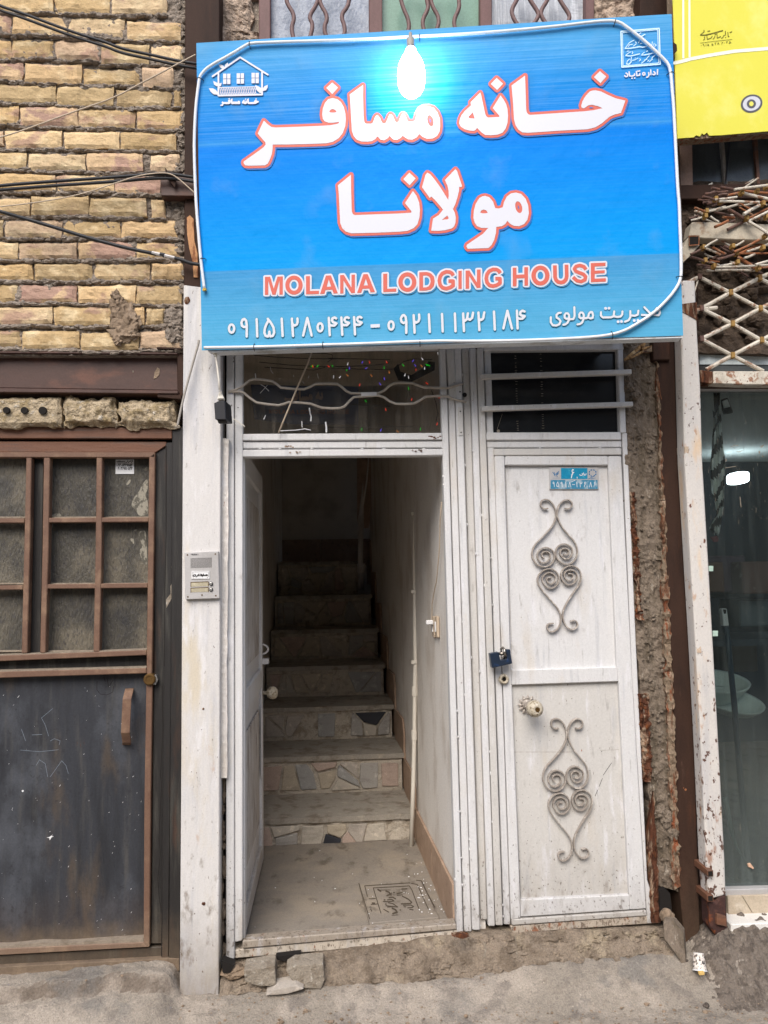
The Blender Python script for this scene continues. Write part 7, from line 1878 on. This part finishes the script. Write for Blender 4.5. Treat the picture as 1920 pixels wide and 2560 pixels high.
# ================================================================== CABLES across the brick wall
CBL = [([(-60, 10), (0, 48), (150, 95), (300, 150), (540, 240), (700, 292), (830, 330), (960, 385), (1180, 430), (1400, 480), (1560, 505)], .0052, 'cable', -.095, 'black twin cable crossing the top of the yellow brick wall downwards', 2),
       ([(-60, 1100), (0, 1085), (200, 1025), (560, 890), (900, 775), (1100, 665), (1545, 432)], .0026, 'cablebeige', -.12, 'thin pale wire rising across the brick wall to the sign corner', 1),
       ([(-60, 1478), (0, 1465), (450, 1430), (900, 1400), (1200, 1375), (1320, 1372), (1400, 1380), (1540, 1402)], .0058, 'cable', -.105, 'thick black twin cable running level over the bricks to the bracket', 2),
       ([(-60, 1640), (0, 1632), (300, 1600), (650, 1535), (900, 1450), (1100, 1385), (1250, 1366), (1335, 1368), (1400, 1400), (1535, 1522)], .0022, 'cablebeige', -.112, 'thin beige wire sagging below the thick black cable', 1),
       ([(-60, 1652), (0, 1670), (350, 1770), (700, 1880), (1000, 1960), (1200, 2000), (1420, 2045), (1500, 2080), (1580, 2090)], .0068, 'cable', -.085, 'black cable with a taped splice slanting down to the sign edge', 1)]
for pts, r_, mk, yy, lab, nn_ in CBL:
    t = thing('cable', lab, 'cable', at(*z1_([pts[3]])[0], yy))
    for k in range(nn_):
        q = [at(x, y+k*11, yy+.006*k) for x, y in z1_(chaikin(pts, 2, False))]
        G().tube(q, r_, 8).build('wire', M[mk], t, smooth_=True)
    if 'splice' in lab:
        q = [at(x, y, yy-.001) for x, y in z1_([(1200, 1996), (1270, 2014), (1380, 2038)])]
        G().tube(q, [.0064, .0075, .0062], 8).build('tape', M['alu'], t)
        q = [at(x, y, yy-.001) for x, y in z1_([(1265, 2010), (1300, 2018)])]
        G().tube(q, .0085, 8).build('tape_band', M['cable'], t)
t = tag(G().tube([at(x, y, -.085) for x, y in z2_(chaikin([(1585, 640), (1583, 665), (1550, 780), (1500, 960), (1465, 1090), (1435, 1230), (1415, 1320)], 2, False))], .0040, 8).build('cable', M['cablegrey'], smooth_=True), 'grey cable dropping from the sign along the left edge of the white pillar', 'cable')

# power adapter hanging by its lead
zp = Zl(520, 880, 9.22)
pw = thing('power_adapter', 'black box power adapter hanging on a white lead from the sign', 'adapter', at(560, 1058, -.12))
fr4 = zp([(135, 1165), (200, 1160), (205, 1130), (390, 1115), (420, 1560), (215, 1560), (160, 1550), (145, 1300)])
AY = -.155
fr_ = [at(x, y, AY) for x, y in fr4]
shift = at(*zp([(575, 1660)])[0], -.09)-at(*zp([(425, 1555)])[0], AY)
G().prism(fr_, [p+Vector((shift.x*.9, .070, shift.z*.35)) for p in fr_]).build('case', M['black'], pw, bev=.003)
G().px(zp([(215, 1560), (410, 1555), (410, 1590), (225, 1610)]), AY+.006, AY+.04).build('case_slot', M['darkhole'], pw)
p0 = [at(x, y, AY+.02) for x, y in zp([(155, -60), (165, 20), (180, 120), (215, 350), (250, 640), (268, 880)])]
G().tube(p0, .0036, 8).build('lead', M['cablewhite'], pw, smooth_=True)
G().tube([at(x, y, AY+.02) for x, y in zp([(160, 20), (175, 110)])], [.0075, .0055], 8).build('strain_relief', M['cablewhite'], pw)
tp = zp([(250, 890), (305, 890), (320, 960), (385, 1085), (205, 1100), (235, 960)])
G().px(tp, AY+.008, AY+.034).build('plug', M['cablewhite'], pw, bev=.004)
for yy in (905, 940, 980): G().px(zp([(243, yy), (312, yy-2), (312, yy+6), (243, yy+8)]), AY+.0065, AY+.0085).build('rib', M['cablegrey'], pw)
tag(G().tube([at(x, y, -.02) for x, y in zp([(585, 1545), (640, 1570), (740, 1640), (830, 1700), (850, 1730)])], .002, 6).build('thin_wire', M['cablewhite'], smooth_=True), 'thin white wire trailing from the black adapter into the transom', 'wire')

# lettering of the painted sign reflection
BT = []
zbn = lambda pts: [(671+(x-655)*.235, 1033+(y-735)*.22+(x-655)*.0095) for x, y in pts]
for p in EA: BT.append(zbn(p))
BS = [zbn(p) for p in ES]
ink('reflected_english_lettering', BT, BS, YP(.20), .0006, mat('reflected_red_print', H('93605a'), .7, grain=.02), ob)
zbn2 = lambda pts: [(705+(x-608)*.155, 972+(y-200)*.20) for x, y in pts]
ink('reflected_persian_lettering', [zbn2(p) for p in A_[:4]], [], YP(.20), .0006, mat('reflected_pink_print', H('a58f88'), .7, grain=.02), ob)

# ================================================================== PLINTH, STONES AND LITTER
pn = thing('concrete_plinth', 'crumbling cement plinth under the white gate', 'plinth', at(1000, 2420, -.06))
g = G(); NXp, NYp = 200, 34
vs = []
for j in range(NYp+1):
    v = j/NYp
    for i in range(NXp+1):
        u = i/NXp
        x = -.375+u*(1.22+.375)
        zt = .160+(x+.36)*(.226-.160)/.80 if x < .44 else .226-(x-.44)*.02
        zt -= .012
        zb = hedge(x)-.02
        prof = [(.06, zt), (-.004, zt-.004), (-.026, zt-.022), (-.050, zt*.62+zb*.38), (-.078, zb+.016), (-.12, zb-.015)]
        k = v*(len(prof)-1); a = min(int(k), len(prof)-2); f = k-a
        yy = prof[a][0]+(prof[a+1][0]-prof[a][0])*f; zz = prof[a][1]+(prof[a+1][1]-prof[a][1])*f
        n1 = fbm((x, yy, zz), 10)*.016*smooth(.02, .25, v); n2 = fbm((x, yy, zz), 40)*.006*smooth(.02, .2, v)
        if x < -.1: n1 += -.02*smooth(-.1, -.25, x)*smooth(.1, .4, v)*max(0, fbm((x, 2, zz), 14))
        vs.append((x, yy-n1-n2, zz+n1*.5+n2*.4))
W = NXp+1
g.add(vs, [(j*W+i, (j+1)*W+i, (j+1)*W+i+1, j*W+i+1) for j in range(NYp) for i in range(NXp)])
plm = mat('plinth_cement', H('8b7d6d'), .95, layers=[(H('6b5e50'), (14, 14, 14), .45, .62, .85), (H('a3957f'), (9, 9, 9), .52, .68, .8), (H('d9d5cc'), (60, 60, 8), .73, .75, .9)], bump=[((60, 60, 60), .9, .014), ((200, 200, 200), .7, .006)], grain=.2)
g.build('cement', plm, pn, smooth_=True)
g = G(); rnd = random.Random(61)
for _ in range(330):
    x = rnd.uniform(-.34, 1.2); v = rnd.random()
    zt = (.160+(x+.36)*.0825 if x < .44 else .226)-.03
    zb = hedge(x); z_ = zb+(zt-zb)*v**1.6
    y_ = -.028-.06*(1-v)**.8+.012
    r_ = rnd.uniform(.004, .016)
    g.blob((x, y_, z_), r_*1.5, r_*.8, r_*.8, .8, 3.5, rnd.random()*50, 2)
o = g.build('cement_lumps', plm, pn, smooth_=False); o['kind'] = 'stuff'
ink('paint_run', stroke(zt2([(1560, 1550), (1575, 1590), (1560, 1640)]), 1.4)+stroke(zt2([(1572, 1555), (1577, 1600), (1570, 1640)]), 1.2)+stroke(z5_([(296, 1315), (305, 1370), (307, 1438)]), 1.6)+stroke(z5_([(138, 1345), (128, 1380), (140, 1400), (122, 1435)]), 1.2)+stroke(z5_([(592, 1310), (596, 1360)]), .9)+stroke(z5_([(422, 1420), (424, 1470)]), .8)+stroke(z5_([(482, 1415), (483, 1430)]), 1.0), [], YP(-.098), .0005, M['greystone'], pn)
def slab(pts, Y, dy, m, lab, zf=zt2):
    q = zf(pts)
    fr = [at(x, y, Y+.006*noise.noise(Vector((x*.02, y*.02, Y*9)))) for x, y in q]
    bk = [p+Vector((0, dy, .006)) for p in fr]
    return tag(G().prism(fr, bk).build('paving_slab', m, bev=.004, seg=2), lab, 'stone', 'broken slabs under the threshold')
slab([(140, 1722), (325, 1692), (333, 1812), (235, 1818), (148, 1790)], -.094, .07, M['greystone'], 'squarish pale slab lodged under the left end of the threshold')
slab([(390, 1722), (440, 1692), (612, 1682), (620, 1780), (598, 1832), (505, 1828), (425, 1780)], -.094, .07, M['greystone'], 'pointed pale slab lodged under the middle of the threshold')
slab([(270, 1872), (330, 1832), (450, 1808), (498, 1832), (400, 1862)], -.118, .06, STN[6], 'dark flat slab lying lowest below the pale pieces')
tag(G().blob(at(585, 2425, -.03), .04, .03, .02, .5, 3, 4, 3).build('rubble_lump', M['mud']), 'lump of mud under the threshold beside the white pillar', 'stone')
G().px(zt2([(10, 1665), (85, 1690), (60, 1735), (15, 1735)]), -.06, -.02).build('hollow', M['darkhole'], pn)
G().px(zt2([(330, 1640), (480, 1622), (470, 1650), (395, 1668), (340, 1660)]), -.03, .0).build('hollow', M['darkhole'], pn)
rl_ = tag(G().px(zt2([(1375, 1520), (1440, 1510), (1480, 1520), (1440, 1535)]), -.10, -.07).build('rusty_plate', M['rustbright'], bev=.001), 'small rusty plate under the foot of the door mullion', 'plate')
# hole, stone and plank at the foot of the brown column
G().px(z5_([(1075, 1070), (1110, 1062), (1132, 1085), (1142, 1170), (1135, 1210), (1080, 1215)]), -.012, .05).build('hollow', M['darkhole'], mc)
tag(G().blob(at(*z5_([(1115, 1208)])[0], -.02), .024, .02, .024, .35, 2.4, 3, 3).build('loose_stone', M['mud'], smooth_=True), 'grey stone wedged in the hole beside the gate corner', 'stone')
pk_ = z5_([(1095, 1235), (1155, 1240), (1205, 1300), (1218, 1480), (1195, 1470), (1160, 1410), (1100, 1330)])
fr = [at(x, y, -.07-.05*(y-2300)/120.0) for x, y in pk_]
tag(G().prism(fr, [p+Vector((.018, .03, .004)) for p in fr]).build('rusty_plank', M['mudcol'], bev=.002), 'rusty crusted metal offcut leaning at the foot of the brown column', 'offcut')
# paper cup standing upside down
c0 = at(1750, 2428, -.165); c1 = at(1746, 2383, -.145)
ax = (c1-c0); Lc = ax.length; s_ = (at(1751, 2428, -.165)-c0).length
cupm = mat('cup_floral_print', H('d8cfc6'), .6, layers=[(H('2f2a2c'), (120, 120, 120), .51, .55, .95), (H('8a6a4a'), (60, 60, 60), .62, .66, .7)], grain=.04)
cup = thing('paper_cup', 'upturned patterned paper cup on the ground by the brown column', 'cup', c0)
G().lathe([(0, 16.5*s_), (Lc*.04, 17.5*s_), (Lc*.09, 16.2*s_)], c0, ax, 24).build('rim', M['plasticwhite'], cup, smooth_=True)
G().lathe([(Lc*.09, 15.6*s_), (Lc, 12.4*s_)], c0, ax, 24).build('wall', cupm, cup, smooth_=False)
G().lathe([(Lc*.98, 12.3*s_), (Lc*1.02, 12.0*s_), (Lc*1.0, 10.8*s_), (Lc*.995, .1*s_)], c0, ax, 24).build('base', M['plasticwhite'], cup)
p = at(1753, 2427, -.20)
tag(G().box(p.x-.009, p.x+.009, p.y-.005, p.y+.006, p.z-.012, p.z-.002).build('yellow_scrap', mat('yellow_scrap', H('cfae6a'), .7), bev=.001), 'small yellow scrap lying under the rim of the paper cup', 'litter')
pz = ground_z(.95, -.2)
def onground(px_, py_, lift=0.0):
    d = ray(px_, py_); z_ = .06
    for _ in range(6):
        p = CAM+d*((z_-CAM.z)/d.z); z_ = ground_z(p.x, p.y)+lift
    return CAM+d*((z_-CAM.z)/d.z)
a, b = onground(1558, 2500, .003), onground(1577, 2502, .003)
tag(G().tube([a, b], .0034, 8).build('cigarette_stub', M['plasticwhite']), 'white cigarette stub lying on the dusty ground', 'litter')
g = G(); rnd = random.Random(19)
for _ in range(1700):
    x, y = rnd.uniform(-10, 1930), rnd.uniform(2430, 2570)
    p = onground(x, y, .001)
    if p.y > -.09: continue
    r_ = min(.008, rnd.expovariate(1/.0013)+.0007)
    g.blob(p, r_*1.3, r_, r_*.8, .5, 3, rnd.random()*40, 1)
o = tag(g.build('gravel', M['mud']), 'loose grit scattered over the dusty ground', 'gravel'); o['kind'] = 'stuff'
dsoil = mat('dark_soil_heap', H('756b61'), .95, layers=[(H('5a5149'), (40, 40, 40), .46, .62, .85), (H('8d8378'), (60, 60, 60), .58, .68, .7)], bump=[((90, 90, 90), .9, .014)])
g = G(); nx_, ny_ = 150, 80; vs = []
for j in range(ny_+1):
    for i in range(nx_+1):
        x = 1.20+.95*i/nx_; y = -.36+.38*j/ny_
        ed = min(smooth(1.20, 1.34, x), smooth(-.36, -.20, y))
        vs.append((x, y, ground_z(x, y)-.010+ed*(.021+.012*fbm((x, y, 4), 16)+.010*fbm((x, y, 9), 48, 4))))
g.add(vs, [(j*(nx_+1)+i, j*(nx_+1)+i+1, (j+1)*(nx_+1)+i+1, (j+1)*(nx_+1)+i) for j in range(ny_) for i in range(nx_)])
o = tag(g.build('soil', dsoil, recalc=False), 'spread of loose dark soil under the marble shop step', 'soil'); o['kind'] = 'stuff'
g = G()
for zf, pts in ((z5_, [(370, 1600), (420, 1570), (500, 1555), (540, 1560)]), (z5_, [(830, 1500), (900, 1520), (985, 1518), (1060, 1480)]), (z4_, [(0, 2062), (150, 2060), (270, 2066), (300, 2092), (500, 2062), (690, 2062)]), (z4_, [(700, 2010), (712, 2040), (705, 2065)]), (z5_, [(60, 1660), (130, 1655), (195, 1645)])):
    pp = [onground(x, y, .0015) for x, y in zf(chaikin(pts, 2, False))]
    for a_, b_ in zip(pp, pp[1:]):
        w_ = .0012+.0016*abs(noise.noise(a_*60)); d_ = Vector((0, w_, 0))
        g.add([a_-d_, b_-d_, b_+d_, a_+d_], [(0, 1, 2, 3)])
g.build('crack', M['groove'], ground, recalc=False)['kind'] = 'stuff'
g = G()
for _ in range(420):
    x, y = rnd.gauss(1800, 60), rnd.gauss(2420, 30)
    if not (1700 < x < 1918 and 2350 < y < 2520): continue
    p = onground(x, y, .002); r_ = rnd.uniform(.002, .010)
    if p.y > -.10: continue
    g.blob(p, r_*1.3, r_, r_*.9, .7, 3, rnd.random()*40, 2)
o = tag(g.build('soil_clods', mat('dark_soil', H('5f564e'), .95, layers=[(H('463e38'), (40, 40, 40), .48, .64, .8), (H('8d8378'), (70, 70, 70), .6, .7, .7)], bump=[((120, 120, 120), .9, .01)])), 'heap of loose dark soil at the foot of the white post', 'soil'); o['kind'] = 'stuff'
